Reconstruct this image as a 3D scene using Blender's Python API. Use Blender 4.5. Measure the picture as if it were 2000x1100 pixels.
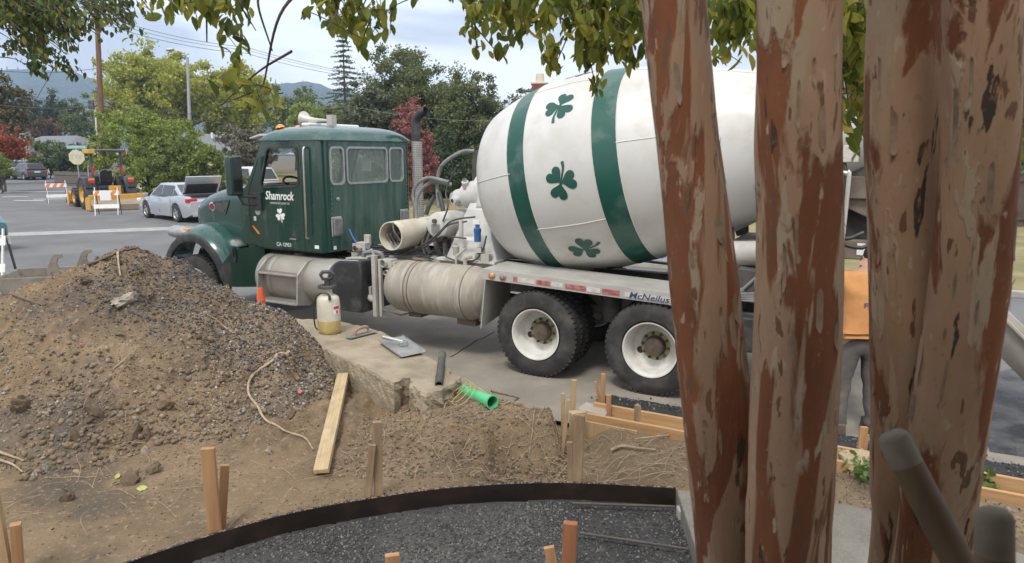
import bpy, bmesh, math, random
import numpy as np
from mathutils import Matrix, Vector
random.seed(7); RNG = np.random.default_rng(11)
R = math.radians; PI = math.pi
for o in list(bpy.data.objects): bpy.data.objects.remove(o)
SC = bpy.context.scene; COL = SC.collection

# ---------------------------------------------------------------- camera
CAM_H, PITCH, FPX = 2.583, 0.1817, 1360.0          # eye height, downward pitch, focal length in px of a 2000 px wide frame
cd = bpy.data.cameras.new('camera'); cam = bpy.data.objects.new('camera', cd); COL.objects.link(cam)
cam.location = (0, 0, CAM_H); cam.rotation_euler = (PI/2-PITCH, 0, 0)
cd.sensor_width = 36; cd.lens = FPX/2000*36; cd.clip_start = .05; cd.clip_end = 9000
cd.dof.use_dof = True; cd.dof.focus_distance = 8.5; cd.dof.aperture_fstop = 7.5
SC.camera = cam
# ---------------------------------------------------------------- overcast sky and soft sun
SUN_EL, SUN_AZ = R(58), R(200)                     # azimuth measured clockwise from +Y
W = bpy.data.worlds.new('World'); SC.world = W; W.use_nodes = True
wn = W.node_tree; wn.nodes.clear()
def wnode(t, **k):
    n = wn.nodes.new(t)
    for a, b in k.items(): setattr(n, a, b)
    return n
wo = wnode('ShaderNodeOutputWorld'); bg1 = wnode('ShaderNodeBackground'); bg2 = wnode('ShaderNodeBackground'); mx = wnode('ShaderNodeMixShader')
sky = wnode('ShaderNodeTexSky', sky_type='NISHITA', sun_disc=False, sun_elevation=SUN_EL, sun_rotation=SUN_AZ, air_density=1.2, dust_density=1.5)
bg1.inputs[1].default_value = .12
tc = wnode('ShaderNodeTexCoord'); mp = wnode('ShaderNodeMapping'); mp.inputs['Scale'].default_value = (1.1, 1.1, 3.4)
n1 = wnode('ShaderNodeTexNoise'); n1.inputs['Scale'].default_value = 3.4; n1.inputs['Detail'].default_value = 8; n1.inputs['Roughness'].default_value = .52; n1.inputs['Distortion'].default_value = .3
cr = wnode('ShaderNodeValToRGB'); e = cr.color_ramp.elements
e[0].position = .41; e[0].color = (.57, .582, .615, 1); e[1].position = .60; e[1].color = (1.06, 1.06, 1.06, 1)
m_ = cr.color_ramp.elements.new(.5); m_.color = (.82, .828, .845, 1)
L = wn.links.new
L(tc.outputs['Generated'], mp.inputs[0]); L(mp.outputs[0], n1.inputs['Vector']); L(n1.outputs[0], cr.inputs[0]); L(cr.outputs[0], bg2.inputs[0])
bg2.inputs[1].default_value = 1.0
L(sky.outputs[0], bg1.inputs[0]); mx.inputs[0].default_value = .9
L(bg1.outputs[0], mx.inputs[1]); L(bg2.outputs[0], mx.inputs[2]); L(mx.outputs[0], wo.inputs[0])
sd = bpy.data.lights.new('sun', 'SUN'); sd.energy = 1.5; sd.angle = R(14); sd.color = (1, .95, .86)
sun = bpy.data.objects.new('sun', sd); COL.objects.link(sun)
sdir = Vector((math.sin(SUN_AZ)*math.cos(SUN_EL), math.cos(SUN_AZ)*math.cos(SUN_EL), math.sin(SUN_EL)))
sun.rotation_euler = sdir.to_track_quat('Z', 'Y').to_euler(); sun.location = (0, -10, 30)
vs = SC.view_settings; vs.view_transform = 'Standard'; vs.look = 'None'; vs.gamma = 1; vs.exposure = .68; vs.use_curve_mapping = False
SC.cycles.max_bounces = 8; SC.cycles.transparent_max_bounces = 12; SC.cycles.volume_bounces = 1

# ---------------------------------------------------------------- geometry helpers
def ray(u, v):
    dx, dy = (u-1000)/FPX, (550-v)/FPX
    return Vector((dx, math.cos(PITCH)+dy*math.sin(PITCH), -math.sin(PITCH)+dy*math.cos(PITCH)))
def at(u, v, Y): r = ray(u, v); return Vector((0, 0, CAM_H))+r*(Y/r.y)
def gnd(u, v, z=0.): r = ray(u, v); return Vector((0, 0, CAM_H))+r*((z-CAM_H)/r.z)
def sm(a, b, x): t = np.clip((np.asarray(x, float)-a)/(b-a), 0, 1); return t*t*(3-2*t)
def _h(ix, iy, s): n = (ix*374761393+iy*668265263+s*1274126177) & 0x7fffffff; n = ((n ^ (n >> 13))*1103515245) & 0x7fffffff; return ((n ^ (n >> 16)) & 0xffff)/65535.
def vnoise(x, y, s=0):
    x = np.asarray(x, float); y = np.asarray(y, float); ix = np.floor(x).astype(np.int64); iy = np.floor(y).astype(np.int64)
    fx = x-ix; fy = y-iy; fx = fx*fx*(3-2*fx); fy = fy*fy*(3-2*fy)
    return (_h(ix, iy, s)*(1-fx)+_h(ix+1, iy, s)*fx)*(1-fy)+(_h(ix, iy+1, s)*(1-fx)+_h(ix+1, iy+1, s)*fx)*fy
def fbm(x, y, s=0, o=4):
    a, t, f = .5, 0., 1.
    for k in range(o): t = t+a*vnoise(np.asarray(x)*f, np.asarray(y)*f, s+k); a *= .5; f *= 2.03
    return t-.47

class MB:
    """collects shapes; build() links them as one mesh object"""
    def __init__(s): s.v = []; s.f = []
    def add(s, v, f):
        o = len(s.v); s.v += [tuple(p) for p in v]; s.f += [tuple(i+o for i in q) for q in f]; return s
    def box(s, c, d, rz=0, rot=None):
        M = rot if rot is not None else Matrix.Rotation(rz, 3, 'Z'); c = Vector(c)
        v = [c+M@Vector((sx*d[0]/2, sy*d[1]/2, sz*d[2]/2)) for sz in (-1, 1) for sx, sy in ((-1, -1), (1, -1), (1, 1), (-1, 1))]
        return s.add(v, [(3, 2, 1, 0), (4, 5, 6, 7), (0, 1, 5, 4), (1, 2, 6, 5), (2, 3, 7, 6), (3, 0, 4, 7)])
    def span(s, a, b): return s.box([(p+q)/2 for p, q in zip(a, b)], [abs(q-p) for p, q in zip(a, b)])
    def beam(s, a, b, w, h, up=(0, 0, 1)):
        a = Vector(a); b = Vector(b); x = (b-a); l = x.length; x.normalize(); u = Vector(up)
        y = u.cross(x); y = y.normalized() if y.length > 1e-4 else Vector((0, 1, 0)); z = x.cross(y)
        return s.box((a+b)/2, (l, w, h), rot=Matrix((x, y, z)).transposed())
    def tube(s, pts, r, n=8, caps=True):
        pts = [Vector(p) for p in pts]; k = len(pts); rr = [r]*k if not hasattr(r, '__len__') else r
        t0 = (pts[1]-pts[0]).normalized(); ref = Vector((0, 0, 1)) if abs(t0.z) < .9 else Vector((1, 0, 0))
        u = t0.cross(ref).normalized(); v = []; f = []
        for i, p in enumerate(pts):
            t = (pts[min(i+1, k-1)]-pts[max(i-1, 0)]); t = t.normalized() if t.length > 1e-9 else t0
            u = (u-t*u.dot(t)); u = u.normalized() if u.length > 1e-6 else t.orthogonal().normalized(); w = t.cross(u)
            for j in range(n): a = 2*PI*j/n; v.append(p+(u*math.cos(a)+w*math.sin(a))*rr[i])
        for i in range(k-1):
            for j in range(n): f.append((i*n+j, i*n+(j+1) % n, (i+1)*n+(j+1) % n, (i+1)*n+j))
        if caps: f.append(tuple(range(n-1, -1, -1))); f.append(tuple((k-1)*n+j for j in range(n)))
        return s.add(v, f)
    def lathe(s, prof, c=(0, 0, 0), ax=(0, 0, 1), n=32, up=None, a0=0, a1=2*PI):
        c = Vector(c); ax = Vector(ax).normalized(); u = Vector(up) if up else ax.orthogonal().normalized(); w = ax.cross(u)
        full = abs(a1-a0-2*PI) < 1e-6; m = n if full else n+1; v = []; f = []
        for t, r in prof:
            for j in range(m): a = a0+(a1-a0)*j/n; v.append(c+ax*t+(u*math.cos(a)+w*math.sin(a))*r)
        for i in range(len(prof)-1):
            for j in range(n): q = (j+1) % m; f.append((i*m+j, i*m+q, (i+1)*m+q, (i+1)*m+j))
        return s.add(v, f)
    def cyl(s, a, b, r, n=16, r2=None): return s.tube([a, b], [r, r if r2 is None else r2], n)
    def loft(s, secs, close=True, caps=True):
        m = len(secs[0]); v = [p for q in secs for p in q]; f = []
        for i in range(len(secs)-1):
            for j in range(m if close else m-1): q = (j+1) % m; f.append((i*m+j, i*m+q, (i+1)*m+q, (i+1)*m+j))
        if caps and close: f.append(tuple(range(m-1, -1, -1))); f.append(tuple((len(secs)-1)*m+j for j in range(m)))
        return s.add(v, f)
    def plate(s, outer, holes, t, fn):
        """flat plate with holes; fn(u, v, w) maps to space, w runs 0..t"""
        bm = bmesh.new(); loops = []; ed = []
        for lp in [outer]+list(holes):
            vs_ = [bm.verts.new((p[0], p[1], 0)) for p in lp]; loops.append(vs_)
            ed += [bm.edges.new((vs_[i], vs_[(i+1) % len(vs_)])) for i in range(len(vs_))]
        if holes: bmesh.ops.triangle_fill(bm, use_beauty=True, edges=ed, normal=(0, 0, 1))
        else: bm.faces.new(loops[0])
        bm.verts.index_update(); V = [v.co.copy() for v in bm.verts]; n = len(V)
        F = [[v.index for v in f.verts] for f in bm.faces]; LP = [[v.index for v in l] for l in loops]; bm.free()
        v = [fn(p.x, p.y, 0) for p in V]+[fn(p.x, p.y, t) for p in V]; f = [tuple(q) for q in F]+[tuple(i+n for i in reversed(q)) for q in F]
        for l in LP:
            for i in range(len(l)): a, b = l[i], l[(i+1) % len(l)]; f.append((a, b, b+n, a+n))
        return s.add(v, f)
    def build(s, name, mat, parent=None, smooth=None, bevel=0, loc=None, fix=True):
        me = bpy.data.meshes.new(name); me.from_pydata(s.v, [], s.f)
        if fix:
            bm = bmesh.new(); bm.from_mesh(me); bmesh.ops.recalc_face_normals(bm, faces=bm.faces[:]); bm.to_mesh(me); bm.free()
        return mobj(name, me, mat, parent, smooth, bevel, loc)
def mobj(name, me, mat, parent=None, smooth=None, bevel=0, loc=None):
    if mat is not None: me.materials.append(mat)
    if smooth is not None:
        me.polygons.foreach_set('use_smooth', [True]*len(me.polygons)); me.set_sharp_from_angle(angle=R(smooth))
    o = bpy.data.objects.new(name, me); COL.objects.link(o)
    if parent: o.parent = parent
    if loc is not None: o.location = loc
    if bevel:
        b = o.modifiers.new('bevel', 'BEVEL'); b.width = bevel; b.segments = 2; b.limit_method = 'ANGLE'; b.angle_limit = R(40)
    return o
def npmesh(name, V, F):
    """fast mesh from numpy arrays, F of shape (n, 3) or (n, 4)"""
    me = bpy.data.meshes.new(name); V = np.asarray(V, np.float32); F = np.asarray(F, np.int32); k = F.shape[1]
    me.vertices.add(len(V)); me.vertices.foreach_set('co', V.ravel()); me.loops.add(F.size); me.loops.foreach_set('vertex_index', F.ravel())
    me.polygons.add(len(F)); me.polygons.foreach_set('loop_start', np.arange(0, F.size, k, dtype=np.int32)); me.update(calc_edges=True); me.validate()
    return me
def scatter(bv, bf, mats, locs):
    """copies of a small base mesh under (N,3,3) matrices and (N,3) offsets"""
    bv = np.asarray(bv, float); bf = np.asarray(bf); N = len(locs)
    V = np.einsum('nij,kj->nki', mats, bv)+locs[:, None, :]; F = bf[None]+(np.arange(N)*len(bv))[:, None, None]
    return V.reshape(-1, 3), F.reshape(-1, bf.shape[1])
def randrot(n, rng):
    q = rng.normal(size=(n, 4)); q /= np.linalg.norm(q, axis=1)[:, None]; w, x, y, z = q.T
    return np.stack([1-2*(y*y+z*z), 2*(x*y-w*z), 2*(x*z+w*y), 2*(x*y+w*z), 1-2*(x*x+z*z), 2*(y*z-w*x), 2*(x*z-w*y), 2*(y*z+w*x), 1-2*(x*x+y*y)], 1).reshape(-1, 3, 3)
def tag(o, label=None, cat=None, group=None, kind=None):
    for k, v in (('label', label), ('category', cat), ('group', group), ('kind', kind)):
        if v: o[k] = v
    return o
def empty(name, loc=(0, 0, 0), rz=0, label=None, cat=None, group=None):
    o = bpy.data.objects.new(name, None); COL.objects.link(o); o.location = loc; o.rotation_euler = (0, 0, rz); o.empty_display_size = .2
    return tag(o, label, cat, group)
def copy_tree(o, parent=None):
    c = o.copy(); COL.objects.link(c); c.parent = parent
    for ch in list(o.children): copy_tree(ch, c)
    return c
def rrect(x0, y0, x1, y1, r, n=4):
    out = []
    for cx, cy, a in ((x1-r, y1-r, 0), (x0+r, y1-r, 90), (x0+r, y0+r, 180), (x1-r, y0+r, 270)):
        for k in range(n+1): t = R(a+90*k/n); out.append((cx+r*math.cos(t), cy+r*math.sin(t)))
    return out
def rpoly(P, r, n=4):
    out = []; k = len(P)
    for i in range(k):
        p = Vector(P[i]).to_2d(); a = Vector(P[i-1]).to_2d()-p; b = Vector(P[(i+1) % k]).to_2d()-p
        ra = min(r, a.length*.45, b.length*.45); s0 = p+a.normalized()*ra; s1 = p+b.normalized()*ra
        for j in range(n+1): t = j/n; q = s0*(1-t)**2+p*2*t*(1-t)+s1*t*t; out.append((q.x, q.y))
    return out
def arc(c, r, a0, a1, n=10): return [(c[0]+r*math.cos(R(a0+(a1-a0)*i/n)), c[1]+r*math.sin(R(a0+(a1-a0)*i/n))) for i in range(n+1)]
def bez(pts, n=24):
    """smooth curve through the points"""
    P = [Vector(p) for p in pts]; P = [P[0]*2-P[1]]+P+[P[-1]*2-P[-2]]; out = []; k = len(P)-3; m = max(2, n//k)
    for i in range(k):
        a, b, c, d = P[i:i+4]
        for j in range(m): t = j/m; out.append(.5*((2*b)+(c-a)*t+(2*a-5*b+4*c-d)*t*t+(3*b-a-3*c+d)*t**3))
    out.append(P[-2]); return out
def lettering(txt, mat, parent, o, ux, uy, width=None, height=None, shear=0, bold=0, depth=.002, name='lettering'):
    """flat raised letters, baseline start at o, reading along ux, up along uy"""
    cu = bpy.data.curves.new(name, 'FONT'); cu.body = txt; cu.size = 1; cu.shear = shear; cu.offset = bold; cu.extrude = .0; cu.resolution_u = 3
    t = bpy.data.objects.new(name, cu); COL.objects.link(t); bpy.context.view_layer.update()
    me = bpy.data.meshes.new_from_object(t); bpy.data.objects.remove(t)
    n = len(me.vertices); c = np.empty(n*3, np.float32); me.vertices.foreach_get('co', c); c = c.reshape(-1, 3)
    mn, mxx = c.min(0), c.max(0); w, h = mxx[0]-mn[0], mxx[1]-mn[1]
    sy = (height/h) if height else width/w; sx = (width/w) if width else sy
    ux = Vector(ux).normalized(); uy = Vector(uy).normalized(); nz = ux.cross(uy); o = Vector(o)
    q = np.array(o)[None]+np.outer((c[:, 0]-mn[0])*sx, np.array(ux))+np.outer((c[:, 1]-mn[1])*sy, np.array(uy))+np.array(nz)*depth
    me.vertices.foreach_set('co', q.astype(np.float32).ravel()); me.materials.clear(); me.update()
    return mobj(name, me, mat, parent)

# ---------------------------------------------------------------- materials
def NT(name):
    m = bpy.data.materials.new(name); m.use_nodes = True; return m, m.node_tree, m.node_tree.nodes['Principled BSDF']
def rgba(c): return (c[0], c[1], c[2], 1)
def noise_fac(t, scale, stretch=(1, 1, 1), detail=6, lo=.4, hi=.6, rough=.55, dist=0, off=0):
    tc = t.nodes.new('ShaderNodeTexCoord'); mp = t.nodes.new('ShaderNodeMapping'); mp.inputs['Scale'].default_value = stretch; mp.inputs['Location'].default_value = (off, off*.7, off*.3)
    nz = t.nodes.new('ShaderNodeTexNoise'); nz.inputs['Scale'].default_value = scale; nz.inputs['Detail'].default_value = detail; nz.inputs['Roughness'].default_value = rough; nz.inputs['Distortion'].default_value = dist
    mr = t.nodes.new('ShaderNodeMapRange'); mr.inputs[1].default_value = lo; mr.inputs[2].default_value = hi
    t.links.new(tc.outputs['Object'], mp.inputs[0]); t.links.new(mp.outputs[0], nz.inputs['Vector']); t.links.new(nz.outputs[0], mr.inputs[0]); return mr.outputs[0]
def mixc(t, fac, a, b):
    m = t.nodes.new('ShaderNodeMix'); m.data_type = 'RGBA'
    if hasattr(fac, 'node'): t.links.new(fac, m.inputs[0])
    else: m.inputs[0].default_value = fac
    for i, c in ((6, a), (7, b)):
        if hasattr(c, 'node'): t.links.new(c, m.inputs[i])
        else: m.inputs[i].default_value = rgba(c)
    return m.outputs[2]
def bumpn(t, p, h, strength, dist=.01, prev=None):
    b = t.nodes.new('ShaderNodeBump'); b.inputs['Strength'].default_value = strength; b.inputs['Distance'].default_value = dist
    t.links.new(h, b.inputs['Height'])
    if prev: t.links.new(prev, b.inputs['Normal'])
    t.links.new(b.outputs[0], p.inputs['Normal']); return b.outputs[0]
def M(name, col, rough=.6, metal=0, col2=None, scale=4, lo=.38, hi=.64, stretch=(1, 1, 1), bump=0, bscale=40, bdist=.01, dust=None, damt=.5, dscale=2.5, dstretch=(1, 1, 1), coat=0, spec=.5, rough2=None):
    m, t, p = NT(name); p.inputs['Roughness'].default_value = rough; p.inputs['Metallic'].default_value = metal; p.inputs['Specular IOR Level'].default_value = spec; p.inputs['Coat Weight'].default_value = coat; p.inputs['Coat Roughness'].default_value = .08
    c = col
    if col2: c = mixc(t, noise_fac(t, scale, stretch, lo=lo, hi=hi), col, col2)
    if dust:
        f = noise_fac(t, dscale, dstretch, lo=.62-.35*damt, hi=.95-.35*damt, off=3.1, detail=8, rough=.65); c = mixc(t, f, c, dust)
        r = t.nodes.new('ShaderNodeMapRange'); r.inputs[3].default_value = rough; r.inputs[4].default_value = rough2 or min(1, rough+.35); t.links.new(f, r.inputs[0]); t.links.new(r.outputs[0], p.inputs['Roughness'])
    if hasattr(c, 'node'): t.links.new(c, p.inputs['Base Color'])
    else: p.inputs['Base Color'].default_value = rgba(c)
    if bump: bumpn(t, p, noise_fac(t, bscale, stretch, lo=0, hi=1, off=1.7), bump, bdist)
    return m
def leafmat(name, cols, trans=.35, rough=.5, spec=.3):
    m, t, p = NT(name); g = t.nodes.new('ShaderNodeNewGeometry'); r = t.nodes.new('ShaderNodeValToRGB'); e = r.color_ramp.elements
    while len(e) < len(cols): e.new(.5)
    for i, c in enumerate(cols): e[i].position = i/(len(cols)-1); e[i].color = rgba(c)
    t.links.new(g.outputs['Random Per Island'], r.inputs[0]); t.links.new(r.outputs[0], p.inputs['Base Color']); p.inputs['Roughness'].default_value = rough; p.inputs['Specular IOR Level'].default_value = spec
    tr = t.nodes.new('ShaderNodeBsdfTranslucent'); t.links.new(r.outputs[0], tr.inputs[0]); mx = t.nodes.new('ShaderNodeMixShader'); mx.inputs[0].default_value = trans
    out = t.nodes['Material Output']; t.links.new(p.outputs[0], mx.inputs[1]); t.links.new(tr.outputs[0], mx.inputs[2]); t.links.new(mx.outputs[0], out.inputs[0]); return m
def glassmat(name, tint=(.8, .9, .88), alpha=.25, rough=.03):
    """thin pane: mostly clear, with the mirror gloss of real glazing"""
    m, t, p = NT(name); p.inputs['Base Color'].default_value = rgba(tint); p.inputs['Roughness'].default_value = rough; p.inputs['Alpha'].default_value = alpha; p.inputs['Specular IOR Level'].default_value = .8; return m

DUSTC = (.36, .33, .28)
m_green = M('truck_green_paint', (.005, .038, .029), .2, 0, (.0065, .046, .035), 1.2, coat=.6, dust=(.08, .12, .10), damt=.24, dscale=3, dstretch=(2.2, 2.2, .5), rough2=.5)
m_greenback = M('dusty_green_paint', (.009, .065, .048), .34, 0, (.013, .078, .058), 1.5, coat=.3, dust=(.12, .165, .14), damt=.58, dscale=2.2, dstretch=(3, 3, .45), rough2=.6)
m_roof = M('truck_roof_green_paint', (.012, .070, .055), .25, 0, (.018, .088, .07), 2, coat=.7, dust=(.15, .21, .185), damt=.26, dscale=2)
m_drum = M('drum_white_paint', (.62, .62, .605), .38, 0, (.565, .56, .54), .9, dust=(.45, .42, .36), damt=.44, dscale=1.6, dstretch=(1, 1, 1), bump=.05, bscale=3, bdist=.02)
m_band = M('drum_green_paint', (.008, .075, .055), .33, 0, (.012, .09, .068), 2, dust=(.16, .22, .2), damt=.3, dscale=2)
m_seam = M('drum_seam', (.62, .61, .57), .6)
m_decal = M('white_decal', (.82, .83, .82), .5)
m_pale = M('pale_grey_paint', (.60, .60, .58), .5, 0, (.52, .515, .49), 4, dust=(.44, .41, .36), damt=.4, bump=.1, bscale=60, bdist=.003)
m_cement = M('cement_dusted_metal', (.42, .41, .38), .6, 0, (.52, .50, .46), 3, dust=(.34, .30, .24), damt=.5, bump=.2, bscale=60, bdist=.004)
m_tankal = M('tarnished_aluminium_tank', (.40, .385, .35), .42, .3, (.31, .29, .25), 2.2, dust=(.36, .32, .26), damt=.55, dscale=3, dstretch=(.6, 2, 2), bump=.1, bscale=80, bdist=.002)
m_tank2 = M('dirty_white_tank', (.40, .36, .30), .55, .1, (.29, .26, .21), 2.0, dust=(.56, .54, .50), damt=.36, dscale=3, dstretch=(5, 1, .7), bump=.08, bscale=50, bdist=.003)
m_alu = M('tread_aluminium', (.52, .51, .48), .4, .5, (.4, .38, .35), 6, dust=(.42, .38, .32), damt=.45, bump=.25, bscale=140, bdist=.003)
m_frame = M('grimy_frame', (.055, .052, .05), .7, 0, (.10, .095, .085), 5, dust=(.24, .21, .17), damt=.42, bump=.3, bscale=50, bdist=.005)
m_black = M('black_plastic', (.022, .023, .025), .5, 0, (.035, .036, .038), 4, dust=(.13, .13, .12), damt=.42, dscale=4, bump=.12, bscale=90, bdist=.003)
m_rubber = M('tyre_rubber', (.024, .024, .024), .78, 0, (.038, .037, .035), 7, dust=(.11, .10, .088), damt=.45, dscale=5, bump=.2, bscale=60, bdist=.004)
m_hose = M('rubber_hose', (.03, .03, .03), .5, 0, (.06, .06, .058), 9)
m_hosegrey = M('grey_hose', (.24, .245, .24), .55, 0, (.15, .15, .15), 9)
m_rim = M('white_wheel_paint', (.70, .69, .66), .42, 0, (.62, .60, .56), 5, dust=(.42, .37, .3), damt=.36, dscale=6)
m_hub = M('rusty_hub', (.085, .07, .06), .75, .2, (.15, .10, .07), 14, dust=(.25, .22, .18), damt=.3, bump=.3, bscale=70, bdist=.004)
m_lime = M('faded_lime_indicator', (.36, .38, .16), .6, 0, (.3, .3, .2), 20)
m_chrome = M('chrome', (.7, .7, .7), .16, 1, (.55, .55, .54), 9)
m_steel = M('galvanised_steel', (.45, .46, .46), .42, .6, (.35, .36, .36), 12)
m_rail = M('weathered_aluminium_rail', (.60, .59, .56), .42, .3, (.5, .48, .45), 3, dust=(.46, .42, .36), damt=.4)
m_amber = M('amber_lens', (.85, .28, .03), .25, spec=.7)
m_red = M('red_lens', (.55, .02, .02), .3)
m_redtape = M('worn_red_tape', (.34, .05, .05), .5, 0, (.45, .2, .18), 18, dust=(.5, .47, .42), damt=.3, dscale=12)
m_whtape = M('worn_white_tape', (.66, .65, .6), .5, 0, (.5, .47, .42), 14)
m_blue = M('blue_plastic', (.04, .13, .36), .4)
m_navy = M('navy_print', (.035, .06, .17), .5)
m_glass = glassmat('clear_glass', (.46, .58, .52), .15)
m_dglass = M('tinted_glass', (.012, .014, .016), .06, spec=.9)
m_mirror = M('mirror_glass', (.10, .11, .115), .12, .8)
m_interior = M('dark_interior', (.022, .021, .02), .75, 0, (.04, .037, .034), 6)
m_rust = M('rusted_grimy_steel', (.16, .125, .095), .8, .1, (.24, .20, .16), 5, dust=(.09, .07, .055), damt=.4, bump=.4, bscale=40, bdist=.006)
m_white = M('white_paint', (.78, .78, .76), .5, 0, (.7, .7, .68), 6)
m_pvc = M('beige_plastic_pipe', (.66, .61, .50), .5, 0, (.58, .53, .42), 3, dust=(.42, .36, .27), damt=.35, bump=.08, bscale=50, bdist=.003)

# ================================================================ SETTING
m_asphalt = M('old_asphalt', (.132, .131, .134), .92, 0, (.168, .166, .166), .5, dust=(.215, .208, .196), damt=.3, dscale=.8, bump=.35, bscale=120, bdist=.004)
m_gutter = M('worn_concrete', (.28, .25, .205), .88, 0, (.21, .19, .16), 1.3, dust=(.34, .30, .24), damt=.35, dscale=2.4, bump=.25, bscale=90, bdist=.004)
m_conc = M('pale_concrete', (.42, .40, .36), .9, 0, (.33, .31, .27), 3, dust=(.36, .31, .24), damt=.35, bump=.35, bscale=80, bdist=.004)
m_earth = M('bare_earth', (.17, .135, .10), .95, 0, (.22, .175, .125), 1.5, bump=.4, bscale=30)
m_lawn = M('dry_lawn', (.19, .185, .075), .95, 0, (.33, .27, .14), .9, dust=(.34, .17, .07), damt=.3, dscale=1.6, bump=.8, bscale=60, bdist=.03)
def sheet(name, pts, z, mat, kind='structure'):
    me = bpy.data.meshes.new(name); me.from_pydata([(p[0], p[1], z) for p in pts], [], [tuple(range(len(pts)))])
    o = mobj(name, me, mat); tag(o, kind=kind); return o
TA = 0.498268; HD = Vector((-math.cos(TA), math.sin(TA), 0)); NN = Vector((math.sin(TA), math.cos(TA), 0))   # street direction, across-street direction
def street(s, d, z=0.): q = HD*s+NN*d; return (q.x, q.y, z)
# ground: one sheet to the horizon
S_ = 4200; sheet('ground', [(-S_, -60), (S_, -60), (S_, S_), (-S_, S_)], -.09, m_earth)
LE = [(60, -14.5), (24, 4.6), (9, 12.6), (0, 17.6), (-6.5, 23), (-11, 28), (-16, 36), (-24, 47), (-35, 61), (-52, 84)]     # kerb line across the street
near = [street(-70, 5.92)[:2], street(-10, 5.92)[:2], street(12, 5.92)[:2], (-14, 11.2), (-60, 20)]
sheet('road', [(60, -40)]+LE[:1]+LE[1:]+[(-95, 84), (-95, 22)]+[near[4], near[3], near[2], near[1], near[0]], 0, m_asphalt)
g_ = [street(-7.5, 5.9), street(9.5, 5.9), street(8.2, 9.4), street(-7.5, 10.2)]; sheet('gutter_pavement', [p[:2] for p in g_], .004, m_gutter)
sheet('left_pavement', [(-5.5, 9.9), (-13.5, 13.4), (-13.5, 11), (-5.5, 7)], .004, m_conc)
def strip(name, cl, w, z, mat):
    P = [Vector((p[0], p[1], 0)) for p in bez([(a, b, 0) for a, b in cl], 24)]; A = []; B = []
    for i, p in enumerate(P):
        t = (P[min(i+1, len(P)-1)]-P[max(i-1, 0)]).normalized(); n = Vector((-t.y, t.x, 0))*w/2; A.append(p+n); B.append(p-n)
    b = MB(); k = len(P); b.add([(*q.xy, z) for q in A]+[(*q.xy, z) for q in B], [(i, i+1, k+i+1, k+i) for i in range(k-1)])
    return tag(b.build(name, mat), kind='structure')
m_line = M('worn_pale_gutter', (.40, .40, .385), .9, 0, (.30, .30, .295), 2.2, dust=(.2, .2, .2), damt=.35, dscale=3, bump=.3, bscale=60)
strip('valley_gutter', [(-42, 15.5), (-24, 20), (-16.3, 22.5), (-11.9, 24.3), (-6.6, 25.2)], 1.15, .005, m_line)
strip('far_valley_gutter', [(-60, 41), (-36, 47.5), (-27, 50)], 1.1, .005, m_line)
for (a, b, w) in ((( -27.5, 40.2), (-25.6, 40.6), .3), ((-27.9, 39.2), (-26.1, 39.0), .3), ((-31, 42.6), (-29.6, 42.8), .3)): strip('road_marking', [a, b], w, .006, m_white)
lawn = sheet('lawn', LE[1:]+[(-60, 110), (70, 110), (70, 4.6)], .10, m_lawn)
k_ = MB()
for i in range(1, len(LE)-1):
    a, b = Vector((*LE[i], .055)), Vector((*LE[i+1], .055)); k_.beam(a, b, .16, .13)
tag(k_.build('kerb', m_conc, bevel=.02), kind='structure')
# crack in the gutter concrete
cb = MB(); pts = [gnd(u, v, .009) for u, v in ((965, 648), (945, 660), (932, 664), (915, 676), (905, 681), (893, 690), (880, 697))]
for a, b in zip(pts, pts[1:]): cb.beam(a, b, .012, .003)
tag(cb.build('pavement_crack', M('crack_dark', (.05, .045, .04), 1)), kind='structure')
# ---- hills
def hill(name, Y, ctrl, mat, depth, seed, bumpy):
    us = np.linspace(-700, 2700, 260); vs_ = np.interp(us, [c[0] for c in ctrl], [c[1] for c in ctrl]); V = []
    rows = 26
    for j in range(rows):
        f = j/(rows-1)
        for u, v in zip(us, vs_):
            p = at(u, v, Y); zt = p.z; x = p.x*(1-.0*f); y = Y-depth*(1-f)
            V.append((x*(y/Y), y, -1+(zt+1)*math.sin(f*PI/2)+bumpy*(fbm(x*.012, y*.012, seed, 5)*min(1, f*3)+.35*vnoise(x*.09, y*.09, seed+9))))
    n = len(us); F = [(j*n+i, j*n+i+1, (j+1)*n+i+1, (j+1)*n+i) for j in range(rows-1) for i in range(n-1)]
    o = mobj(name, npmesh(name, V, F), mat, smooth=80); tag(o, kind='structure'); return o
m_hill = M('wooded_hillside', (.035, .055, .028), .95, 0, (.075, .09, .045), .045, bump=1, bscale=.09, bdist=12)
hill('hills', 1500, [(-700, 150), (0, 148), (60, 143), (140, 150), (210, 172), (300, 188), (420, 192), (520, 178), (600, 172), (680, 188), (760, 205), (900, 225), (1200, 235), (2700, 235)], m_hill, 620, 3, 15)
def firs():
    rng = np.random.default_rng(5); b = MB()
    for u in list(rng.uniform(-20, 640, 120)):
        v = np.interp(u, [0, 60, 140, 210, 300, 420, 520, 600, 680], [148, 143, 150, 172, 188, 192, 178, 172, 188])
        p = at(u, v+3, 1492); h = rng.uniform(10, 20)*(1.6 if rng.random() < .15 else 1); r = h*.17
        b.lathe([(0, r), (h*.5, r*.55), (h, .05)], p-Vector((0, 0, 4)), (0, 0, 1), 6)
    tag(b.build('hilltop_fir_wood', m_hill, fix=False), 'dark pointed firs along the crest of the far blue hill', 'wood', kind='stuff')
firs()

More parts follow.
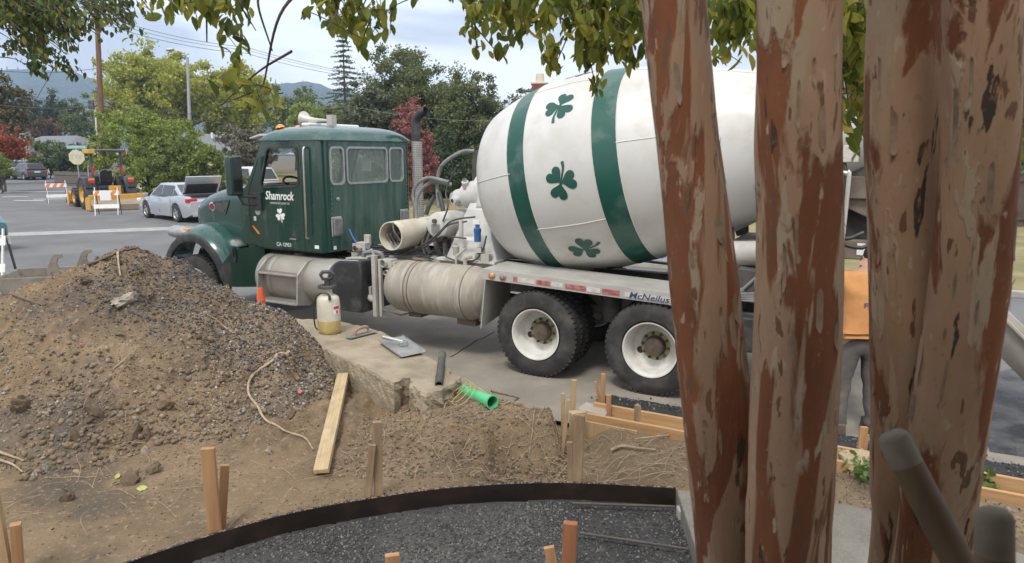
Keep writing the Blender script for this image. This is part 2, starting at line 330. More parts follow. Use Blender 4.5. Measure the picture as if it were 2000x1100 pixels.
# ================================================================ TREES
m_trunk = M('dark_bark', (.075, .058, .045), .9, 0, (.12, .10, .08), 8, stretch=(1, 1, .2), bump=.6, bscale=30)
QV = np.array([[-.5, 0, 0], [0, -.32, .05], [.5, 0, 0], [0, .32, .05]]); QF = np.array([[0, 1, 2, 3]])
def leafcloud(name, centers, rad, n, size, mat, parent, rng, flat=.75, droop=0.):
    """many leaf-sized faces gathered in clumps"""
    C = np.repeat(np.asarray(centers), n, 0); N = len(C); rr = np.repeat(np.asarray(rad), n)
    d = rng.normal(size=(N, 3))*.56; d[:, 2] *= flat
    P = C+d*rr[:, None]; P[:, 2] -= droop*rr*rng.random(N)
    Rm = randrot(N, rng)*(size*rng.uniform(.6, 1.35, N))[:, None, None]
    V, F = scatter(QV, QF, Rm, P); return mobj(name, npmesh(name, V, F), mat, parent)
def ell_points(ells, n, rng, shell=.55):
    out = []; vol = np.array([e[3]*e[4]*e[5] for e in ells])**.7; vol = vol/vol.sum()
    for e, w in zip(ells, vol):
        k = max(3, int(n*w)); d = rng.normal(size=(k, 3)); d /= np.linalg.norm(d, axis=1)[:, None]
        r = shell+(1-shell)*rng.random(k)**.6; r *= 1+.16*rng.normal(size=k).clip(-1, 1); out.append(np.array(e[:3])+d*np.array(e[3:6])*r[:, None])
    return np.concatenate(out)
def tree(name, label, base, ells, ncl, nleaf, size, mat, tr=.15, seed=1, clr=.22, group=None, cat='tree', crown='crown', trunkmat=None, shell=.55, flat=.75, limbs=14, fork=.3):
    """ells: crown lobes (dx, dy, dz, rx, ry, rz) relative to the base"""
    rng = np.random.default_rng(seed); root = empty(name, base, 0, label, cat, group)
    C = ell_points(ells, ncl, rng, shell); C = C[C[:, 2] > .25]
    mr = np.mean([(e[3]+e[4]+e[5])/3 for e in ells]); rad = mr*clr*rng.uniform(.6, 1.5, len(C))
    leafcloud(crown, C, rad, nleaf, size, mat, root, rng, flat)
    b = MB(); top = max(e[2] for e in ells); f = top*fork
    b.tube(bez([(0, 0, -.15), (rng.normal()*.05, rng.normal()*.05, f*.5), (rng.normal()*.1, rng.normal()*.1, f), (ells[0][0]*.6, ells[0][1]*.6, top*.8)], 12), list(np.linspace(tr, tr*.35, 13)), 8)
    for c in C[rng.choice(len(C), min(limbs, len(C)), replace=False)]:
        h = f*rng.uniform(.8, 1.5); m = Vector((c[0]*.45+rng.normal()*.1, c[1]*.45, h+(c[2]-h)*.6)); b.tube(bez([(0, 0, h*.8), m, c], 8), list(np.linspace(tr*.45, tr*.08, 9)), 5)
    b.build('trunk', trunkmat or m_trunk, root, smooth=60, fix=False); return root
G = lambda *c: leafmat('foliage_%d' % len(bpy.data.materials), c)
f_yellow = leafmat('yellow_green_foliage', [(.25, .29, .05), (.40, .43, .075), (.56, .53, .11)], .45)
f_mid = leafmat('mid_green_foliage', [(.075, .11, .035), (.14, .185, .055), (.22, .245, .075)], .35)
f_bright = leafmat('bright_green_foliage', [(.13, .19, .04), (.26, .33, .07), (.40, .44, .10)], .42)
f_dark = leafmat('dark_green_foliage', [(.045, .07, .034), (.075, .105, .046), (.115, .145, .06)], .3)
f_oak = leafmat('oak_foliage', [(.10, .122, .056), (.16, .188, .08), (.24, .255, .11)], .38)
f_oak2 = leafmat('grey_oak_foliage', [(.09, .108, .062), (.15, .168, .098), (.22, .232, .14)], .32)
f_red = leafmat('red_autumn_foliage', [(.26, .085, .085), (.36, .15, .14), (.44, .23, .205)], .4)
f_scar = leafmat('scarlet_foliage', [(.26, .05, .03), (.38, .09, .045), (.36, .15, .06)], .3)
f_brown = leafmat('russet_foliage', [(.10, .07, .03), (.15, .09, .04), (.20, .10, .055)], .25)
f_grey = leafmat('grey_olive_foliage', [(.13, .125, .085), (.20, .195, .13), (.24, .20, .15)], .2)
def TB(u, v, Y, z=0.):
    p = at(u, v, Y); return (p.x, p.y, z)
def place(u0, v0, u1, v1, Y):
    """centre and half sizes, in metres, of a crown filling a pixel box at distance Y"""
    a, b = at(u0, v1, Y), at(u1, v0, Y); return (a.x+b.x)/2, (b.x-a.x)/2, (a.z+b.z)/2, (b.z-a.z)/2
def simple_tree(name, label, box, Y, ncl, nleaf, size, mat, seed, lobes=4, **k):
    cx, rx, cz, rz = place(*box, Y); rx *= 1.14; cz += rz*.06; rz *= 1.08; rng = np.random.default_rng(seed+50); dr = k.pop('depth', .8)
    E = [(0, 0, cz, rx*.8, rx*dr, rz*.85)]
    for i in range(lobes): E.append((rx*rng.uniform(-.55, .55), rx*rng.uniform(-.4, .4), cz+rz*rng.uniform(-.5, .55), rx*rng.uniform(.38, .5), rx*.4, rz*rng.uniform(.34, .46)))
    return tree(name, label, (cx, Y, 0), E, ncl, nleaf, size, mat, seed=seed, **k)
simple_tree('walnut_tree', 'broad yellow green tree behind the utility pole, tallest on the left', (205, 95, 430, 300), 84, 300, 120, .36, f_yellow, 21, 9, tr=.35, clr=.2, group='background trees', shell=.35)
simple_tree('walnut_tree', 'yellow green tree right of the street light, behind the grey roof', (385, 125, 530, 290), 88, 220, 110, .36, f_yellow, 22, 6, tr=.3, clr=.22, group='background trees', shell=.4)
simple_tree('leafy_tree', 'mid green tree between the utility pole and the dark tree', (138, 185, 235, 300), 104, 120, 80, .32, f_mid, 23, 4, tr=.25, group='background trees')
simple_tree('dark_tree', 'dark green tree in front of the blue hill, left of the pole', (48, 178, 152, 292), 112, 130, 80, .34, f_dark, 24, 5, tr=.3, group='background trees', shell=.4)
simple_tree('russet_tree', 'rounded russet brown tree behind the stone chimney', (35, 232, 130, 300), 106, 90, 80, .3, f_brown, 25, 3, tr=.25, group='background trees')
simple_tree('tall_tree', 'tall browning green tree cut by the left edge', (-60, 130, 34, 330), 60, 150, 80, .26, leafmat('browning_foliage', [(.07, .085, .03), (.14, .13, .045), (.22, .13, .06)], .25), 26, 5, tr=.3, group='background trees')
simple_tree('scarlet_tree', 'scarlet leaved small tree at the left edge', (-45, 246, 42, 322), 48, 80, 70, .17, f_scar, 27, 3, tr=.1, group='background trees', clr=.26)
simple_tree('leafy_tree', 'grey green tree rising behind the truck mirror', (500, 165, 650, 300), 105, 150, 80, .4, f_mid, 28, 5, tr=.3, group='background trees', shell=.4)
simple_tree('leafy_tree', 'low green tree behind the cab roof', (560, 200, 700, 320), 80, 120, 70, .33, f_bright, 29, 4, tr=.25, group='background trees')
simple_tree('oak_tree', 'huge dark oak towering behind the red tree', (705, 100, 935, 440), 47, 520, 190, .17, f_oak, 30, 12, tr=.4, clr=.2, group='oaks', shell=.42)
simple_tree('oak_tree', 'grey green oak on the left flank of the huge oak', (640, 165, 790, 420), 44, 320, 170, .16, f_oak2, 31, 8, tr=.3, clr=.22, group='oaks', shell=.42)
simple_tree('oak_tree', 'dark oak sloping down towards the mixer drum', (850, 130, 1005, 460), 43, 380, 170, .16, f_oak, 32, 9, tr=.3, clr=.21, group='oaks', shell=.42)
simple_tree('oak_tree', 'wide low oak filling the gap behind the gearbox', (740, 270, 1010, 470), 40, 300, 150, .16, f_dark, 38, 7, tr=.25, clr=.2, group='oaks', shell=.4)
simple_tree('slim_tree', 'thin sprigs of a tree beside the brick chimney', (985, 160, 1050, 300), 62, 60, 40, .24, f_oak2, 33, 2, tr=.12, group='background trees', shell=.3)
simple_tree('garden_tree', 'pale green tree behind the truck hopper on the right', (1560, 150, 1900, 470), 30, 200, 90, .15, f_mid, 34, 5, tr=.2, group='background trees')
simple_tree('hedge_tree', 'variegated light green hedge above the brown fence', (1930, 262, 2120, 372), 25.5, 120, 100, .09, leafmat('variegated_foliage', [(.10, .15, .05), (.22, .28, .11), (.38, .40, .2)], .3), 35, 4, tr=.08, group='background trees')
# red columnar tree
cx, rx, cz, rz = place(764, 188, 856, 405, 34)
tree('red_tree', 'narrow red leaved autumn tree behind the exhaust stack', (cx, 34, .1), [(0, 0, cz-.2, rx*.85, rx*.8, rz*.8), (-.1*rx, 0, cz+rz*.5, rx*.5, rx*.5, rz*.5), (rx*.4, 0, cz-rz*.3, rx*.6, rx*.6, rz*.45), (-.45*rx, 0, cz, rx*.5, rx*.5, rz*.6)], 190, 90, .115, f_red, tr=.09, seed=41, clr=.17, shell=.3, limbs=26)
# near roadside shrubs
simple_tree('round_shrub', 'large rounded bright green bush behind the tractor canopy', (186, 215, 388, 415), 43, 300, 120, .16, f_bright, 51, 8, tr=.14, clr=.17, group='roadside shrubs', cat='shrub', crown='foliage', shell=.5, fork=.15)
simple_tree('feathery_shrub', 'feathery light green bush behind the silver sedan', (300, 262, 452, 412), 37, 260, 110, .14, leafmat('feathery_foliage', [(.09, .14, .04), (.18, .235, .07), (.32, .34, .08)], .4), 52, 6, tr=.1, clr=.17, group='roadside shrubs', cat='shrub', crown='foliage', fork=.15)
for i, (bx_, Y, mt, lb) in enumerate([((428, 248, 502, 325), 58, f_grey, 'rounded grey olive bush above the truck hood'), ((466, 280, 515, 330), 52, f_grey, 'small grey olive bush right behind the mirror'), ((494, 262, 540, 330), 60, f_grey, 'grey olive bush half hidden by the cab pillar'),
        ((64, 268, 128, 352), 74, f_mid, 'dark green shrub in front of the stone chimney'), ((118, 285, 185, 356), 62, f_dark, 'dark shrub behind the stop sign'), ((125, 288, 200, 345), 72, leafmat('flowering_foliage', [(.04, .07, .025), (.09, .12, .035), (.10, .13, .04), (.4, .17, .09)], .25), 'flowering shrub in front of the grey roofed house'), ((-30, 296, 22, 350), 46, f_bright, 'low green shrub under the scarlet tree')]):
    simple_tree('garden_shrub', lb, bx_, Y, 90, 90, .2 if Y > 50 else .12, mt, 60+i, 3, tr=.07, clr=.24, group='garden shrubs', cat='shrub', crown='foliage', fork=.15)
# conifer spire
def conifer():
    rng = np.random.default_rng(4); Y = 72; p = at(668, 60, Y); H = p.z; root = empty('conifer_tree', (p.x, Y, 0), 0, 'thin dark conifer spire with sparse tiers of branches', 'tree', 'background trees')
    b = MB(); b.tube([(0, 0, -.2), (0, 0, H*.5), (.05, 0, H)], [.24, .14, .02], 8); b.build('trunk', m_trunk, root, smooth=60)
    C = []; rr = []; br = MB(); z = 4.
    while z < H-.3:
        f = (H-z)/H; ln = .25+3.3*f**.85*rng.uniform(.8, 1.15)
        for k in range(7):
            a = 2*PI*k/7+rng.uniform(0, .8); l = ln*rng.uniform(.5, 1.15); e = Vector((math.cos(a)*l, math.sin(a)*l, -l*rng.uniform(.05, .4)+.1)); br.tube([(0, 0, z), Vector((0, 0, z))+e], [.03, .008], 4)
            for t in np.linspace(.25, 1, max(3, int(l*5))): C.append((e.x*t, e.y*t, z+e.z*t)); rr.append(.16+.10*(1-t))
        z += .42+.34*f*rng.uniform(.7, 1.3)
    br.build('branches', m_trunk, root, fix=False); leafcloud('crown', C, rr, 12, .14, f_dark, root, rng, .5)
conifer()

# ================================================================ HOUSES, FENCES, POLES
m_cream = M('cream_stucco', (.55, .51, .42), .9, 0, (.48, .44, .36), 2)
m_slate = M('grey_shingles', (.16, .17, .185), .9, 0, (.21, .22, .235), 3, stretch=(1, 4, 6), bump=.6, bscale=12)
m_stone = M('pale_fieldstone', (.42, .38, .32), .9, 0, (.28, .25, .21), 5, bump=.6, bscale=9, bdist=.05)
m_brick = M('red_brick', (.26, .09, .065), .85, 0, (.2, .07, .05), 9, bump=.3)
m_mortar = M('mortar', (.4, .37, .33), .95)
m_pane = M('dark_window_pane', (.02, .025, .03), .08, spec=.8)
m_fence = M('weathered_fence_wood', (.12, .105, .095), .9, 0, (.18, .155, .135), 6, stretch=(6, 6, .6), bump=.4, bscale=30)
m_fenceb = M('brown_fence_wood', (.075, .052, .04), .85, 0, (.11, .08, .062), 5, stretch=(6, 6, .6), bump=.4, bscale=30)
def house(name, label, loc, rz, w, d, hw, hr, wins, over=.5, gable=False):
    root = empty(name, loc, rz, label, 'house'); b = MB()
    holes = [[(x-ww/2, z0), (x+ww/2, z0), (x+ww/2, z1), (x-ww/2, z1)] for x, ww, z0, z1 in wins]
    b.plate([(-w/2, 0), (w/2, 0), (w/2, hw), (-w/2, hw)], holes, .2, lambda u, v, q: (u, -d/2+q, v)); b.span((-w/2, -d/2+.2, 0), (-w/2+.2, d/2, hw)); b.span((w/2-.2, -d/2+.2, 0), (w/2, d/2, hw)); b.span((-w/2+.2, d/2-.2, 0), (w/2-.2, d/2, hw))
    b.build('wall', m_cream, root)
    r = MB(); o = over; zz = hw
    ridge = w/2-(0 if gable else d/2*.8)
    V = [(-w/2-o, -d/2-o, zz), (w/2+o, -d/2-o, zz), (w/2+o, d/2+o, zz), (-w/2-o, d/2+o, zz), (-ridge-(o if gable else 0), 0, zz+hr), (ridge+(o if gable else 0), 0, zz+hr)]
    V += [(x, y, z+.14) for x, y, z in V]
    r.add(V, [(0, 3, 2, 1), (6, 7, 11, 10), (7, 8, 11), (8, 9, 10, 11), (9, 6, 10), (0, 1, 7, 6), (1, 2, 8, 7), (2, 3, 9, 8), (3, 0, 6, 9)]); r.build('roof', m_slate, root)
    for x, ww, z0, z1 in wins:
        f = MB(); f.plate([(x-ww/2, z0), (x+ww/2, z0), (x+ww/2, z1), (x-ww/2, z1)], [[(x-ww/2+.07, z0+.07), (x+ww/2-.07, z0+.07), (x+ww/2-.07, z1-.07), (x-ww/2+.07, z1-.07)]], .1, lambda u, v, q: (u, -d/2-.03+q, v)); fo = f.build('window', m_white, root)
        g = MB(); g.span((x-ww/2+.07, -d/2+.05, z0+.07), (x+ww/2-.07, -d/2+.08, z1-.07)); g.build('pane', m_pane, fo)
    return root
p = at(105, 330, 92); hA = house('bungalow', 'cream bungalow with grey hip roof and stone chimney beyond the intersection', (p.x, 94, 0), R(-24), 13.5, 8, 2.75, 2.0, [(-5.2, .8, 1.2, 2.3), (-3.8, .8, 1.2, 2.3), (-2.6, .8, 1.2, 2.3), (1, 1.2, 1.0, 2.3), (4.2, 1.4, 1.0, 2.3)])
c = MB(); c.span((-.75, -4.9, 0), (.75, -3.9, 4.6)); c.span((-.55, -4.8, 4.6), (.55, -4.0, 5.4)); ch = c.build('chimney', m_stone, hA, bevel=.05)
c = MB(); c.span((-.7, -4.95, 5.4), (.7, -3.85, 5.55)); c.build('chimney_cap', m_frame, ch)
p = at(440, 300, 72); hB = house('low_house', 'low house whose grey shingle roof shows above the bushes', (p.x-1.3, 76, 0), R(12), 7.5, 8, 2.6, 1.9, [(-2, 1.4, .9, 2.1), (1.6, 1.4, .9, 2.1)], gable=True)
c = MB(); c.cyl((-1.3, -1, 3.9), (-1.3, -1, 4.75), .12, 10); c.box((-.5, -1, 4.25), (.3, .3, .3)); c.build('roof_vent', m_white, hB)
p = at(1056, 165, 31)
hC = house('brick_chimney_house', 'house hidden behind the drum whose roof and brick chimney peep out', (p.x+6.6, 36, .1), R(-8), 15, 9.6, 2.6, 1.3, [(-5, 1.8, 1, 2.2), (1, 1.8, 1, 2.2), (5.5, 1.5, 1, 2.2)], gable=True)
zt = at(1056, 163, 31.2).z; cx_ = -6.0
c = MB(); c.span((cx_-.33, -4.9, 0), (cx_+.33, -4.3, zt-.04)); ch = c.build('chimney', m_mortar, hC)
bm_ = MB(); bm_.box((0, 0, 0), (.205, .1, .065)); br0 = None
for r_ in range(9):
    for k in range(3):
        o = bm_.build('brick', m_brick, ch, bevel=.006) if br0 is None else bpy.data.objects.new('brick', br0.data)
        if br0 is None: br0 = o
        else: COL.objects.link(o); o.parent = ch
        o.location = (cx_-.22+.22*k+(.05 if r_ % 2 else -.03), -4.93, zt-.08-.078*r_)
c = MB(); c.span((cx_-.38, -4.98, zt-.04), (cx_+.38, -4.25, zt+.03)); c.cyl((cx_, -4.6, zt), (cx_, -4.6, zt+.42), .2, 14, .18); c.build('chimney_pot', m_pvc, ch, bevel=.01)
def fence(name, label, a, b, h, bw, mat, z=0., rails=True, cap=False):
    a = Vector(a); b = Vector(b); l = (b-a).length; root = empty(name, (a.x, a.y, z), math.atan2(b.y-a.y, b.x-a.x), label, 'fence'); n = int(l/(bw+.008)); rng = random.Random(3)
    bd = []
    for k in range(3):
        q = MB(); q.span((0, -.01, .04), (bw, .012, h+(-.02, 0, .015)[k])); bd.append(q)
    ds = [q.build('board', mat, root) for q in bd]; used = [0, 0, 0]
    for i in range(n):
        k = rng.randrange(3)
        if used[k]: o = bpy.data.objects.new('board', ds[k].data); COL.objects.link(o); o.parent = root
        else: o = ds[k]; used[k] = 1
        o.location = (i*(bw+.008), rng.uniform(-.004, .004), 0)
    if rails:
        for zz in (.25, h-.28): q = MB(); q.span((0, -.06, zz), (l, -.013, zz+.09)); q.build('rail', mat, root)
    if cap: q = MB(); q.span((0, -.07, h+.02), (l, .07, h+.06)); q.build('cap_rail', m_fence, root)
    for i in range(int(l/2.4)+1): q = MB(); q.span((i*2.4, .014, -.2), (i*2.4+.09, .10, h)); q.build('post', mat, root)
    return root
fa, fb = gnd(106, 346), gnd(196, 362); fence('picket_fence', 'grey weathered board fence behind the stop sign', (fa.x*.74, fa.y*.74), (fb.x*.94, fb.y*.94), 1.15, .19, m_fence, 0)
fence('board_fence', 'dark brown board fence with cap rail at the right edge', (11.5, 24.3), (21, 23.6), 1.83, .14, m_fenceb, .1, True, True)
# utility pole, street light, wires
m_pole = M('creosote_pole', (.16, .085, .05), .85, 0, (.23, .13, .08), 6, stretch=(1, 1, .15), bump=.4)
pb, pt_ = at(199, 335, 43), at(189, 20, 43); r0 = empty('utility_pole', (pb.x, 43, 0), 0, 'brown wooden utility pole leaning slightly, left of the yellow green tree', 'pole')
b = MB(); b.tube([(0, 0, 0), (pt_.x-pb.x, 0, pt_.z)], [.19, .13], 14); b.build('shaft', m_pole, r0, smooth=50)
zc = at(195, 205, 43).z; b = MB(); b.tube([(-.20, -.04, 0), (-.20+(pt_.x-pb.x)*.35, -.06, zc)], .05, 8); b.build('conduit', m_white, r0, smooth=50)
b = MB(); b.box((pt_.x-pb.x, 0, pt_.z-.5), (2.2, .1, .12)); b.build('crossarm', m_pole, r0)
b = MB(); b.box((-.1, -.2, zc), (.3, .12, .5)); b.build('bracket', m_frame, r0)
lt, lb = at(366, 112, 50), at(369, 300, 50); r0 = empty('street_light', (lb.x, 50, 0), 0, 'grey steel street light pole with short arm in front of yellow green tree', 'street light')
b = MB(); b.tube([(0, 0, 0), (lt.x-lb.x, 0, lt.z)], [.14, .09], 12); b.build('pole', m_steel, r0, smooth=50)
b = MB(); b.tube(bez([(lt.x-lb.x, 0, lt.z-.1), (lt.x-lb.x-.25, 0, lt.z+.3), (lt.x-lb.x-1.0, 0, lt.z+.5)], 8), .035, 8); b.build('arm', m_steel, r0, smooth=50)
b = MB(); b.lathe([(-.3, .02), (-.25, .1), (.2, .13), (.3, .03)], (lt.x-lb.x-1.15, 0, lt.z+.5), (1, 0, .05), 10); b.build('lamp_head', m_steel, r0, smooth=50)
m_wire = M('black_cable', (.05, .05, .055), .6); m_wireg = M('grey_cable', (.22, .24, .26), .5)
def wire(label, pts, r, mat=None, sag=.3):
    P = [at(*q) for q in pts]; out = []
    for a, b in zip(P, P[1:]):
        for k in range(12): t = k/12; q = a.lerp(b, t); out.append(q-Vector((0, 0, sag*4*t*(1-t))))
    out.append(P[-1]); m = MB(); m.tube(out, r, 5); tag(m.build('overhead_wire', mat or m_wire, fix=False), label, 'wire', 'overhead wires')
wire('overhead wire crossing the sky to the left of the pole', [(-60, 130, 40), (192, 133, 43), (420, 170, 60)], .014)
wire('thick low cable crossing the pole at bracket height', [(-60, 196, 40), (195, 206, 43), (560, 246, 46)], .03)
wire('thin low cable just above the thick one', [(60, 186, 41), (195, 196, 43), (560, 232, 46)], .012)
wire('topmost of the three wires slanting down behind the drooping leaves', [(190, 28, 43), (480, 92, 52), (760, 150, 62)], .02, m_wireg)
wire('middle of the three wires slanting down behind the drooping leaves', [(190, 36, 43), (480, 97, 52), (760, 153, 62)], .016, m_wireg)
wire('lowest of the three wires slanting down behind the drooping leaves', [(190, 44, 43), (480, 104, 52), (760, 158, 62)], .02, m_wireg)
wire('thin wire passing in front of the oak', [(560, 195, 40), (680, 206, 38), (1010, 235, 36)], .008, m_wireg)
wire('guy wire slanting down from the upper left cable', [(110, 126, 41), (72, 192, 41)], .015, sag=0)

# ================================================================ CONCRETE MIXER TRUCK  (local x forward, y left, z up)
TO = Vector((.8475, 8.9150, 0)); T = empty('mixer_truck', TO, PI-TA, 'green and white concrete mixer truck with shamrocks on its drum', 'truck')
def tyre_mesh(b, c, s, rad=.512, w=.28, n=56):
    c = Vector(c); k = rad/.512
    b.lathe([(-.10*s, .30*k), (-.135*s, .325*k), (-.142*s, .38*k), (-.14*s, .43*k), (-.13*s, .475*k), (-.118*s, .496*k), (-.10*s, .502*k), (.10*s, .502*k), (.118*s, .496*k), (.13*s, .475*k), (.14*s, .43*k), (.142*s, .38*k), (.135*s, .325*k), (.10*s, .30*k), (-.10*s, .30*k)], c, (0, 1, 0), n)
    for i in range(52):
        a = 2*PI*i/52
        for sy, off in ((-1, 0), (1, PI/52)):
            q = a+off; M3 = Matrix.Rotation(-q, 3, 'Y')@Matrix.Rotation(.25*sy, 3, 'X')
            b.box(c+Vector((math.sin(q)*0, 0, 0))+Matrix.Rotation(-q, 3, 'Y')@Vector((.505*k, sy*.078*s, 0)), (.022, .078*s, .040*k), rot=Matrix.Rotation(-q, 3, 'Y'))
    return b
def wheel(x, y, s, kind, parent=T):
    """s=+1: outer face looks left"""
    c = Vector((x, y, .512)); ax = Vector((0, s, 0))
    b = MB()
    if kind == 'dual':
        pr = [(.128, .300), (.136, .306), (.134, .292), (.118, .280), (.06, .270), (-.05, .262), (-.082, .246), (-.09, .225), (-.09, .10)]
    else:
        pr = [(.118, .300), (.126, .306), (.122, .290), (.09, .275), (.05, .262), (.045, .24), (.06, .20), (.085, .17), (.09, .10)]
    b.lathe(pr+[(pr[-1][0]-.012, .10), (pr[-1][0]-.012, .2), (-.11, .26), (-.12, .30)], c, ax, 48)
    wb = b.build('wheel', m_rim, parent, smooth=40)
    t = MB(); tyre_mesh(t, c, 1); t.build('tyre', m_rubber, wb, smooth=30, fix=False)
    d0 = pr[-1][0]; h = MB(); h.lathe([(d0-.02, .118), (d0+.012, .118), (d0+.012, .108), (d0+.085, .104), (d0+.10, .096), (d0+.108, .07), (d0+.106, .03), (d0+.112, .0001)], c, ax, 28); h.build('hub', m_hub, wb, smooth=35)
    if kind == 'dual':
        r = MB(); r.lathe([(d0+.001, .165), (d0+.006, .165), (d0+.006, .119), (d0+.001, .119)], c, ax, 32); r.build('indicator_ring', m_lime, wb, smooth=40)
        hh = MB(); q = c+ax*(d0+.004)+Vector((.185*math.cos(R(202))*-s, 0, .185*math.sin(R(202)))); hh.lathe([(0, .0001), (0, .036), (-.003, .040)], q, ax, 16); hh.build('hand_hole', m_interior, wb)
    u = MB()
    for i in range(10):
        a = 2*PI*i/10+.1; q = c+ax*(d0+.006)+Vector((math.cos(a), 0, math.sin(a)))*.143; u.lathe([(0, .017), (.02, .017), (.024, .012), (.045, .011), (.046, .0001)], q, ax, 6)
    u.build('wheel_nuts', m_hub, wb)['kind'] = 'stuff'
    return wb
for x in (0, -1.37):
    for s in (1, -1): wheel(x, s*1.08, s, 'dual'); wheel(x, s*.73, -s, 'dual')
for s in (1, -1): wheel(6.0, s*1.02, s, 'front')
# chassis
b = MB()
for s in (1, -1):
    b.span((-2.9, s*.36, .82), (6.3, s*.43, 1.09)); b.span((-2.9, s*.30, 1.075), (6.3, s*.36, 1.092)); b.span((-2.9, s*.30, .82), (6.3, s*.36, .837))
for x in (-2.8, -2.1, -.7, .8, 2.0, 3.2, 4.4, 5.2, 6.2): b.span((x-.06, -.36, .86), (x+.06, .36, 1.04))
b.build('frame_rails', m_frame, T)
b = MB()
for x in (0, -1.37):
    b.cyl((x, -.95, .512), (x, .95, .512), .075, 12); b.lathe([(-.2, .05), (-.16, .17), (0, .22), (.16, .17), (.2, .05)], (x, 0, .512), (1, 0, 0), 14); b.span((x-.14, .42, .56), (x+.14, .62, .68)); b.span((x-.14, -.62, .56), (x+.14, -.42, .68))
b.cyl((6, -.9, .512), (6, .9, .512), .07, 10); b.cyl((-.2, 0, .55), (3.6, 0, .85), .055, 10)
for s in (1, -1):
    b.beam((.45, s*.5, .74), (-1.82, s*.5, .74), .09, .10); b.lathe([(-.16, .13), (.16, .13)], (-.68, s*.52, .78), (0, 0, 1), 12); b.beam((-.68, s*.5, .70), (-.3, s*.5, 1.05), .09, .09); b.beam((-.68, s*.5, .70), (-1.06, s*.5, 1.05), .09, .09); b.beam((6.7, s*.5, .66), (5.2, s*.5, .66), .09, .06)
b.build('axles_and_suspension', m_frame, T, smooth=40)
# cab shell
CW = .985
door_win = rpoly([(4.62, 2.10), (4.43, 2.665), (3.845, 2.665), (3.845, 2.14)], .07, 5)
side_out = [(3.47, 1.215), (4.62, 1.225), (5.06, 1.26), (5.06, 2.02), (4.90, 2.12), (4.68, 2.49), (4.53, 2.77), (3.47, 2.77)]
b = MB()
b.plate(side_out, [door_win], .05, lambda u, v, q: (u, CW-q, v)); b.plate(side_out, [door_win], .05, lambda u, v, q: (u, -CW+q, v))
for s in (1, -1):      # rounded rear corners
    A = [(3.47-.11*math.sin(R(a)), s*(CW-.11+.11*math.cos(R(a)))) for a in range(0, 91, 15)]; B = [(3.47-.07*math.sin(R(a)), s*(CW-.11+.07*math.cos(R(a)))) for a in range(90, -1, -15)]
    P = A+B; b.loft([[(x, y, 1.215) for x, y in P], [(x, y, 2.77) for x, y in P]])
b.span((3.5, -CW+.05, 1.19), (5.0, CW-.05, 1.235)); b.span((4.98, -CW+.05, 1.235), (5.05, CW-.05, 2.02))
cabo = b.build('cab', m_green, T, smooth=35)
wins = [(.60, .895), (-.37, .525), (-.76, -.44)]
b = MB(); b.plate([(-.875, 1.215), (.875, 1.215), (.875, 2.77), (-.875, 2.77)], [rrect(y0, 2.165, y1, 2.665, .07 if y1-y0 > .5 else .06) for y0, y1 in [(.60, .86), (-.37, .525), (-.76, -.44)]], .04, lambda u, v, q: (3.36+q, u, v))
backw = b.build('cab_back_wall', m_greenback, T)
for y0, y1 in [(.60, .86), (-.37, .525), (-.76, -.44)]:
    f = MB(); o_ = rrect(y0-.018, 2.147, y1+.018, 2.683, .075); i_ = rrect(y0+.012, 2.177, y1-.012, 2.653, .06); f.plate(o_, [i_], .03, lambda u, v, q: (3.345+q, u, v)); fo = f.build('rear_window', m_steel, T)
    g = MB(); g.plate(rrect(y0+.012, 2.177, y1-.012, 2.653, .06), [], .006, lambda u, v, q: (3.366+q, u, v)); g.build('pane', m_glass, fo)
b = MB()   # rivets down the rear corners and panel seams
for k in range(22):
    z = 1.28+k*.068
    for y in (.868, -.868): b.box((3.357, y, z), (.006, .008, .008))
    b.box((3.357, -.40, 1.28+k*.038), (.006, .006, .006))
b.build('rivets', m_steel, backw)
for y, z in ((.80, 1.56), (-.76, 1.56)):
    f = MB(); f.span((3.335, y-.10, z-.13), (3.361, y+.10, z+.15)); fo = f.build('work_lamp', m_steel, T, bevel=.012); g = MB(); g.span((3.30, y-.082, z-.11), (3.336, y+.082, z+.13)); g.build('lens', m_hosegrey, fo, bevel=.015)
b = MB(); b.box((3.357, .84, 1.27), (.004, .055, .05)); b.build('sticker', m_decal, backw)
b = MB(); b.lathe([(0, .03), (.012, .03), (.02, .012), (.021, .0001)], (3.36, .74, 1.95), (-1, 0, 0), 10); b.build('breather_cap', m_steel, backw)
# roof
secs = []; nx, ny = 14, 18
for i in range(nx+1):
    fx = -1+2*i/nx; row = []
    for j in range(ny+1):
        fy = -1+2*j/ny; x = 3.975+.64*math.copysign(1-(1-abs(fx))**1.5, fx); y = .988*math.copysign(1-(1-abs(fy))**1.5, fy)
        sx = abs((x-3.975)/.64); sy = abs(y/.988); e = (max(0, 1-sx**5)**.5)*(max(0, 1-sy**5)**.5); row.append((x, y, 2.765+.20*e+.02*e*(1-((x-3.975)/.64)**2)))
    secs.append(row)
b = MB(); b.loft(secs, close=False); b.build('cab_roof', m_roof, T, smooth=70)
b = MB(); b.tube([(4.62, .99, 2.765), (3.45, .99, 2.765), (3.38, .96, 2.765), (3.345, .88, 2.765), (3.345, -.88, 2.765), (3.38, -.96, 2.765), (3.45, -.99, 2.765), (4.62, -.99, 2.765)], .012, 6); b.build('drip_rail', m_green, T)
b = MB(); b.loft([[(4.60, y, 2.83), (4.84, y, 2.79), (4.85, y, 2.81), (4.62, y, 2.87)] for y in (-.93, -.5, 0, .5, .93)]); b.build('sun_visor', m_rail, T, bevel=.015)
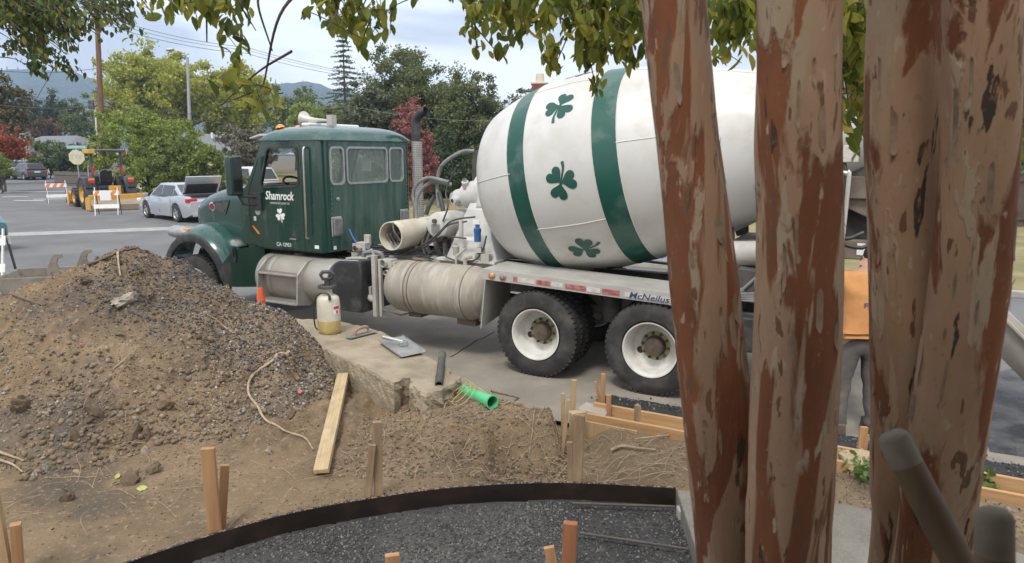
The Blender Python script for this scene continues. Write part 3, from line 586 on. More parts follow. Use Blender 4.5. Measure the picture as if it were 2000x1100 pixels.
# windscreen
b = MB(); WSv = lambda y, t: (4.905-.40*t, y, 2.06+.70*t); b.plate([(-.93, 0), (.93, 0), (.90, 1), (-.90, 1)], [rpoly([(-.88, .08), (-.03, .08), (-.03, .93), (-.84, .93)], .05), rpoly([(.03, .08), (.88, .08), (.84, .93), (.03, .93)], .05)], .03, lambda u, v, q: (WSv(u, v)[0]-q*.8, u, WSv(u, v)[2]-q*.4)); wf = b.build('windscreen_frame', m_black, T)
b = MB(); b.plate([(-.92, .02), (.92, .02), (.90, .98), (-.90, .98)], [], .006, lambda u, v, q: (WSv(u, v)[0]-.016-q*.8, u, WSv(u, v)[2]-.008-q*.4)); b.build('windscreen', m_glass, wf)
# door details
for s in (1, -1):
    b = MB(); off = [(x+(x-4.2)*.05, z+(z-2.4)*.06) for x, z in door_win]; b.plate(off, [[(x-(x-4.2)*.035, z-(z-2.4)*.04) for x, z in door_win]], .026, lambda u, v, q: (u, s*(CW+.008-q), v)); wfr = b.build('window_frame', m_black, T)
    if s < 0: g = MB(); g.plate(door_win, [], .006, lambda u, v, q: (u, -CW+.02+q, v)); g.build('pane', m_glass, wfr)
    b = MB()
    for a, c_ in (((3.79, 1.225), (3.79, 2.70)), ((4.62, 1.235), (4.87, 1.48)), ((4.87, 1.48), (4.87, 2.02)), ((4.87, 1.60), (3.79, 1.60)), ((4.87, 2.02), (4.62, 2.52)), ((3.79, 2.72), (4.50, 2.72))): b.beam((a[0], s*(CW+.0005), a[1]), (c_[0], s*(CW+.0005), c_[1]), .004, .008, (0, s, 0))
    b.build('door_seam', m_interior, T)
    b = MB(); b.tube(bez([(3.66, s*(CW+.004), 2.665), (3.66, s*(CW+.05), 2.66), (3.665, s*(CW+.062), 2.58), (3.675, s*(CW+.062), 2.1), (3.685, s*(CW+.062), 1.5), (3.70, s*(CW+.05), 1.42), (3.69, s*(CW+.004), 1.405)], 30), .017, 8); b.build('grab_handle', m_chrome, T, smooth=50)
    b = MB(); b.box((3.97, s*(CW+.003), 1.385), (.16, .008, .07)); hr_ = b.build('door_handle_recess', m_interior, T, bevel=.003)
    b = MB(); b.box((4.0, s*(CW+.014), 1.372), (.13, .02, .024)); b.build('door_handle', m_chrome, hr_, bevel=.006)
b = MB(); b.beam((4.81, CW+.006, 1.53), (4.69, CW+.006, 1.41), .012, .04, (0, 1, 0)); b.build('side_marker', m_amber, T, bevel=.006)
ux, uz = (-1, 0, 0), (0, 0, 1); yy = CW
lettering('Shamrock', m_decal, T, (4.52, yy, 1.925), ux, uz, .57, .125, shear=.22, bold=.02, name='door_lettering')
lettering('OPERATED BY CALMAT CO', m_decal, T, (4.43, yy, 1.865), ux, uz, .38, .026, bold=.0, name='door_lettering')
lettering('CA 12953', m_decal, T, (4.35, yy, 1.255), ux, uz, .29, .055, bold=.008, name='door_lettering')
def clover_pts(k=7):
    """three heart leaves and a stem, unit height about 2"""
    leaves = []
    for a in (90, 210, 330):
        C, S = math.cos(R(a)), math.sin(R(a)); o = []
        for i in range(28):
            t = 2*PI*i/28; x = .5*math.sin(t)**3*1.05; y = .42*(13*math.cos(t)-5*math.cos(2*t)-2*math.cos(3*t)-math.cos(4*t))/13+.52
            o.append((C*y-S*x, S*y+C*x))
        leaves.append((o, (C*.58, S*.58)))
    st = bez([(0, 0, 0), (.02, -.5, 0), (.06, -.85, 0), (.2, -1.15, 0)], 12); w = [.05, .05, .05, .05, .055, .055, .06, .06, .07, .08, .085, .09, .09]
    A = []; B = []
    for i, p in enumerate(st): t = (st[min(i+1, len(st)-1)]-st[max(i-1, 0)]).normalized(); A.append((p.x-t.y*w[i], p.y+t.x*w[i])); B.append((p.x+t.y*w[i], p.y-t.x*w[i]))
    return leaves, A, B
def clover(b, fn, sc, rot):
    leaves, A, B = clover_pts(); c_, s_ = math.cos(rot), math.sin(rot); f = lambda p: fn((p[0]*c_-p[1]*s_)*sc, (p[0]*s_+p[1]*c_)*sc)
    for o, m in leaves:
        rings = [[f((m[0]+(p[0]-m[0])*t, m[1]+(p[1]-m[1])*t)) for p in o] for t in (.02, .25, .5, .75, 1)]; b.loft(rings, True, False); b.add(rings[0], [tuple(range(len(rings[0])))])
    b.loft([[f(a), f(q)] for a, q in zip(A, B)], False, False); b.add([f((.09*math.cos(t), .09*math.sin(t))) for t in np.linspace(0, 2*PI, 13)[:-1]], [tuple(range(12))])
b = MB(); clover(b, lambda u, v: (4.24-u, CW+.004+.0, 1.715+v), .098, R(8)); b.build('door_shamrock', m_decal, T, fix=False)
b = MB(); b.lathe([(0, .0001), (.003, .055), (0, .056)], (4.70, CW, 1.745), (0, 1, 0), 20); b.build('round_sticker', M('blue_grey_sticker', (.35, .45, .5), .5, 0, (.5, .58, .62), 40), T)
b = MB(); b.span((4.74, CW+.002, 1.60), (4.79, CW+.004, 1.67)); b.span((3.52, CW+.002, 1.26), (3.60, CW+.004, 1.31)); b.build('sticker', m_decal, T)
# interior
b = MB(); b.span((4.55, -.9, 1.3), (4.97, .9, 2.06)); b.loft([[(4.55, y, 2.06), (4.5, y, 1.9), (4.75, y, 1.9), (4.9, y, 2.1)] for y in (-.9, .9)]); b.span((3.42, -.9, 1.24), (4.6, .9, 1.3)); b.build('dashboard', m_interior, T, bevel=.02)
for y in (.5, -.5):
    b = MB(); b.span((3.52, y-.26, 1.5), (4.02, y+.26, 1.66)); b.loft([[(3.45, y-.24, 1.62), (3.60, y-.26, 1.62), (3.60, y+.26, 1.62), (3.45, y+.24, 1.62)], [(3.42, y-.2, 2.18), (3.52, y-.22, 2.18), (3.52, y+.22, 2.18), (3.42, y+.2, 2.18)]]); b.build('seat', m_interior, T, bevel=.04)
b = MB(); ctr = Vector((4.36, .50, 2.10)); axs = Vector((-.62, 0, .78)).normalized(); e1 = Vector((0, 1, 0)); e2 = axs.cross(e1)
b.tube([ctr+(e1*math.cos(2*PI*i/28)+e2*math.sin(2*PI*i/28))*.225 for i in range(29)], .017, 8)
for a in (0, 120, 240): b.tube([ctr-axs*.05, ctr+(e1*math.cos(R(a+90))+e2*math.sin(R(a+90)))*.22], .014, 6)
b.lathe([(-.07, .06), (-.03, .07), (-.03, .001)], ctr, axs, 14); b.tube([ctr-axs*.05, ctr-axs*.45], .03, 8); b.build('steering_wheel', m_interior, T, smooth=50)
b = MB(); b.span((4.34, -.955, 2.30), (4.16, -.952, 2.49)); b.build('paper_notice', m_decal, T)
# hood
def hood_sec(x, hw, zt, zb, r):
    P = [(hw, zb), (hw, zb+(zt-zb)*.5)]+[(hw-r+r*math.cos(R(a)), zt-.05-r+r*math.sin(R(a))) for a in range(0, 76, 15)]+[(hw*.45, zt-.012), (0, zt)]
    return [(x, y, z) for y, z in P]+[(x, -y, z) for y, z in P[::-1][1:]]
b = MB(); b.loft([hood_sec(*q) for q in ((5.075, .90, 2.13, 1.20, .16), (5.45, .83, 2.12, 1.15, .17), (5.85, .77, 2.07, 1.10, .18), (6.2, .70, 1.99, 1.05, .18), (6.42, .65, 1.90, 1.02, .17), (6.53, .61, 1.82, 1.0, .15), (6.55, .57, 1.76, 1.02, .13))]); b.build('hood', m_green, T, smooth=50)
b = MB(); b.span((5.1, -.55, .62), (6.45, .55, 1.30)); b.span((5.0, -.80, 1.12), (5.06, .80, 1.30)); b.build('engine_bay', m_interior, T)
b = MB(); b.span((6.50, -.58, .80), (6.575, .58, 1.74)); gr = b.build('grille', m_chrome, T, bevel=.03)
b = MB()
for k in range(13): b.box((6.577, -.5+k*.083, 1.28), (.01, .05, .78))
b.build('grille_bars', m_interior, gr)
b = MB(); b.span((6.60, -1.15, .50), (6.74, 1.15, .82)); b.build('bumper', m_chrome, T, bevel=.04)
for s in (1, -1):
    hoody = lambda x: float(np.interp(x, [5.075, 5.45, 5.85, 6.2, 6.42], [.90, .83, .77, .70, .65]))
    vp = rpoly([(6.17, 1.66), (5.62, 1.635), (5.47, 1.88), (5.95, 1.83)], .05)
    b = MB(); b.plate(vp, [rpoly([(6.09, 1.68), (5.65, 1.665), (5.52, 1.855), (5.93, 1.81)], .04)], .014, lambda u, v, q: (u, s*(hoody(u)+.010-q), v)); ve = b.build('hood_vent', m_green, T)
    b = MB(); b.plate(rpoly([(5.93, 1.69), (5.66, 1.68), (5.53, 1.84), (5.86, 1.815)], .03), [], .004, lambda u, v, q: (u, s*(hoody(u)+.006-q), v)); b.build('vent_mesh', m_frame, ve)
    b = MB(); b.lathe([(0, .0001), (.012, .055), (.006, .07), (-.01, .07)], (5.99, s*(hoody(5.99)+.004), 1.755), (0, s, 0), 24); q = b.build('emblem', m_chrome, ve, smooth=50)
    b = MB(); b.lathe([(0, .0001), (.004, .048), (0, .05)], (5.99, s*(hoody(5.99)+.0165), 1.755), (0, s, 0), 24); b.build('emblem_face', M('emblem_red', (.22, .015, .02), .3), T)
    # fender: crest on the hood side falls to the flare
    secs = []
    for i in range(25):
        th = R(14+150*i/24); k = 1+.055*max(0, -math.cos(th)); prof = [(.58, 1.00), (.76, 1.005), (.92, .99), (1.04, .955), (1.13, .905), (1.175, .86)]
        secs.append([(6.0+math.cos(th)*r*k*.86, s*y, .50+math.sin(th)*r) for y, r in prof])
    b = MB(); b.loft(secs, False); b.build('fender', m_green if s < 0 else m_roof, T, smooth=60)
    secs = []
    for i in range(25):
        th = R(10+156*i/24); k = 1+.055*max(0, -math.cos(th)); prof = [(1.165, .868), (1.205, .85), (1.215, .80), (1.20, .745), (1.15, .74), (1.13, .80)]
        secs.append([(6.0+math.cos(th)*r*k*.86, s*y, .50+math.sin(th)*r) for y, r in prof])
    b = MB(); b.loft(secs, True); b.build('fender_flare', m_black, T, smooth=50)
    PL = [(5.31, 1.19, .94), (5.18, 1.185, 1.06), (5.06, 1.14, 1.16), (4.94, 1.07, 1.2), (4.84, 1.0, 1.21), (4.70, .96, 1.21)]
    b = MB(); b.loft([[(x, s*y, .60), (x, s*y, .60+(z-.6)*.5), (x, s*y, z), (x-.03, s*(y-.03), z), (x-.03, s*(y-.03), .60)] for x, y, z in PL]); b.build('splash_panel', m_green, T, smooth=50)
    b = MB(); b.loft([[(x+.02, s*(y+.012), .66), (x+.02, s*(y+.012), z-.02), (x, s*(y-.02), z-.02), (x, s*(y-.02), .66)] for x, y, z in [(5.33, 1.16, .90), (5.29, 1.195, .92), (5.2, 1.19, .98), (5.13, 1.175, 1.0)]]); b.build('mud_guard_rubber', m_black, T, smooth=50)
    b = MB(); b.span((5.03, s*1.14, .98), (5.09, s*1.175, 1.22)); b.box((5.06, s*1.18, 1.13), (.03, .04, .14)); b.build('hood_latch', m_black, T, bevel=.008)
    b = MB(); b.loft([[(x, s*(1.05+hy*math.cos(R(a))), 1.36+hz*math.sin(R(a))) for a in range(0, 360, 30)] for x, hy, hz in ((6.58, .10, .075), (6.56, .125, .092), (6.46, .135, .10), (6.30, .13, .095), (6.16, .09, .06))]); hl = b.build('headlight', m_steel, T, smooth=60)
    b = MB(); b.loft([[(x, s*(1.05+hy*math.cos(R(a))), 1.36+hz*math.sin(R(a))) for a in range(0, 360, 30)] for x, hy, hz in ((6.595, .06, .05), (6.575, .10, .075))]); b.build('lens', m_decal, hl, smooth=60)
    b = MB(); b.box((6.19, s*1.10, 1.40), (.15, .06, .05)); b.build('turn_signal', m_amber, T, bevel=.012)
    b = MB(); b.plate(arc((6.0, .52), .80, 0, 180, 20), [], .02, lambda u, v, q: (6.0+(u-6.0)*.9, s*(.585+q), v)); b.build('wheel_well', m_interior, T)
    # mirror
    b = MB(); b.loft([[(4.70+.0*q, s*(1.31+w_), z) for w_ in (-.10, .10)]+[(4.78+dx, s*(1.31+w_), z) for w_, dx in ((.10, .05), (.04, .11), (-.04, .11), (-.10, .05))] for q, (z, dd) in enumerate(((1.99, 0), (2.04, 0), (2.3, 0), (2.5, 0), (2.55, 0)))]); mo = b.build('mirror', m_green, T, smooth=35, bevel=.025)
    b = MB(); b.span((4.692, s*1.23, 2.04), (4.699, s*1.39, 2.52)); b.build('mirror_glass', m_mirror, mo)
    b = MB(); b.tube([(4.76, s*1.28, 2.06), (4.74, s*1.22, 1.98), (4.68, s*1.02, 1.95)], .022, 6); b.tube([(4.76, s*1.28, 2.02), (4.74, s*1.2, 1.86), (4.68, s*1.02, 1.84)], .02, 6); b.span((4.58, s*.98, 1.76), (4.76, s*1.03, 2.02)); b.build('mirror_arm', m_black, T, bevel=.006)
# horn, marker lamps
b = MB(); b.lathe([(0, .125), (.02, .115), (.06, .075), (.14, .045), (.22, .035), (.52, .022)], (4.30, .36, 3.08), (-1, 0, -.06), 20); b.lathe([(.004, .11), (.05, .06), (.10, .02)], (4.30, .36, 3.08), (-1, 0, -.06), 20); b.box((3.76, .36, 3.06), (.10, .10, .15)); b.cyl((4.15, .36, 3.05), (4.15, .36, 2.96), .012, 6); b.build('air_horn', m_rail, T, smooth=50)
for y in (.72, .36, 0, -.36, -.72): b = MB(); b.lathe([(0, .07), (.03, .06), (.055, .03), (.06, .001)], (4.42, y, 2.945), (.25, 0, 1), 12); b.build('marker_lamp', m_amber, T, smooth=60)
b = MB(); b.box((4.1, 0, 3.0), (.16, 1.1, .05)); b.build('light_bar', m_decal, T, bevel=.02)
# exhaust
b = MB(); b.cyl((3.30, -1.06, 1.1), (3.30, -1.06, 2.78), .075, 18); b.build('exhaust_pipe', m_frame, T, smooth=50)
b = MB(); b.tube(bez([(3.30, -1.06, 2.75), (3.30, -1.06, 3.02), (3.28, -1.06, 3.12), (3.20, -1.06, 3.20), (3.09, -1.06, 3.245)], 16), .072, 16, caps=False); b.tube(bez([(3.30, -1.06, 2.75), (3.30, -1.06, 3.02), (3.28, -1.06, 3.12), (3.20, -1.06, 3.20), (3.09, -1.06, 3.245)], 16), .066, 16, caps=False); b.build('exhaust_elbow', m_black, T, smooth=60, fix=False)
b = MB(); b.lathe([(1.5, .098), (2.77, .098)], (3.30, -1.06, 0), (0, 0, 1), 20, a0=R(-100), a1=R(100), up=(-1, 0, 0)); b.lathe([(1.5, .092), (2.77, .092)], (3.30, -1.06, 0), (0, 0, 1), 20, a0=R(-100), a1=R(100), up=(-1, 0, 0)); hs = b.build('heat_shield', m_alu, T, smooth=60, fix=False)
b = MB()
for z in np.arange(1.52, 2.76, .035):
    for a in range(-90, 91, 18): b.box((3.30-.0985*math.cos(R(a)), -1.06-.0985*math.sin(R(a)), z), (.004, .014, .012), rz=R(a))
b.build('shield_slots', m_frame, hs)
# left fuel tank with steps, battery box, round tank
b = MB(); b.lathe([(2.98, .001), (2.99, .30), (3.0, .33), (4.60, .33), (4.625, .30), (4.66, .001)], (0, .875, .79), (1, 0, 0), 36)
b.build('fuel_tank', m_tankal, T, smooth=40)
b = MB()
for x in (4.30, 3.20): b.lathe([(x, .336), (x+.06, .336)], (0, .875, .79), (1, 0, 0), 36)
b.build('tank_strap', m_alu, T, smooth=40)
b = MB(); b.lathe([(0, .075), (.05, .075), (.055, .06), (.04, .03), (.04, .001)], (4.08, .80, 1.105), (0, .2, 1), 18); b.build('fuel_cap', m_frame, T, smooth=40)
b = MB()
for x in (4.42, 3.64): b.plate([(.98, 1.12), (1.12, 1.08), (1.30, .925), (1.335, .50), (1.10, .455), (.95, .50)], [], .03, lambda u, v, q: (x+q, u, v))
b.build('step_bracket', m_alu, T, bevel=.006)
for z, y0, y1 in ((.515, 1.12, 1.33), (.915, 1.12, 1.30)):
    b = MB(); b.span((3.675, y0, z-.03), (4.42, y1, z)); st = b.build('step', m_alu, T, bevel=.006); b = MB()
    for i in range(24):
        for j in range(4): b.box((3.69+i*.031, y0+.025+j*.042, z+.004), (.016, .018, .008))
    b.build('step_tread', m_tankal, st)
b = MB(); prof = [(2.58, .48), (3.10, .48), (3.16, .52), (3.18, .80)]+[(2.86+.32*math.cos(R(a)), .84+.33*math.sin(R(a))) for a in range(0, 80, 10)]+[(2.70, 1.18), (2.58, 1.19)]
b.plate(prof, [], .62, lambda u, v, q: (u, 1.215-q, v)); bx_ = b.build('battery_box', m_black, T, smooth=30, bevel=.02)
b = MB(); pp = [(2.86+.325*math.cos(R(a)), .84+.335*math.sin(R(a))) for a in range(-5, 80, 8)]+[(2.62, 1.185)]; b.tube([(x, 1.20, z+.004) for x, z in pp], .012, 6); b.tube([(x, 1.02, z+.004) for x, z in pp], .010, 6); b.build('box_trim', m_steel, bx_, smooth=50)
b = MB(); b.tube(bez([(2.75, .95, 1.20), (2.72, .95, 1.26), (2.5, .93, 1.27), (2.45, .9, 1.2)], 12), .03, 8); b.build('box_handle', m_hosegrey, bx_, smooth=50)
b = MB(); b.lathe([(.80, .001), (.79, .10), (.83, .22), (.90, .30), (1.0, .335), (1.04, .345), (2.1, .345), (2.16, .335), (2.27, .28), (2.33, .18), (2.36, .001)], (0, .86, .845), (1, 0, 0), 40); b.build('water_tank', m_tank2, T, smooth=50)
b = MB()
for x in (1.04, 1.84, 1.90): b.lathe([(x, .346), (x+.009, .351), (x+.018, .346)], (0, .86, .845), (1, 0, 0), 40)
b.build('tank_band', m_rust, T, smooth=40)
b = MB(); b.lathe([(0, .13), (.03, .13), (.035, .10), (.03, .001)], (1.95, .72, 1.165), (0, -.3, 1), 20); b.tube([(1.95+.12*math.cos(a), .72+.12*math.sin(a), 1.205) for a in np.linspace(0, 2*PI, 20)], .008, 5); b.build('tank_lid', m_rust, T, smooth=40)
b = MB(); b.tube([(1.40, .72, 1.17), (1.40, .72, 1.27), (1.33, .62, 1.36)], .018, 8); b.tube([(1.26, .72, 1.17), (1.26, .72, 1.26), (1.18, .68, 1.28)], .03, 8); b.build('tank_fittings', m_cement, T, smooth=50)
b = MB(); b.span((1.0, .6, .42), (1.28, .9, .54)); b.span((1.85, .6, .44), (2.05, .9, .55)); b.tube([(1.9, .9, .52), (2.1, 1.0, .47), (2.4, 1.05, .52)], .012, 6); b.build('tank_bracket', m_rust, T)
b = MB(); b.span((2.44, 1.03, .42), (2.50, 1.10, 1.26)); b.span((2.38, 1.0, .42), (2.42, 1.06, 1.20)); b.tube([(2.47, 1.07, 1.25), (2.49, 1.10, 1.34)], .02, 8); b.build('control_post', m_cement, T, bevel=.008)
b = MB(); b.span((2.24, .86, 1.08), (2.40, 1.0, 1.20)); b.lathe([(0, .05), (.06, .05)], (2.34, 1.0, 1.15), (0, 1, 0), 12); b.lathe([(0, .035), (.06, .035)], (2.3, 1.0, 1.03), (0, 1, 0), 12); b.box((2.58, 1.02, .75), (.08, .1, .14)); b.lathe([(-.06, .05), (.06, .05)], (2.56, 1.05, .66), (1, 0, .3), 12); b.build('valve_block', m_cement, T, bevel=.006)
b = MB(); b.span((.82, .40, 1.10), (3.30, .58, 1.20)); b.span((.82, -.58, 1.10), (3.30, -.40, 1.20)); b.span((2.2, .58, 1.12), (3.05, .98, 1.17)); b.build('sub_frame', m_cement, T, bevel=.006)
# beige pipe across the frame with coiled hose inside
b = MB(); b.lathe([(-.90, .192), (.92, .192), (.92, .178), (-.9, .178), (-.9, .192)], (2.30, 0, 1.505), (0, 1, 0), 40); b.build('hose_pipe', m_pvc, T, smooth=40)
b = MB()
for k in range(6):
    r_ = .15-.021*k; b.tube([(2.30+r_*1.0*math.cos(a)*.9, .80-.05*k+.03*math.sin(3*a), 1.47+r_*.9*math.sin(a)) for a in np.linspace(R(-185+10*k), R(20+14*k), 18)], .018, 8)
b.tube([(2.25, .93, 1.69), (2.26, .90, 1.58), (2.22, .82, 1.44)], .014, 8); b.build('coiled_hose', m_hosegrey, T, smooth=50)
b = MB(); b.span((2.15, .3, 1.2), (2.45, .42, 1.33)); b.span((2.15, -.42, 1.2), (2.45, -.3, 1.33)); b.build('pipe_cradle', m_rust, T)
# front pedestal, gearbox, water tank on the pedestal
b = MB(); b.loft([[(x, y, z) for x, y in ((xc-hx, -hy), (xc+hx, -hy), (xc+hx, hy), (xc-hx, hy))] for z, xc, hx, hy in ((1.20, 1.28, .40, .56), (1.5, 1.30, .28, .46), (1.85, 1.30, .17, .34), (1.93, 1.30, .16, .28))]); b.build('front_pedestal', m_pale, T, bevel=.015)
b = MB(); b.span((.86, .40, 1.19), (1.75, .66, 1.225)); b.span((.95, .555, 1.30), (1.22, .64, 1.315)); b.build('pedestal_shelf', m_pale, T, bevel=.004)
ax = Vector((-math.cos(.177), 0, math.sin(.177))); D0 = Vector((1.078, 0, 2.105))
b = MB(); b.lathe([(-.84, .001), (-.84, .09), (-.76, .12), (-.64, .125), (-.63, .16), (-.50, .17), (-.49, .195), (-.34, .20), (-.33, .27), (-.14, .29), (-.10, .35), (.02, .36)], D0, ax, 28)
for a in range(0, 360, 30): b.lathe([(-.12, .02), (-.15, .02), (-.15, .001)], D0+Vector((0, math.cos(R(a)), math.sin(R(a))))*.21, ax, 6)
b.build('gearbox', m_pale, T, smooth=35)
b = MB(); b.plate(rpoly([(-.34, 1.86), (.34, 1.86), (.30, 2.30), (.16, 2.44), (-.16, 2.44), (-.30, 2.30)], .06), [[(.255*math.cos(t), 2.12+.255*math.sin(t)) for t in np.linspace(0, 2*PI, 25)[:-1]]], .09, lambda u, v, q: (1.20+q-.17*(v-2.12), u, v)); b.build('gearbox_bracket', m_pale, T, bevel=.012)
b = MB(); b.lathe([(0, .045), (.05, .05), (.12, .05), (.13, .03), (.16, .03)], (1.62, .10, 2.10), (-.1, .5, 1), 12); b.lathe([(0, .055), (.14, .055), (.15, .03)], (1.74, .06, 1.96), (.3, .9, -.1), 12); b.build('hydraulic_port', m_pale, T, smooth=40)
b = MB(); b.span((1.48, -.10, 2.2), (1.58, .02, 2.62)); b.build('hose_stand', m_frame, T, bevel=.01)
b = MB(); b.lathe([(-.55, .175), (.52, .175), (.56, .165), (.585, .10), (.59, .001)], (1.80, 0, 1.64), (0, 1, 0), 30); wt = b.build('oil_tank', m_pale, T, smooth=40)
b = MB(); b.lathe([(0, .03), (.04, .03), (.04, .001)], (1.81, .585, 1.70), (0, 1, 0), 10); b.build('filler_plug', m_frame, wt)
b = MB(); b.span((1.74, .592, 1.54), (1.87, .594, 1.66)); b.build('information_label', m_hosegrey, wt)
def hoses(spec, r, mat, name):
    b = MB()
    for P in spec: b.tube(bez(P, 20), r, 8)
    return b.build(name, mat, T, smooth=60)
hoses([[(1.55, .0, 2.62), (1.72, .08, 2.60), (1.98, .16, 2.42), (2.06, .16, 2.16), (2.0, .22, 1.85)], [(1.86, .1, 2.16), (2.10, .22, 2.20), (2.30, .30, 2.0), (2.28, .36, 1.66), (2.2, .5, 1.28)], [(1.84, .2, 2.2), (2.15, .28, 2.25), (2.36, .3, 2.08), (2.32, .32, 1.75)]], .026, m_hosegrey, 'hydraulic_hose')
hoses([[(2.02, .18, 2.05), (1.95, .22, 1.9), (1.9, .25, 1.78)], [(2.15, .1, 2.0), (2.18, .2, 1.86), (2.2, .25, 1.74)], [(2.1, .3, 1.6), (2.12, .45, 1.4), (2.05, .5, 1.22)], [(2.0, .4, 1.55), (2.02, .5, 1.36), (1.95, .52, 1.24)], [(1.9, .45, 1.50), (1.85, .52, 1.35), (1.8, .5, 1.22)], [(1.78, .4, 1.48), (1.72, .5, 1.34), (1.65, .5, 1.22)]], .032, m_hose, 'thick_hose')
hoses([[(1.58, .42, 2.4), (1.7, .48, 2.1), (1.62, .56, 1.9), (1.68, .6, 1.7)], [(1.2, .56, 1.78), (1.5, .66, 1.72), (1.75, .7, 1.5), (2.1, .72, 1.30), (2.5, .62, 1.2)], [(1.3, .6, 1.72), (1.55, .68, 1.66), (1.8, .72, 1.42), (2.2, .7, 1.24)], [(1.62, .66, 1.42), (1.58, .7, 1.26), (1.3, .7, 1.2), (1.1, .68, 1.26), (1.06, .64, 1.4)], [(1.0, .62, 1.55), (1.02, .66, 1.4), (1.1, .64, 1.3)], [(1.3, .62, 1.5), (1.6, .7, 1.52), (1.75, .66, 1.45)]], .011, m_hose, 'thin_hose')
hoses([[(2.6, .7, 1.22), (2.9, .72, 1.28), (3.1, .7, 1.36), (3.28, .62, 1.52)], ], .012, m_blue, 'blue_air_line')
b = MB(); rng_ = random.Random(8)
for k in range(26):
    y = rng_.uniform(.1, .75); x0 = rng_.uniform(1.7, 2.5); b.tube(bez([(x0, y, 1.20+rng_.uniform(.01, .06)), (x0+.4, y+rng_.uniform(-.1, .1), 1.22+rng_.uniform(0, .08)), (x0+.8, y+rng_.uniform(-.15, .15), 1.21+rng_.uniform(0, .07))], 10), .011, 5)
b.build('cable_bundle', m_hose, T, smooth=60, fix=False)
b = MB(); b.box((2.95, .62, 1.38), (.10, .05, .16)); b.box((2.98, .68, 1.30), (.16, .12, .12)); b.lathe([(0, .05), (.07, .05)], (3.02, .74, 1.27), (0, 1, 0), 12); b.box((3.1, .6, 1.27), (.14, .2, .12)); b.build('air_valves', m_cement, T, bevel=.01)
b = MB(); b.lathe([(-.08, .045), (.04, .045), (.05, .05), (.09, .05), (.1, .03), (.14, .03)], (1.12, .64, 1.55), (0, 0, 1), 14); fl_ = b.build('filter_bowl', m_blue, T, smooth=40)
b = MB(); b.lathe([(-.09, .035), (0, .045), (.03, .05), (.05, .03)], (1.45, .64, 1.36), (0, 0, 1), 12); b.lathe([(-.1, .03), (.1, .03), (.12, .02)], (1.38, .62, 1.62), (0, 0, 1), 10); b.box((1.1, .62, 1.36), (.1, .1, .06)); b.box((1.0, .64, 1.26), (.12, .05, .12)); b.build('filter_fittings', m_cement, T, smooth=40)
b = MB(); b.box((1.16, .60, 1.72), (.10, .006, .06)); b.box((1.22, .62, 1.50), (.22, .006, .05)); b.build('pedestal_sticker', m_decal, T)
# drum
DS = [0, .03, .12, .3, .6, 1.0, 1.5, 2.1, 2.8, 3.8, 4.35]; DR = [.30, .60, .925, 1.018, 1.118, 1.195, 1.204, 1.13, .971, .643, .50]
_ss = np.linspace(0, 4.35, 90); _rr = np.interp(_ss, DS, DR)
for _ in range(3): _rr[3:-1] = .25*_rr[2:-2]+.5*_rr[3:-1]+.25*_rr[4:]
drad = lambda s: float(np.interp(s, _ss, _rr))
b = MB(); b.lathe([(0, .001)]+[(s, r) for s, r in zip(_ss, _rr)], D0, ax, 96, up=(math.sin(.177), 0, math.cos(.177))); drum = b.build('drum', m_drum, T, smooth=50)
UPV = Vector((math.sin(.177), 0, math.cos(.177))); LFV = ax.cross(UPV)
def dpt(s, a, off=0.): return D0+ax*s+(UPV*math.cos(a)+LFV*math.sin(a))*(drad(s)+off)
SGN = 1 if LFV.y > 0 else -1
for s0, s1 in ((.705, .955), (1.775, 2.05)):
    b = MB(); b.lathe([(s, drad(s)+.0035) for s in np.linspace(s0, s1, 7)], D0, ax, 96, up=tuple(UPV)); b.build('drum_band', m_band, drum, smooth=50, fix=False)
for ang, rot in ((50, -24), (94, 158), (136, 100), (170, 60), (210, 20), (250, -40), (290, 10), (330, 60), (10, 100)):
    b = MB(); sc_ = 1.385; a0 = R(ang)
    clover(b, lambda u, v: dpt(sc_+u, SGN*(a0-v/1.2), .006), .200, R(rot)); b.build('drum_shamrock', m_band, drum, fix=False)
b = MB()
for sa, sb, a in ((.15, .74, 84), (.93, 1.78, 118), (2.04, 3.0, 78), (2.04, 3.7, 20), (.93, 1.78, 30)):
    b.tube([dpt(s, SGN*R(a), .002) for s in np.linspace(sa, sb, 12)], .006, 5)
for s in (.705, .955, 1.775, 2.05, 2.9): b.tube([dpt(s, a, .003) for a in np.linspace(0, 2*PI, 73)], .005, 4)
b.build('drum_seam', m_seam, drum, fix=False)
b = MB(); b.lathe([(3.5, drad(3.5)+.002), (3.5, drad(3.5)+.05), (3.62, drad(3.6)+.06), (3.62, drad(3.62))], D0, ax, 72); b.build('drum_track', m_frame, drum, smooth=30)
# rear fender rail
zr = lambda x: 1.235-.035*(.70-x)
b = MB(); b.loft([[(x, 1.22, zr(x)-.125), (x, 1.225, zr(x)), (x, .62, zr(x)+.012), (x, .62, zr(x)-.01), (x, 1.205, zr(x)-.022), (x, 1.205, zr(x)-.125)] for x in (.70, -2.05)]); b.loft([[(x, -1.22, zr(x)-.125), (x, -1.225, zr(x)), (x, -.62, zr(x)+.012), (x, -.62, zr(x)-.01), (x, -1.205, zr(x)-.022), (x, -1.205, zr(x)-.125)] for x in (.70, -2.05)]); rl = b.build('fender_rail', m_rail, T)
b = MB(); b.plate([(1.22, zr(.7)-.01), (.62, zr(.7)), (.62, zr(.7)-.11), (1.22, zr(.7)-.13)], [], .01, lambda u, v, q: (.70+q, u, v)); b.build('rail_end', m_rail, rl)
def tape(x0, x1, mat, nm='reflective_tape'):
    b = MB(); b.add([(x0, 1.2275, zr(x0)-.10), (x1, 1.2275, zr(x1)-.10), (x1, 1.2285, zr(x1)-.045), (x0, 1.2285, zr(x0)-.045)], [(0, 1, 2, 3)]); b.build(nm, mat, rl, fix=False)
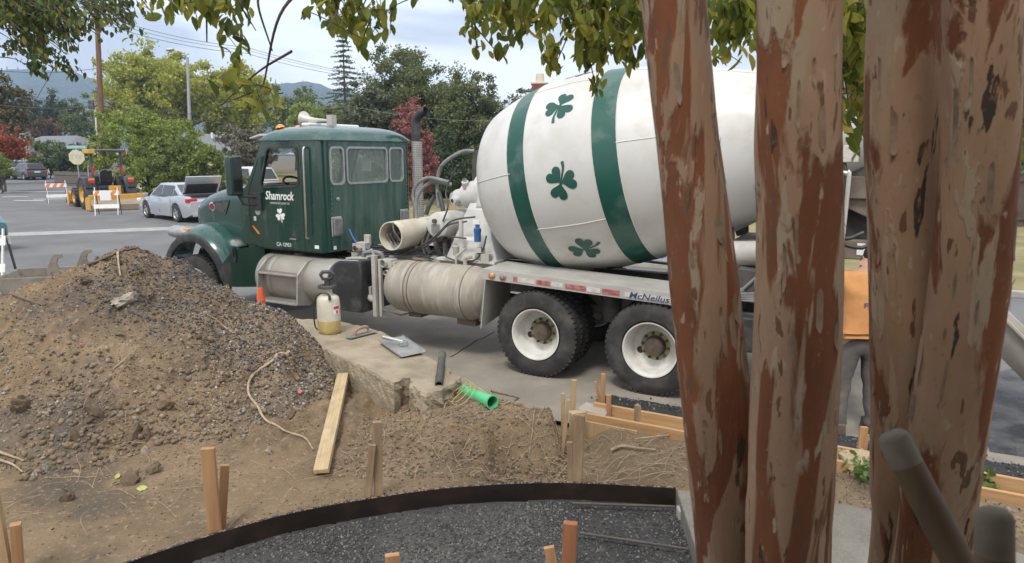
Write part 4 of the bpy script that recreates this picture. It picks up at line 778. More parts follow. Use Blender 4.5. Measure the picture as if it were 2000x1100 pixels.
for x0, x1, mt in ((.28, .23, m_redtape), (.22, .0, m_whtape), (-.02, -.20, m_redtape), (-.20, -.36, m_whtape), (-.38, -.63, m_redtape), (-.64, -.80, m_whtape), (-.82, -1.02, m_redtape), (-1.08, -1.60, m_whtape), (-1.62, -1.8, m_redtape)): tape(x0, x1, mt)
dr_ = Vector((-1, 0, -.035)).normalized(); lettering('McNeilus', m_navy, rl, (-1.13, 1.230, zr(-1.13)-.105), dr_, (0, 0, 1), .44, .066, shear=.25, bold=.012, name='rail_lettering')
for x, mt in ((.57, m_amber), (.42, m_redtape)):
    b = MB(); b.lathe([(0, .045), (.012, .045), (.016, .034)], (x, 1.222, zr(x)-.065), (0, 1, 0), 20); lo = b.build('marker_light', m_steel, rl); b = MB(); b.lathe([(.012, .034), (.025, .02), (.027, .001)], (x, 1.222, zr(x)-.065), (0, 1, 0), 16); b.build('lens', mt, lo)
b = MB(); b.plate([(1.22, 1.10), (.55, 1.12), (.55, .62), (1.23, .50)], [], .012, lambda u, v, q: (.66+.1*(1.1-v)*(1 if v < 1 else 0)+q, u, v)); mf = b.build('mud_flap', m_cement, T)
b = MB(); b.tube([(.70, 1.17, 1.06), (.765, 1.18, .58), (.77, .66, .64)], .006, 5); b.build('flap_line', m_steel, mf)
# rear: rollers, hydraulics, hopper, chute
b = MB(); b.loft([[(x, y, z) for x, y in ((-2.0, -.5), (-2.5, -.5), (-2.5, .5), (-2.0, .5))] for z in (1.1, 1.65)]); b.build('rear_pedestal', m_rust, T, bevel=.02)
b = MB(); b.lathe([(-.06, .11), (.06, .11)], (-1.95, .42, 1.72), (1, 0, -.17), 16); b.lathe([(-.06, .11), (.06, .11)], (-1.95, -.42, 1.72), (1, 0, -.17), 16); b.build('drum_roller', m_frame, T, smooth=40)
b = MB(); b.cyl((-1.7, .78, 1.52), (-2.7, .78, 1.60), .13, 16); b.build('rear_water_pipe', m_cement, T, smooth=40)
b = MB(); b.plate([(-2.05, 1.14), (-2.62, 1.12), (-2.58, 1.40), (-2.2, 1.44)], [], .3, lambda u, v, q: (u, .98-q, v)); b.span((-1.95, .5, 1.12), (-2.7, .95, 1.16)); b.build('hydraulic_cover', m_frame, T, bevel=.015)
b = MB(); b.tube([(-2.2, .99, 1.16), (-2.42, .99, 1.40)], .018, 8); b.tube([(-2.2, .99, 1.16), (-2.26, .99, 1.22)], .03, 8); b.tube([(-2.36, 1.0, 1.1), (-2.46, 1.0, 1.3)], .02, 8)
for k in range(5): b.tube(bez([(-1.7, .9+.02*k, 1.06+.02*k), (-2.1, 1.0, 1.10+.015*k), (-2.5, 1.02, 1.12+.02*k), (-2.9, .9, 1.1)], 12), .014, 6)
b.build('hydraulic_lines', m_hosegrey, T, smooth=50)
b = MB(); b.tube(bez([(-2.50, 1.12, 1.86), (-2.46, 1.12, 1.80), (-2.42, 1.12, 1.5), (-2.40, 1.12, 1.32), (-2.46, 1.12, 1.27), (-2.9, 1.12, 1.26)], 24), .017, 8); b.tube(bez([(-3.02, .98, 2.40), (-3.12, .98, 2.40), (-3.14, .98, 2.3), (-3.12, .98, 1.2)], 20), .02, 8); b.tube([(-2.62, 1.12, 2.5), (-2.62, 1.12, .6)], .02, 8); b.tube([(-3.0, 1.12, 2.5), (-3.0, 1.12, .6)], .02, 8)
for z in np.arange(.7, 2.4, .3): b.tube([(-2.62, 1.12, z), (-3.0, 1.12, z)], .015, 6)
b.build('ladder', m_rail, T, smooth=50)
b = MB(); b.span((-1.95, .9, .62), (-3.3, 1.2, .98)); b.build('rear_mud_guard', m_black, T, bevel=.02)
b = MB(); b.span((-3.06, .72, 2.50), (-3.20, .84, 2.66)); b.build('control_box', m_whtape, T, bevel=.01)
b = MB(); b.beam((-2.6, .34, 1.62), (-3.95, .34, 1.62), .12, .20); b.beam((-2.6, -.34, 1.62), (-3.95, -.34, 1.62), .12, .20); b.beam((-2.75, .38, 2.30), (-3.9, .38, 1.78), .12, .17); b.beam((-2.75, -.38, 2.30), (-3.9, -.38, 1.78), .12, .17); b.beam((-2.7, .36, 1.2), (-3.0, .36, 2.9), .12, .12); b.beam((-2.7, -.36, 1.2), (-3.0, -.36, 2.9), .12, .12); b.beam((-2.6, .45, 2.25), (-3.6, .45, 2.25), .1, .22); b.span((-2.5, -.9, .95), (-3.3, .9, 1.08)); b.span((-3.25, -1.1, .60), (-3.33, 1.1, .92)); b.build('rear_frame', m_rust, T, bevel=.012)
b = MB(); b.plate(rpoly([(-.55, 1.78), (.5, 1.78), (.62, 2.7), (.35, 2.95), (-.4, 2.95)], .08), [], .05, lambda u, v, q: (-3.02-q+.15*(v-2.2), u, v)); b.build('hopper_support', m_frame, T)
b = MB(); b.span((-3.08, .06, 1.72), (-3.62, .30, 2.52)); b.lathe([(0, .13), (1.1, .13)], (-3.4, .1, .95), (0, 0, 1), 16); b.build('chute_pivot', m_frame, T, bevel=.02)
b = MB(); b.box((-3.30, .405, 1.63), (.12, .006, .12)); b.build('warning_plate', m_decal, T)
b = MB(); b.lathe([(0, .0001), (.025, .03), (.02, .05), (0, .055)], (-3.22, 1.1, .72), (-.3, 1, 0), 16); b.build('tail_lamp', m_red, T, smooth=50)
b = MB(); b.loft([[(-3.3+dx*sc, dy*sc, z) for dx, dy in ((-.5, -.6), (.3, -.6), (.3, .6), (-.5, .6))] for z, sc in ((3.6, 1.15), (3.3, 1.0), (2.75, .55), (2.55, .45))], True, False); b.build('hopper', m_rust, T)
hoses([[(-3.0, .75, 2.75), (-3.12, .82, 2.3), (-3.05, .85, 1.95), (-3.08, .88, 1.76), (-3.3, .86, 1.70), (-3.4, .8, 1.8)], [(-3.15, .7, 2.9), (-3.26, .72, 2.7), (-3.3, .7, 2.6)], [(-3.0, .8, 1.86), (-3.15, .86, 1.78), (-3.3, .8, 1.84)]], .02, m_hose, 'hopper_hose')
# chute, in world-like direction expressed in truck space
Rinv = Matrix.Rotation(-(PI-TA), 3, 'Z')
def W2T(p): return Rinv@(Vector(p)-TO)
def trough(b, A, B, r, a0=-95, a1=95, th=.014):
    A, B = W2T(A), W2T(B); x = (B-A).normalized(); y = Vector((0, 0, 1)).cross(x).normalized(); z = x.cross(y)
    P = [(math.sin(R(a)), -math.cos(R(a))) for a in np.linspace(a0, a1, 15)]; sec = [(r*p, r*q) for p, q in P]+[((r+th)*p, (r+th)*q) for p, q in P[::-1]]
    sec = sec[:15]+[(r+.07, sec[14][1]), (r+.07, sec[14][1]-.02)]+sec[15:]+[(-r-.07, sec[0][1]-.02), (-r-.07, sec[0][1])]
    b.loft([[C+y*p+z*q for p, q in sec] for C in (A, B)])
c0, c1, c2 = (4.30, 7.25, 1.78), (4.93, 6.9, 1.03), (5.62, 6.45, .22)
b = MB(); trough(b, c0, c1, .25); ch_ = b.build('chute', m_rust, T, smooth=35); b = MB(); trough(b, c1, c2, .285); b.build('chute_extension', m_cement, T, smooth=35)
b = MB(); trough(b, (4.88, 6.93, 1.09), (4.96, 6.88, .995), .30); b.build('chute_collar', m_rust, ch_, smooth=35)

# ================================================================ YARD TERRAIN
BX = [-3.4, -3.05, -2.75, -2.32, -1.6, -.96, -.38, .38, 1.21]; BY = [2.2, 2.75, 3.28, 3.83, 4.37, 4.64, 4.80, 4.865, 4.78]
yb = lambda x: np.interp(x, BX, BY)
MX = [-9.8, -8.2, -7.3, -6.6, -6.0, -5.3, -4.75, -4.4, -4.1, -3.8, -3.5, -3.2, -2.95, -2.62, -2.35, -2.1, -1.8]; MZ = [0, .219, .427, .635, .859, 1.151, 1.345, 1.566, 1.61, 1.464, 1.26, 1.07, .88, .735, .535, .244, 0]
def mound_h(x, y):
    x = np.asarray(x, float); y = np.asarray(y, float); wob = .25*fbm(x*.7, y*.7, 5)
    rz_ = np.interp(x, MX, MZ); yc = 7.55+.12*np.sin(x*1.7); Lf = 1.35+1.15*np.clip(rz_/1.3, 0, 1)
    tf = np.clip((yc-y)/(Lf+wob), 0, 1.3); tb = np.clip((y-yc)/(1.9*np.clip(rz_/1.2, .3, 1)), 0, 1.3); t = tf+tb
    g = np.clip(1.0-np.sqrt(t*t+.012)+.02, 0, 1); g = g**1.06
    h = rz_*g; return h+(.13*fbm(x*2.2, y*2.2, 1)+.085*fbm(x*6, y*6, 2)+.05*fbm(x*16, y*16, 3, 3))*sm(.02, .25, h)-.03*(1-sm(.0, .1, h))
def yard_h(x, y):
    x = np.asarray(x, float); y = np.asarray(y, float); d = x*NN.x+y*NN.y
    base = .10+.05*fbm(x*1.3, y*1.3, 7)+.03*fbm(x*6, y*6, 8)+.018*fbm(x*19, y*19, 9, 3)
    e0 = 5.10+.38*sm(-.22, -.12, x)+.10*fbm(x*2, x*0, 12); e1 = e0+.80-.42*sm(-.22, -.12, x)+.3*sm(-.6, -1.6, x); pl = sm(0, 1, (y-e0)/(e1-e0))
    pl = pl*(1-sm(.34, .50, x+.08*fbm(y*4, x*0, 13)))*(1-sm(5.35, 5.95, d)); pl = pl*(.25+.75*sm(-1.0, -.55, x)); base = base+pl*(.20+.05*fbm(x*3, y*3, 14))+.26*4*pl*(1-pl)*(fbm(x*6, y*2.6, 15)+.5*fbm(x*20, y*9, 16))
    tr = np.maximum(sm(.36, .44, x)*(1-sm(.66, .95, x))*sm(4.95, 5.2, y), sm(-.26, -.1, x)*(1-sm(.66, .95, x))*sm(4.97, 5.12, y)*(1-pl)); base = base-tr*.15                         # trench beside the bank
    base = base-sm(.0, .6, x-1.2)*.0
    dperp = (y-yb(x))/np.sqrt(1+((yb(x+.05)-yb(x-.05))/.1)**2); inside = (dperp < .045) & (x < 1.23); base = np.where(inside, -.03, np.minimum(base, .11+1.2*np.clip(np.where(x < 1.25, dperp, 9), 0, 9)))
    edge = sm(5.78, 5.86, d)*(x > .45)+sm(5.85, 6.05, d)*(x <= .45); base = base*(1-edge)-.06*edge
    return np.where(inside, base+.006*fbm(x*9, y*9, 3), base)
def dirtmat(name, a, b_, dark, damt, light, seed):
    m, t, p = NT(name); c = mixc(t, noise_fac(t, 1.6, lo=.36, hi=.64, detail=9, rough=.62, off=seed), a, b_); c = mixc(t, noise_fac(t, 1.15, lo=.62-.3*damt, hi=.80-.25*damt, detail=7, rough=.6, off=seed+4), c, dark); c = mixc(t, noise_fac(t, 26, lo=.56, hi=.75, detail=4, off=seed+2), c, light); t.links.new(c, p.inputs['Base Color']); p.inputs['Roughness'].default_value = .97; p.inputs['Specular IOR Level'].default_value = .2
    n1_ = bumpn(t, p, noise_fac(t, 34, lo=0, hi=1, detail=8, rough=.7), .9, .02); bumpn(t, p, noise_fac(t, 150, lo=0, hi=1, detail=3, off=6), .5, .006, n1_); return m
m_dirt = dirtmat('brown_dirt', (.185, .132, .080), (.275, .200, .125), (.105, .090, .075), .28, (.36, .285, .195), 0)
m_mound = dirtmat('mound_dirt', (.205, .145, .088), (.295, .213, .135), (.095, .088, .084), .42, (.37, .29, .20), 5)
m_gravbed = dirtmat('dark_gravel_base', (.050, .050, .051), (.085, .083, .081), (.13, .125, .118), .40, (.17, .165, .16), 9)
def heightfield(name, x0, x1, y0, y1, step, fn, mat, cull=None):
    xs = np.arange(x0, x1+step, step); ys = np.arange(y0, y1+step, step); X, Y = np.meshgrid(xs, ys); Z = fn(X, Y); n = len(xs); m = len(ys)
    I = np.arange(n*m).reshape(m, n); F = np.stack([I[:-1, :-1], I[:-1, 1:], I[1:, 1:], I[1:, :-1]], -1).reshape(-1, 4)
    if cull is not None: k = cull(X, Y, Z); K = (k[:-1, :-1] | k[:-1, 1:] | k[1:, 1:] | k[1:, :-1]).reshape(-1); F = F[K]
    return mobj(name, npmesh(name, np.stack([X, Y, Z], -1).reshape(-1, 3), F), mat, smooth=70)
tag(heightfield('dirt_yard', -7, 6, 1.6, 9.4, .022, yard_h, m_dirt, lambda X, Y, Z: (X*NN.x+Y*NN.y < 6.15)), kind='structure')
md = heightfield('dirt_mound', -8.4, -1.3, 4.2, 9.6, .021, lambda x, y: mound_h(x, y)+np.maximum(yard_h(x, y), 0)*.9, m_mound, lambda X, Y, Z: mound_h(X, Y) > -.025)
tag(md, 'big mound of excavated brown dirt and dark gravel', 'dirt mound')
def surf(x, y): x = np.asarray(x, float); y = np.asarray(y, float); mh = mound_h(x, y); yh = yard_h(x, y); return np.maximum(yh, mh+np.maximum(yh, 0)*.9)
# ---- stones: low polygon lumps
ICO = None
def rockbase(seed, sub=0):
    bm = bmesh.new(); bmesh.ops.create_icosphere(bm, subdivisions=1+sub, radius=1); rng = np.random.default_rng(seed); V = np.array([v.co[:] for v in bm.verts]); F = np.array([[v.index for v in f.verts] for f in bm.faces]); bm.free()
    n = rng.normal(size=(5, 3)); n /= np.linalg.norm(n, axis=1)[:, None]; k = 1+.0*V[:, 0]
    for q in n: k = np.minimum(k, rng.uniform(.62, .9)/np.maximum(V@q, .001))
    V = V*np.minimum(k, 1.05)[:, None]*(1+.14*rng.normal(size=len(V)))[:, None]*np.array([1, rng.uniform(.7, .95), rng.uniform(.5, .8)]); return V, F
RB = [rockbase(i) for i in range(6)]
def stones(name, XY, sizes, mat, label=None, cat=None, parent=None, fn=surf, sink=.25):
    rng = np.random.default_rng(len(XY)); x, y = XY; z = fn(x, y); idx = rng.integers(0, 6, len(x)); Vs = []; Fs = []; o = 0
    for k in range(6):
        s = idx == k
        if not s.any(): continue
        A = randrot(s.sum(), rng)*sizes[s][:, None, None]; P = np.stack([x[s], y[s], z[s]+sizes[s]*(.5-sink)], 1); V, F = scatter(RB[k][0], RB[k][1], A, P); Vs.append(V); Fs.append(F+o); o += len(V)
    ob_ = mobj(name, npmesh(name, np.concatenate(Vs), np.concatenate(Fs)), mat, parent); tag(ob_, label, cat, kind='stuff'); return ob_
def stonemat(name, cols):
    m, t, p = NT(name); g = t.nodes.new('ShaderNodeNewGeometry'); r = t.nodes.new('ShaderNodeValToRGB'); e = r.color_ramp.elements
    while len(e) < len(cols): e.new(.5)
    for i, c in enumerate(cols): e[i].position = i/(len(cols)-1); e[i].color = rgba(c)
    t.links.new(g.outputs['Random Per Island'], r.inputs[0]); c = mixc(t, noise_fac(t, 60, lo=.48, hi=.8), r.outputs[0], (.13, .10, .07)); t.links.new(c, p.inputs['Base Color']); p.inputs['Roughness'].default_value = .92; bumpn(t, p, noise_fac(t, 90, lo=0, hi=1), .5, .01); return m
m_clod = stonemat('earth_clods', [(.11, .080, .053), (.19, .137, .088), (.27, .20, .13), (.17, .142, .11), (.35, .28, .20)])
m_grav = stonemat('mixed_gravel', [(.045, .043, .042), (.085, .08, .075), (.19, .17, .15), (.30, .275, .24), (.48, .45, .41), (.13, .12, .11)])
m_dgrav = stonemat('dark_gravel', [(.025, .025, .026), (.05, .05, .051), (.085, .083, .082), (.13, .126, .122), (.24, .235, .225)])
rng = np.random.default_rng(17)
def in_view(x, y, z=.3):
    d = y*math.cos(PITCH)-(z-CAM_H)*math.sin(PITCH); u = 1000+FPX*x/d; return (u > -60) & (u < 2060)
# gravel on the mound, denser on its right shoulder and lower apron
x = rng.uniform(-8, -1.3, 90000); y = rng.uniform(4.5, 8.3, 90000); mh = mound_h(x, y); dens = .05+.85*sm(-3.9, -2.5, x+.25*(y-7.4)+.6*fbm(x, y, 31))+.22*sm(.95, .35, mh)*sm(.48, .56, fbm(x*1.1, y*1.1, 33)+.5)
k = in_view(x, y, 1.0) & (mh > .0) & (rng.random(90000) < dens*.75); x, y = x[k], y[k]; s = .0045+.010*rng.random(len(x))**2.4+.012*(rng.random(len(x)) < .06)
stones('mound_gravel', (x, y), s, m_grav, 'loose grey gravel spilling down the right side of the dirt mound', 'gravel')
x = rng.uniform(-7.5, -1.4, 60000); y = rng.uniform(4.6, 8.0, 60000); mh = mound_h(x, y); k = in_view(x, y, 1.0) & (mh > .02) & (rng.random(60000) < .28+.3*sm(.45, .6, fbm(x*2, y*2, 34)+.5)); x, y = x[k], y[k]
stones('mound_crumbs', (x, y), .004+.010*rng.random(len(x))**2.6, m_clod, 'fine brown crumbs of earth covering the dirt mound', 'dirt crumbs')
x = rng.uniform(-5.2, -1.6, 40000); y = rng.uniform(6.2, 8.1, 40000); mh = mound_h(x, y); w_ = sm(.55, .75, mh/np.maximum(np.interp(x, MX, MZ), .05)+.25*sm(-3.4, -2.4, x)+.3*fbm(x*1.5, y*1.5, 61))*sm(-4.6, -3.9, x); k = in_view(x, y, 1.0) & (mh > .05) & (rng.random(40000) < w_*.42); x, y = x[k], y[k]
stones('asphalt_chips', (x, y), .006+.014*rng.random(len(x))**2.2, stonemat('grey_asphalt_chips', [(.03, .029, .029), (.06, .058, .056), (.10, .096, .092), (.2, .19, .18), (.05, .047, .045)]), 'dark grey broken asphalt along the crest and right slope of the mound', 'asphalt chips')
# clods on the apron
x = rng.uniform(-7, -1.0, 26000); y = rng.uniform(4.2, 7.2, 26000); mh = mound_h(x, y); dn = sm(.9, .25, mh)*(.25+.75*sm(.45, .62, fbm(x*1.4, y*1.4, 36)+.5)); k = in_view(x, y) & (mh > -.02) & (rng.random(26000) < dn*.5); x, y = x[k], y[k]
stones('dirt_clods', (x, y), .010+.030*rng.random(len(x))**2.6, m_clod, 'crumbled brown clods along the foot of the dirt mound', 'dirt clods')
x = rng.uniform(-3.6, 4.2, 60000); y = rng.uniform(3.0, 6.6, 60000); out = ((y > yb(x)+.02) | (x > 1.25)) & (x*NN.x+y*NN.y < 5.7) & ~((x > 1.2) & (y < 4.78-.3*(x-1.2))) & in_view(x, y); k = out & (rng.random(60000) < .10+.3*sm(.5, .62, fbm(x*1.5, y*1.5, 40)+.5)); x, y = x[k], y[k]
stones('soil_crumbs', (x, y), .004+.008*rng.random(len(x))**2, m_clod, 'fine crumbs and pebbles scattered over the bare soil', 'soil crumbs')
x = rng.uniform(-1.4, .5, 9000); y = rng.uniform(5.05, 6.3, 9000); k = (x*NN.x+y*NN.y < 5.6) & (rng.random(9000) < .35); x, y = x[k], y[k]
stones('bank_crumbs', (x, y), .005+.018*rng.random(len(x))**3, m_clod, 'crumbling lumps of soil on the cut bank', 'soil crumbs')
# gravel bed inside the curved form
x = rng.uniform(-2.7, 1.2, 60000); y = rng.uniform(2.6, 4.86, 60000); k = (y < yb(x)-.03) & in_view(x, y, 0) & (y > 3.2) & (rng.random(60000) < .35+.65*sm(.42, .56, fbm(x*1.2, y*1.2, 44)+.5)); x, y = x[k], y[k]
gb = heightfield('gravel_base', -3.2, 1.24, 2.0, 4.9, .04, lambda X, Y: .016+.012*fbm(X*4, Y*4, 47), m_gravbed, lambda X, Y, Z: Y < yb(X)-.005); tag(gb, kind='structure')
stones('base_gravel', (x, y), .004+.009*rng.random(len(x))**1.8, m_dgrav, 'dark crushed gravel inside the curved form', 'gravel', fn=lambda a, b_: .016+.012*fbm(a*4, b_*4, 47))
def berm(X, Y): d__ = X*NN.x+Y*NN.y; return -.012+(.085*np.exp(-((d__-6.52)/.26)**2)*(.9+.7*fbm(X*4, Y*4, 51))+.02*fbm(X*20, Y*20, 52))*sm(.85, 1.1, X)
# dark asphalt rubble beside the rear wheel and along the kerb forms
def sd(s_, d_): return HD.x*s_+NN.x*d_, HD.y*s_+NN.y*d_
x = rng.uniform(.85, 6.5, 26000); y = rng.uniform(3.4, 7.8, 26000); d_ = x*NN.x+y*NN.y; k = (d_ > 6.26) & (d_ < 6.85+.10*np.sin(x*5)) & (rng.random(26000) < .3); x, y = x[k], y[k]
stones('asphalt_rubble', (x, y), .006+.014*rng.random(len(x))**2, m_dgrav, 'broken black asphalt crumbs strewn beside the kerb forms and rear wheel', 'rubble', fn=lambda a, b_: np.maximum(berm(a, b_), .006))
tag(heightfield('asphalt_berm', .85, 7, 3.2, 7.6, .04, berm, M('broken_black_asphalt', (.018, .018, .019), .75, 0, (.04, .04, .042), 6, bump=.9, bscale=60, bdist=.02), lambda X, Y, Z: (Z > .0) & (X*NN.x+Y*NN.y > 6.24)), kind='structure')
m_wet = M('wet_black_asphalt', (.022, .022, .024), .5, 0, (.085, .084, .086), 2.6, lo=.44, hi=.58, bump=1, bscale=38, bdist=.03, dust=(.17, .165, .165), damt=.4, dscale=3.5)
P_ = [(4.2, 5.75), (8, 3.9), (9.5, 5.6), (8.3, 7.4), (6.9, 7.7), (6.2, 8.2), (5.6, 7.9), (5.1, 7.2), (4.6, 6.5)]; sheet('fresh_asphalt_patch', P_, .008, m_wet)
# scattered countable lumps on the mound
def lump(u, v, size, label, mat, seed, name='earth_clod', cat='clod', group='large lumps on the dirt mound', sq=(1, 1, 1)):
    y0 = 4.2; best = None
    for Y in np.arange(4.2, 9, .02):
        p = at(u, v, Y)
        if surf(p.x, p.y) >= p.z: best = p; break
    p = best or gnd(u, v, .1); V, F = rockbase(seed, 2); V = V*np.array(sq)*size*(1+.22*fbm(V[:, 0]*2.5+seed, V[:, 1]*2.5+V[:, 2]*1.7, seed))[:, None]
    o = mobj(name, npmesh(name, V, F), mat, smooth=50); o.location = (p.x, p.y, p.z+size*.2); o.rotation_euler = (.2*seed, .1*seed, seed*1.3); tag(o, label, cat, group); return o
m_rockp = stonemat('pale_rock', [(.33, .30, .25), (.40, .36, .30)]); m_clodb = stonemat('dark_clod', [(.15, .108, .07), (.18, .132, .088)])
for i, (u, v, sz, lb, mt) in enumerate([(245, 592, .13, 'pale grey rock high on the mound below the leafy sprig', m_rockp), (290, 578, .075, 'dark clod just right of the pale grey rock', m_clodb), (238, 535, .11, 'rounded clod beside the stick on the mound top', m_clodb), (168, 552, .09, 'clod left of the mound top beside the bucket', m_clodb),
        (322, 798, .10, 'clod in the middle of the apron below the two white chips', m_clodb), (262, 850, .085, 'dark clod on the dark streak of the apron', m_clodb), (288, 852, .075, 'clod right of the dark streak clod', m_clodb), (188, 812, .10, 'flat clod on the left of the dark streak', m_clodb), (42, 798, .10, 'clod at the left edge of the mound face', m_clodb), (300, 923, .085, 'clod at the foot of the mound below the dark streak', m_clodb), (255, 945, .085, 'clod above the yellow fallen leaf at the mound foot', m_clodb),
        (92, 918, .055, 'pale stone pair member nearer the right at the left foot', m_rockp), (68, 932, .045, 'pale yellowish stone at the far left foot of the mound', m_rockp), (284, 887, .05, 'flat pale stone low in the centre of the mound foot', m_rockp), (146, 858, .09, 'dark brown clod right of the left roots', m_clodb), (527, 885, .05, 'single pale stone on the bare soil left of the plank', m_rockp), (132, 978, .06, 'clod lowest on the left foot of the mound', m_clodb), (570, 815, .07, 'clod left of the leaning plank', m_clodb), (606, 770, .07, 'clod touching the foot of the broken concrete', m_clodb), (540, 775, .05, 'clod between the long root and the plank', m_clodb)]):
    lump(u, v, sz*.9, lb, mt, i+3, 'rock' if mt is m_rockp else 'earth_clod', 'rock' if mt is m_rockp else 'clod', sq=(1.15, .9, .8))
# ---- roots and twigs
m_root = M('pale_root', (.46, .36, .25), .85, 0, (.30, .22, .14), 14, bump=.3, bscale=60); m_twig = M('dark_twig', (.12, .085, .06), .85, 0, (.17, .13, .09), 14)
def hit(u, v):
    for Y in np.arange(3.0, 9.6, .02):
        p = at(u, v, Y)
        if surf(p.x, p.y) >= p.z: return p
    return gnd(u, v, .05)
def root(label, px, r, mat, lift=.035, name='root', cat='root'):
    P = [hit(u, v)+Vector((0, 0, lift)) for u, v in px]; Q = [Vector((q.x, q.y, max(q.z, float(surf(q.x, q.y))+r*.6))) for q in bez(P, 6*len(P))]; b = MB(); b.tube(Q, list(np.linspace(r, r*.45, len(Q))), 6); return tag(b.build(name, mat, smooth=60), label, cat, 'roots and sticks')
root('long pale root snaking down the right side of the mound', [(566, 693), (520, 720), (490, 745), (486, 775), (503, 800), (520, 828), (560, 850), (595, 862), (612, 885)], .016, m_root)
root('short stick standing out of the mound top', [(231, 502), (232, 520), (236, 548)], .014, m_root, .05, 'stick', 'stick')
root('dark branch lying across the mound top', [(172, 522), (200, 512), (235, 497), (268, 489)], .02, m_twig, .03, 'branch', 'branch')
root('dark stick on the left shoulder of the mound', [(24, 580), (50, 590), (85, 602)], .014, m_twig, .03, 'stick', 'stick')
root('pale forked root at the left edge', [(-5, 890), (20, 898), (48, 908)], .014, m_root); root('lower pale root at the left edge', [(-5, 905), (25, 915), (45, 930)], .012, m_root)
root('thin stick pointing up the right shoulder of the mound', [(402, 618), (440, 645), (490, 678)], .009, m_root, .03, 'stick', 'stick'); root('thin twig in the middle of the mound face', [(222, 728), (245, 708), (268, 685)], .006, m_root)
root('root lying on the soil right of the curved form corner', [(1195, 885), (1215, 878), (1245, 882), (1280, 885)], .018, m_root, .03); root('pale root sticking up beside the bank top', [(1350, 850), (1320, 858), (1290, 860), (1240, 866)], .012, m_root, .04)
root('stick lying against the foot of the concrete', [(558, 585), (590, 575), (620, 570)], .006, m_root, .05, 'stick', 'stick')
b = MB(); rg = np.random.default_rng(23)
def strand(x0, y0, ang, ln, r, wig=.5, lift=.012, fn=surf):
    P = []; n = max(4, int(ln/.05)); a = ang; z_off = 0
    for i in range(n): P.append((x0, y0)); a += rg.normal()*wig*.5; x0 += math.cos(a)*ln/n; y0 += math.sin(a)*ln/n
    P = np.array(P); Z = fn(P[:, 0], P[:, 1])+lift+abs(rg.normal())*.03*np.sin(np.linspace(0, PI, n)); b.tube([(p[0], p[1], z) for p, z in zip(P, Z)], r, 4, caps=False)
for i in range(75):
    x0, y0 = rg.uniform(-1.3, .4), rg.uniform(5.05, 6.3); strand(x0, y0, rg.uniform(0, 6.3), rg.uniform(.12, .55), rg.uniform(.001, .0028), .3)
for i in range(70):
    x0, y0 = rg.uniform(.5, 1.6), rg.uniform(5.0, 5.8); strand(x0, y0, rg.uniform(0, 6.3), rg.uniform(.15, .6), rg.uniform(.001, .003), .3, lift=.02)
for i in range(85):
    x0, y0 = rg.uniform(-3.6, -.8), rg.uniform(4.4, 6.2)
    if y0 > yb(x0)+.05: strand(x0, y0, rg.uniform(0, 6.3), rg.uniform(.1, .5), rg.uniform(.001, .0024), .3)
for i in range(60):
    x0, y0 = rg.uniform(-6, -2), rg.uniform(5, 7.3); strand(x0, y0, rg.uniform(0, 6.3), rg.uniform(.08, .35), rg.uniform(.001, .0025), .3)
tag(b.build('root_fibres', m_root, fix=False), 'tangle of thin pale roots over the bank and bare soil', 'roots', kind='stuff')

# ================================================================ FORMS, STAKES, PLANKS
m_pine = M('fresh_pine', (.55, .34, .17), .7, 0, (.45, .25, .11), 3, stretch=(.6, 9, 9), bump=.15, bscale=40)
m_pineg = M('weathered_pine', (.50, .36, .21), .75, 0, (.38, .26, .145), 3, stretch=(6, 6, .5), bump=.2, bscale=40, dust=(.25, .18, .11), damt=.35)
m_pineo = M('orange_fir_stake', (.48, .28, .14), .75, 0, (.36, .19, .09), 3, stretch=(7, 7, .5), bump=.2, bscale=40)
m_pined = M('dirty_stake', (.28, .19, .115), .85, 0, (.40, .28, .17), 5, stretch=(5, 5, .6), dust=(.16, .115, .075), damt=.45, bump=.3)
m_plank = M('pale_plank', (.56, .43, .255), .75, 0, (.44, .31, .165), 4, stretch=(.5, 12, 8), bump=.3, bscale=40, dust=(.30, .23, .15), damt=.38, dscale=5)
m_bend = M('wet_black_form_board', (.012, .009, .007), .45, 0, (.03, .018, .012), 4, bump=.3, bscale=30, dust=(.05, .035, .026), damt=.18)
P = [Vector((x_, y_, 0)) for x_, y_ in zip(BX, BY)]; P = bez(P, 72); secs = []
for i, p in enumerate(P):
    t = (P[min(i+1, len(P)-1)]-P[max(i-1, 0)]).normalized(); n = Vector((-t.y, t.x, 0)); secs.append([p+Vector((0, 0, -.02)), p+n*.022+Vector((0, 0, -.02)), p+n*.022+Vector((0, 0, .152)), p+Vector((0, 0, .152))])
b = MB(); b.loft(secs); fb_ = b.build('curved_form_board', m_bend, smooth=40); tag(fb_, 'long curved black form board sweeping round the dark gravel', 'form board')
b = MB(); rg2 = random.Random(4)
for i in range(len(secs)-1):
    for k in range(12): q = secs[i][3].lerp(secs[i+1][3], rg2.random()).lerp(secs[i][2].lerp(secs[i+1][2], .5), rg2.uniform(.1, .9)); b.box(q+Vector((0, 0, .001)), (rg2.uniform(.003, .012), rg2.uniform(.003, .006), .003), rz=rg2.random()*3)
o = b.build('frayed_edge', M('cement_specks', (.36, .30, .235), .95), fb_); o['kind'] = 'stuff'
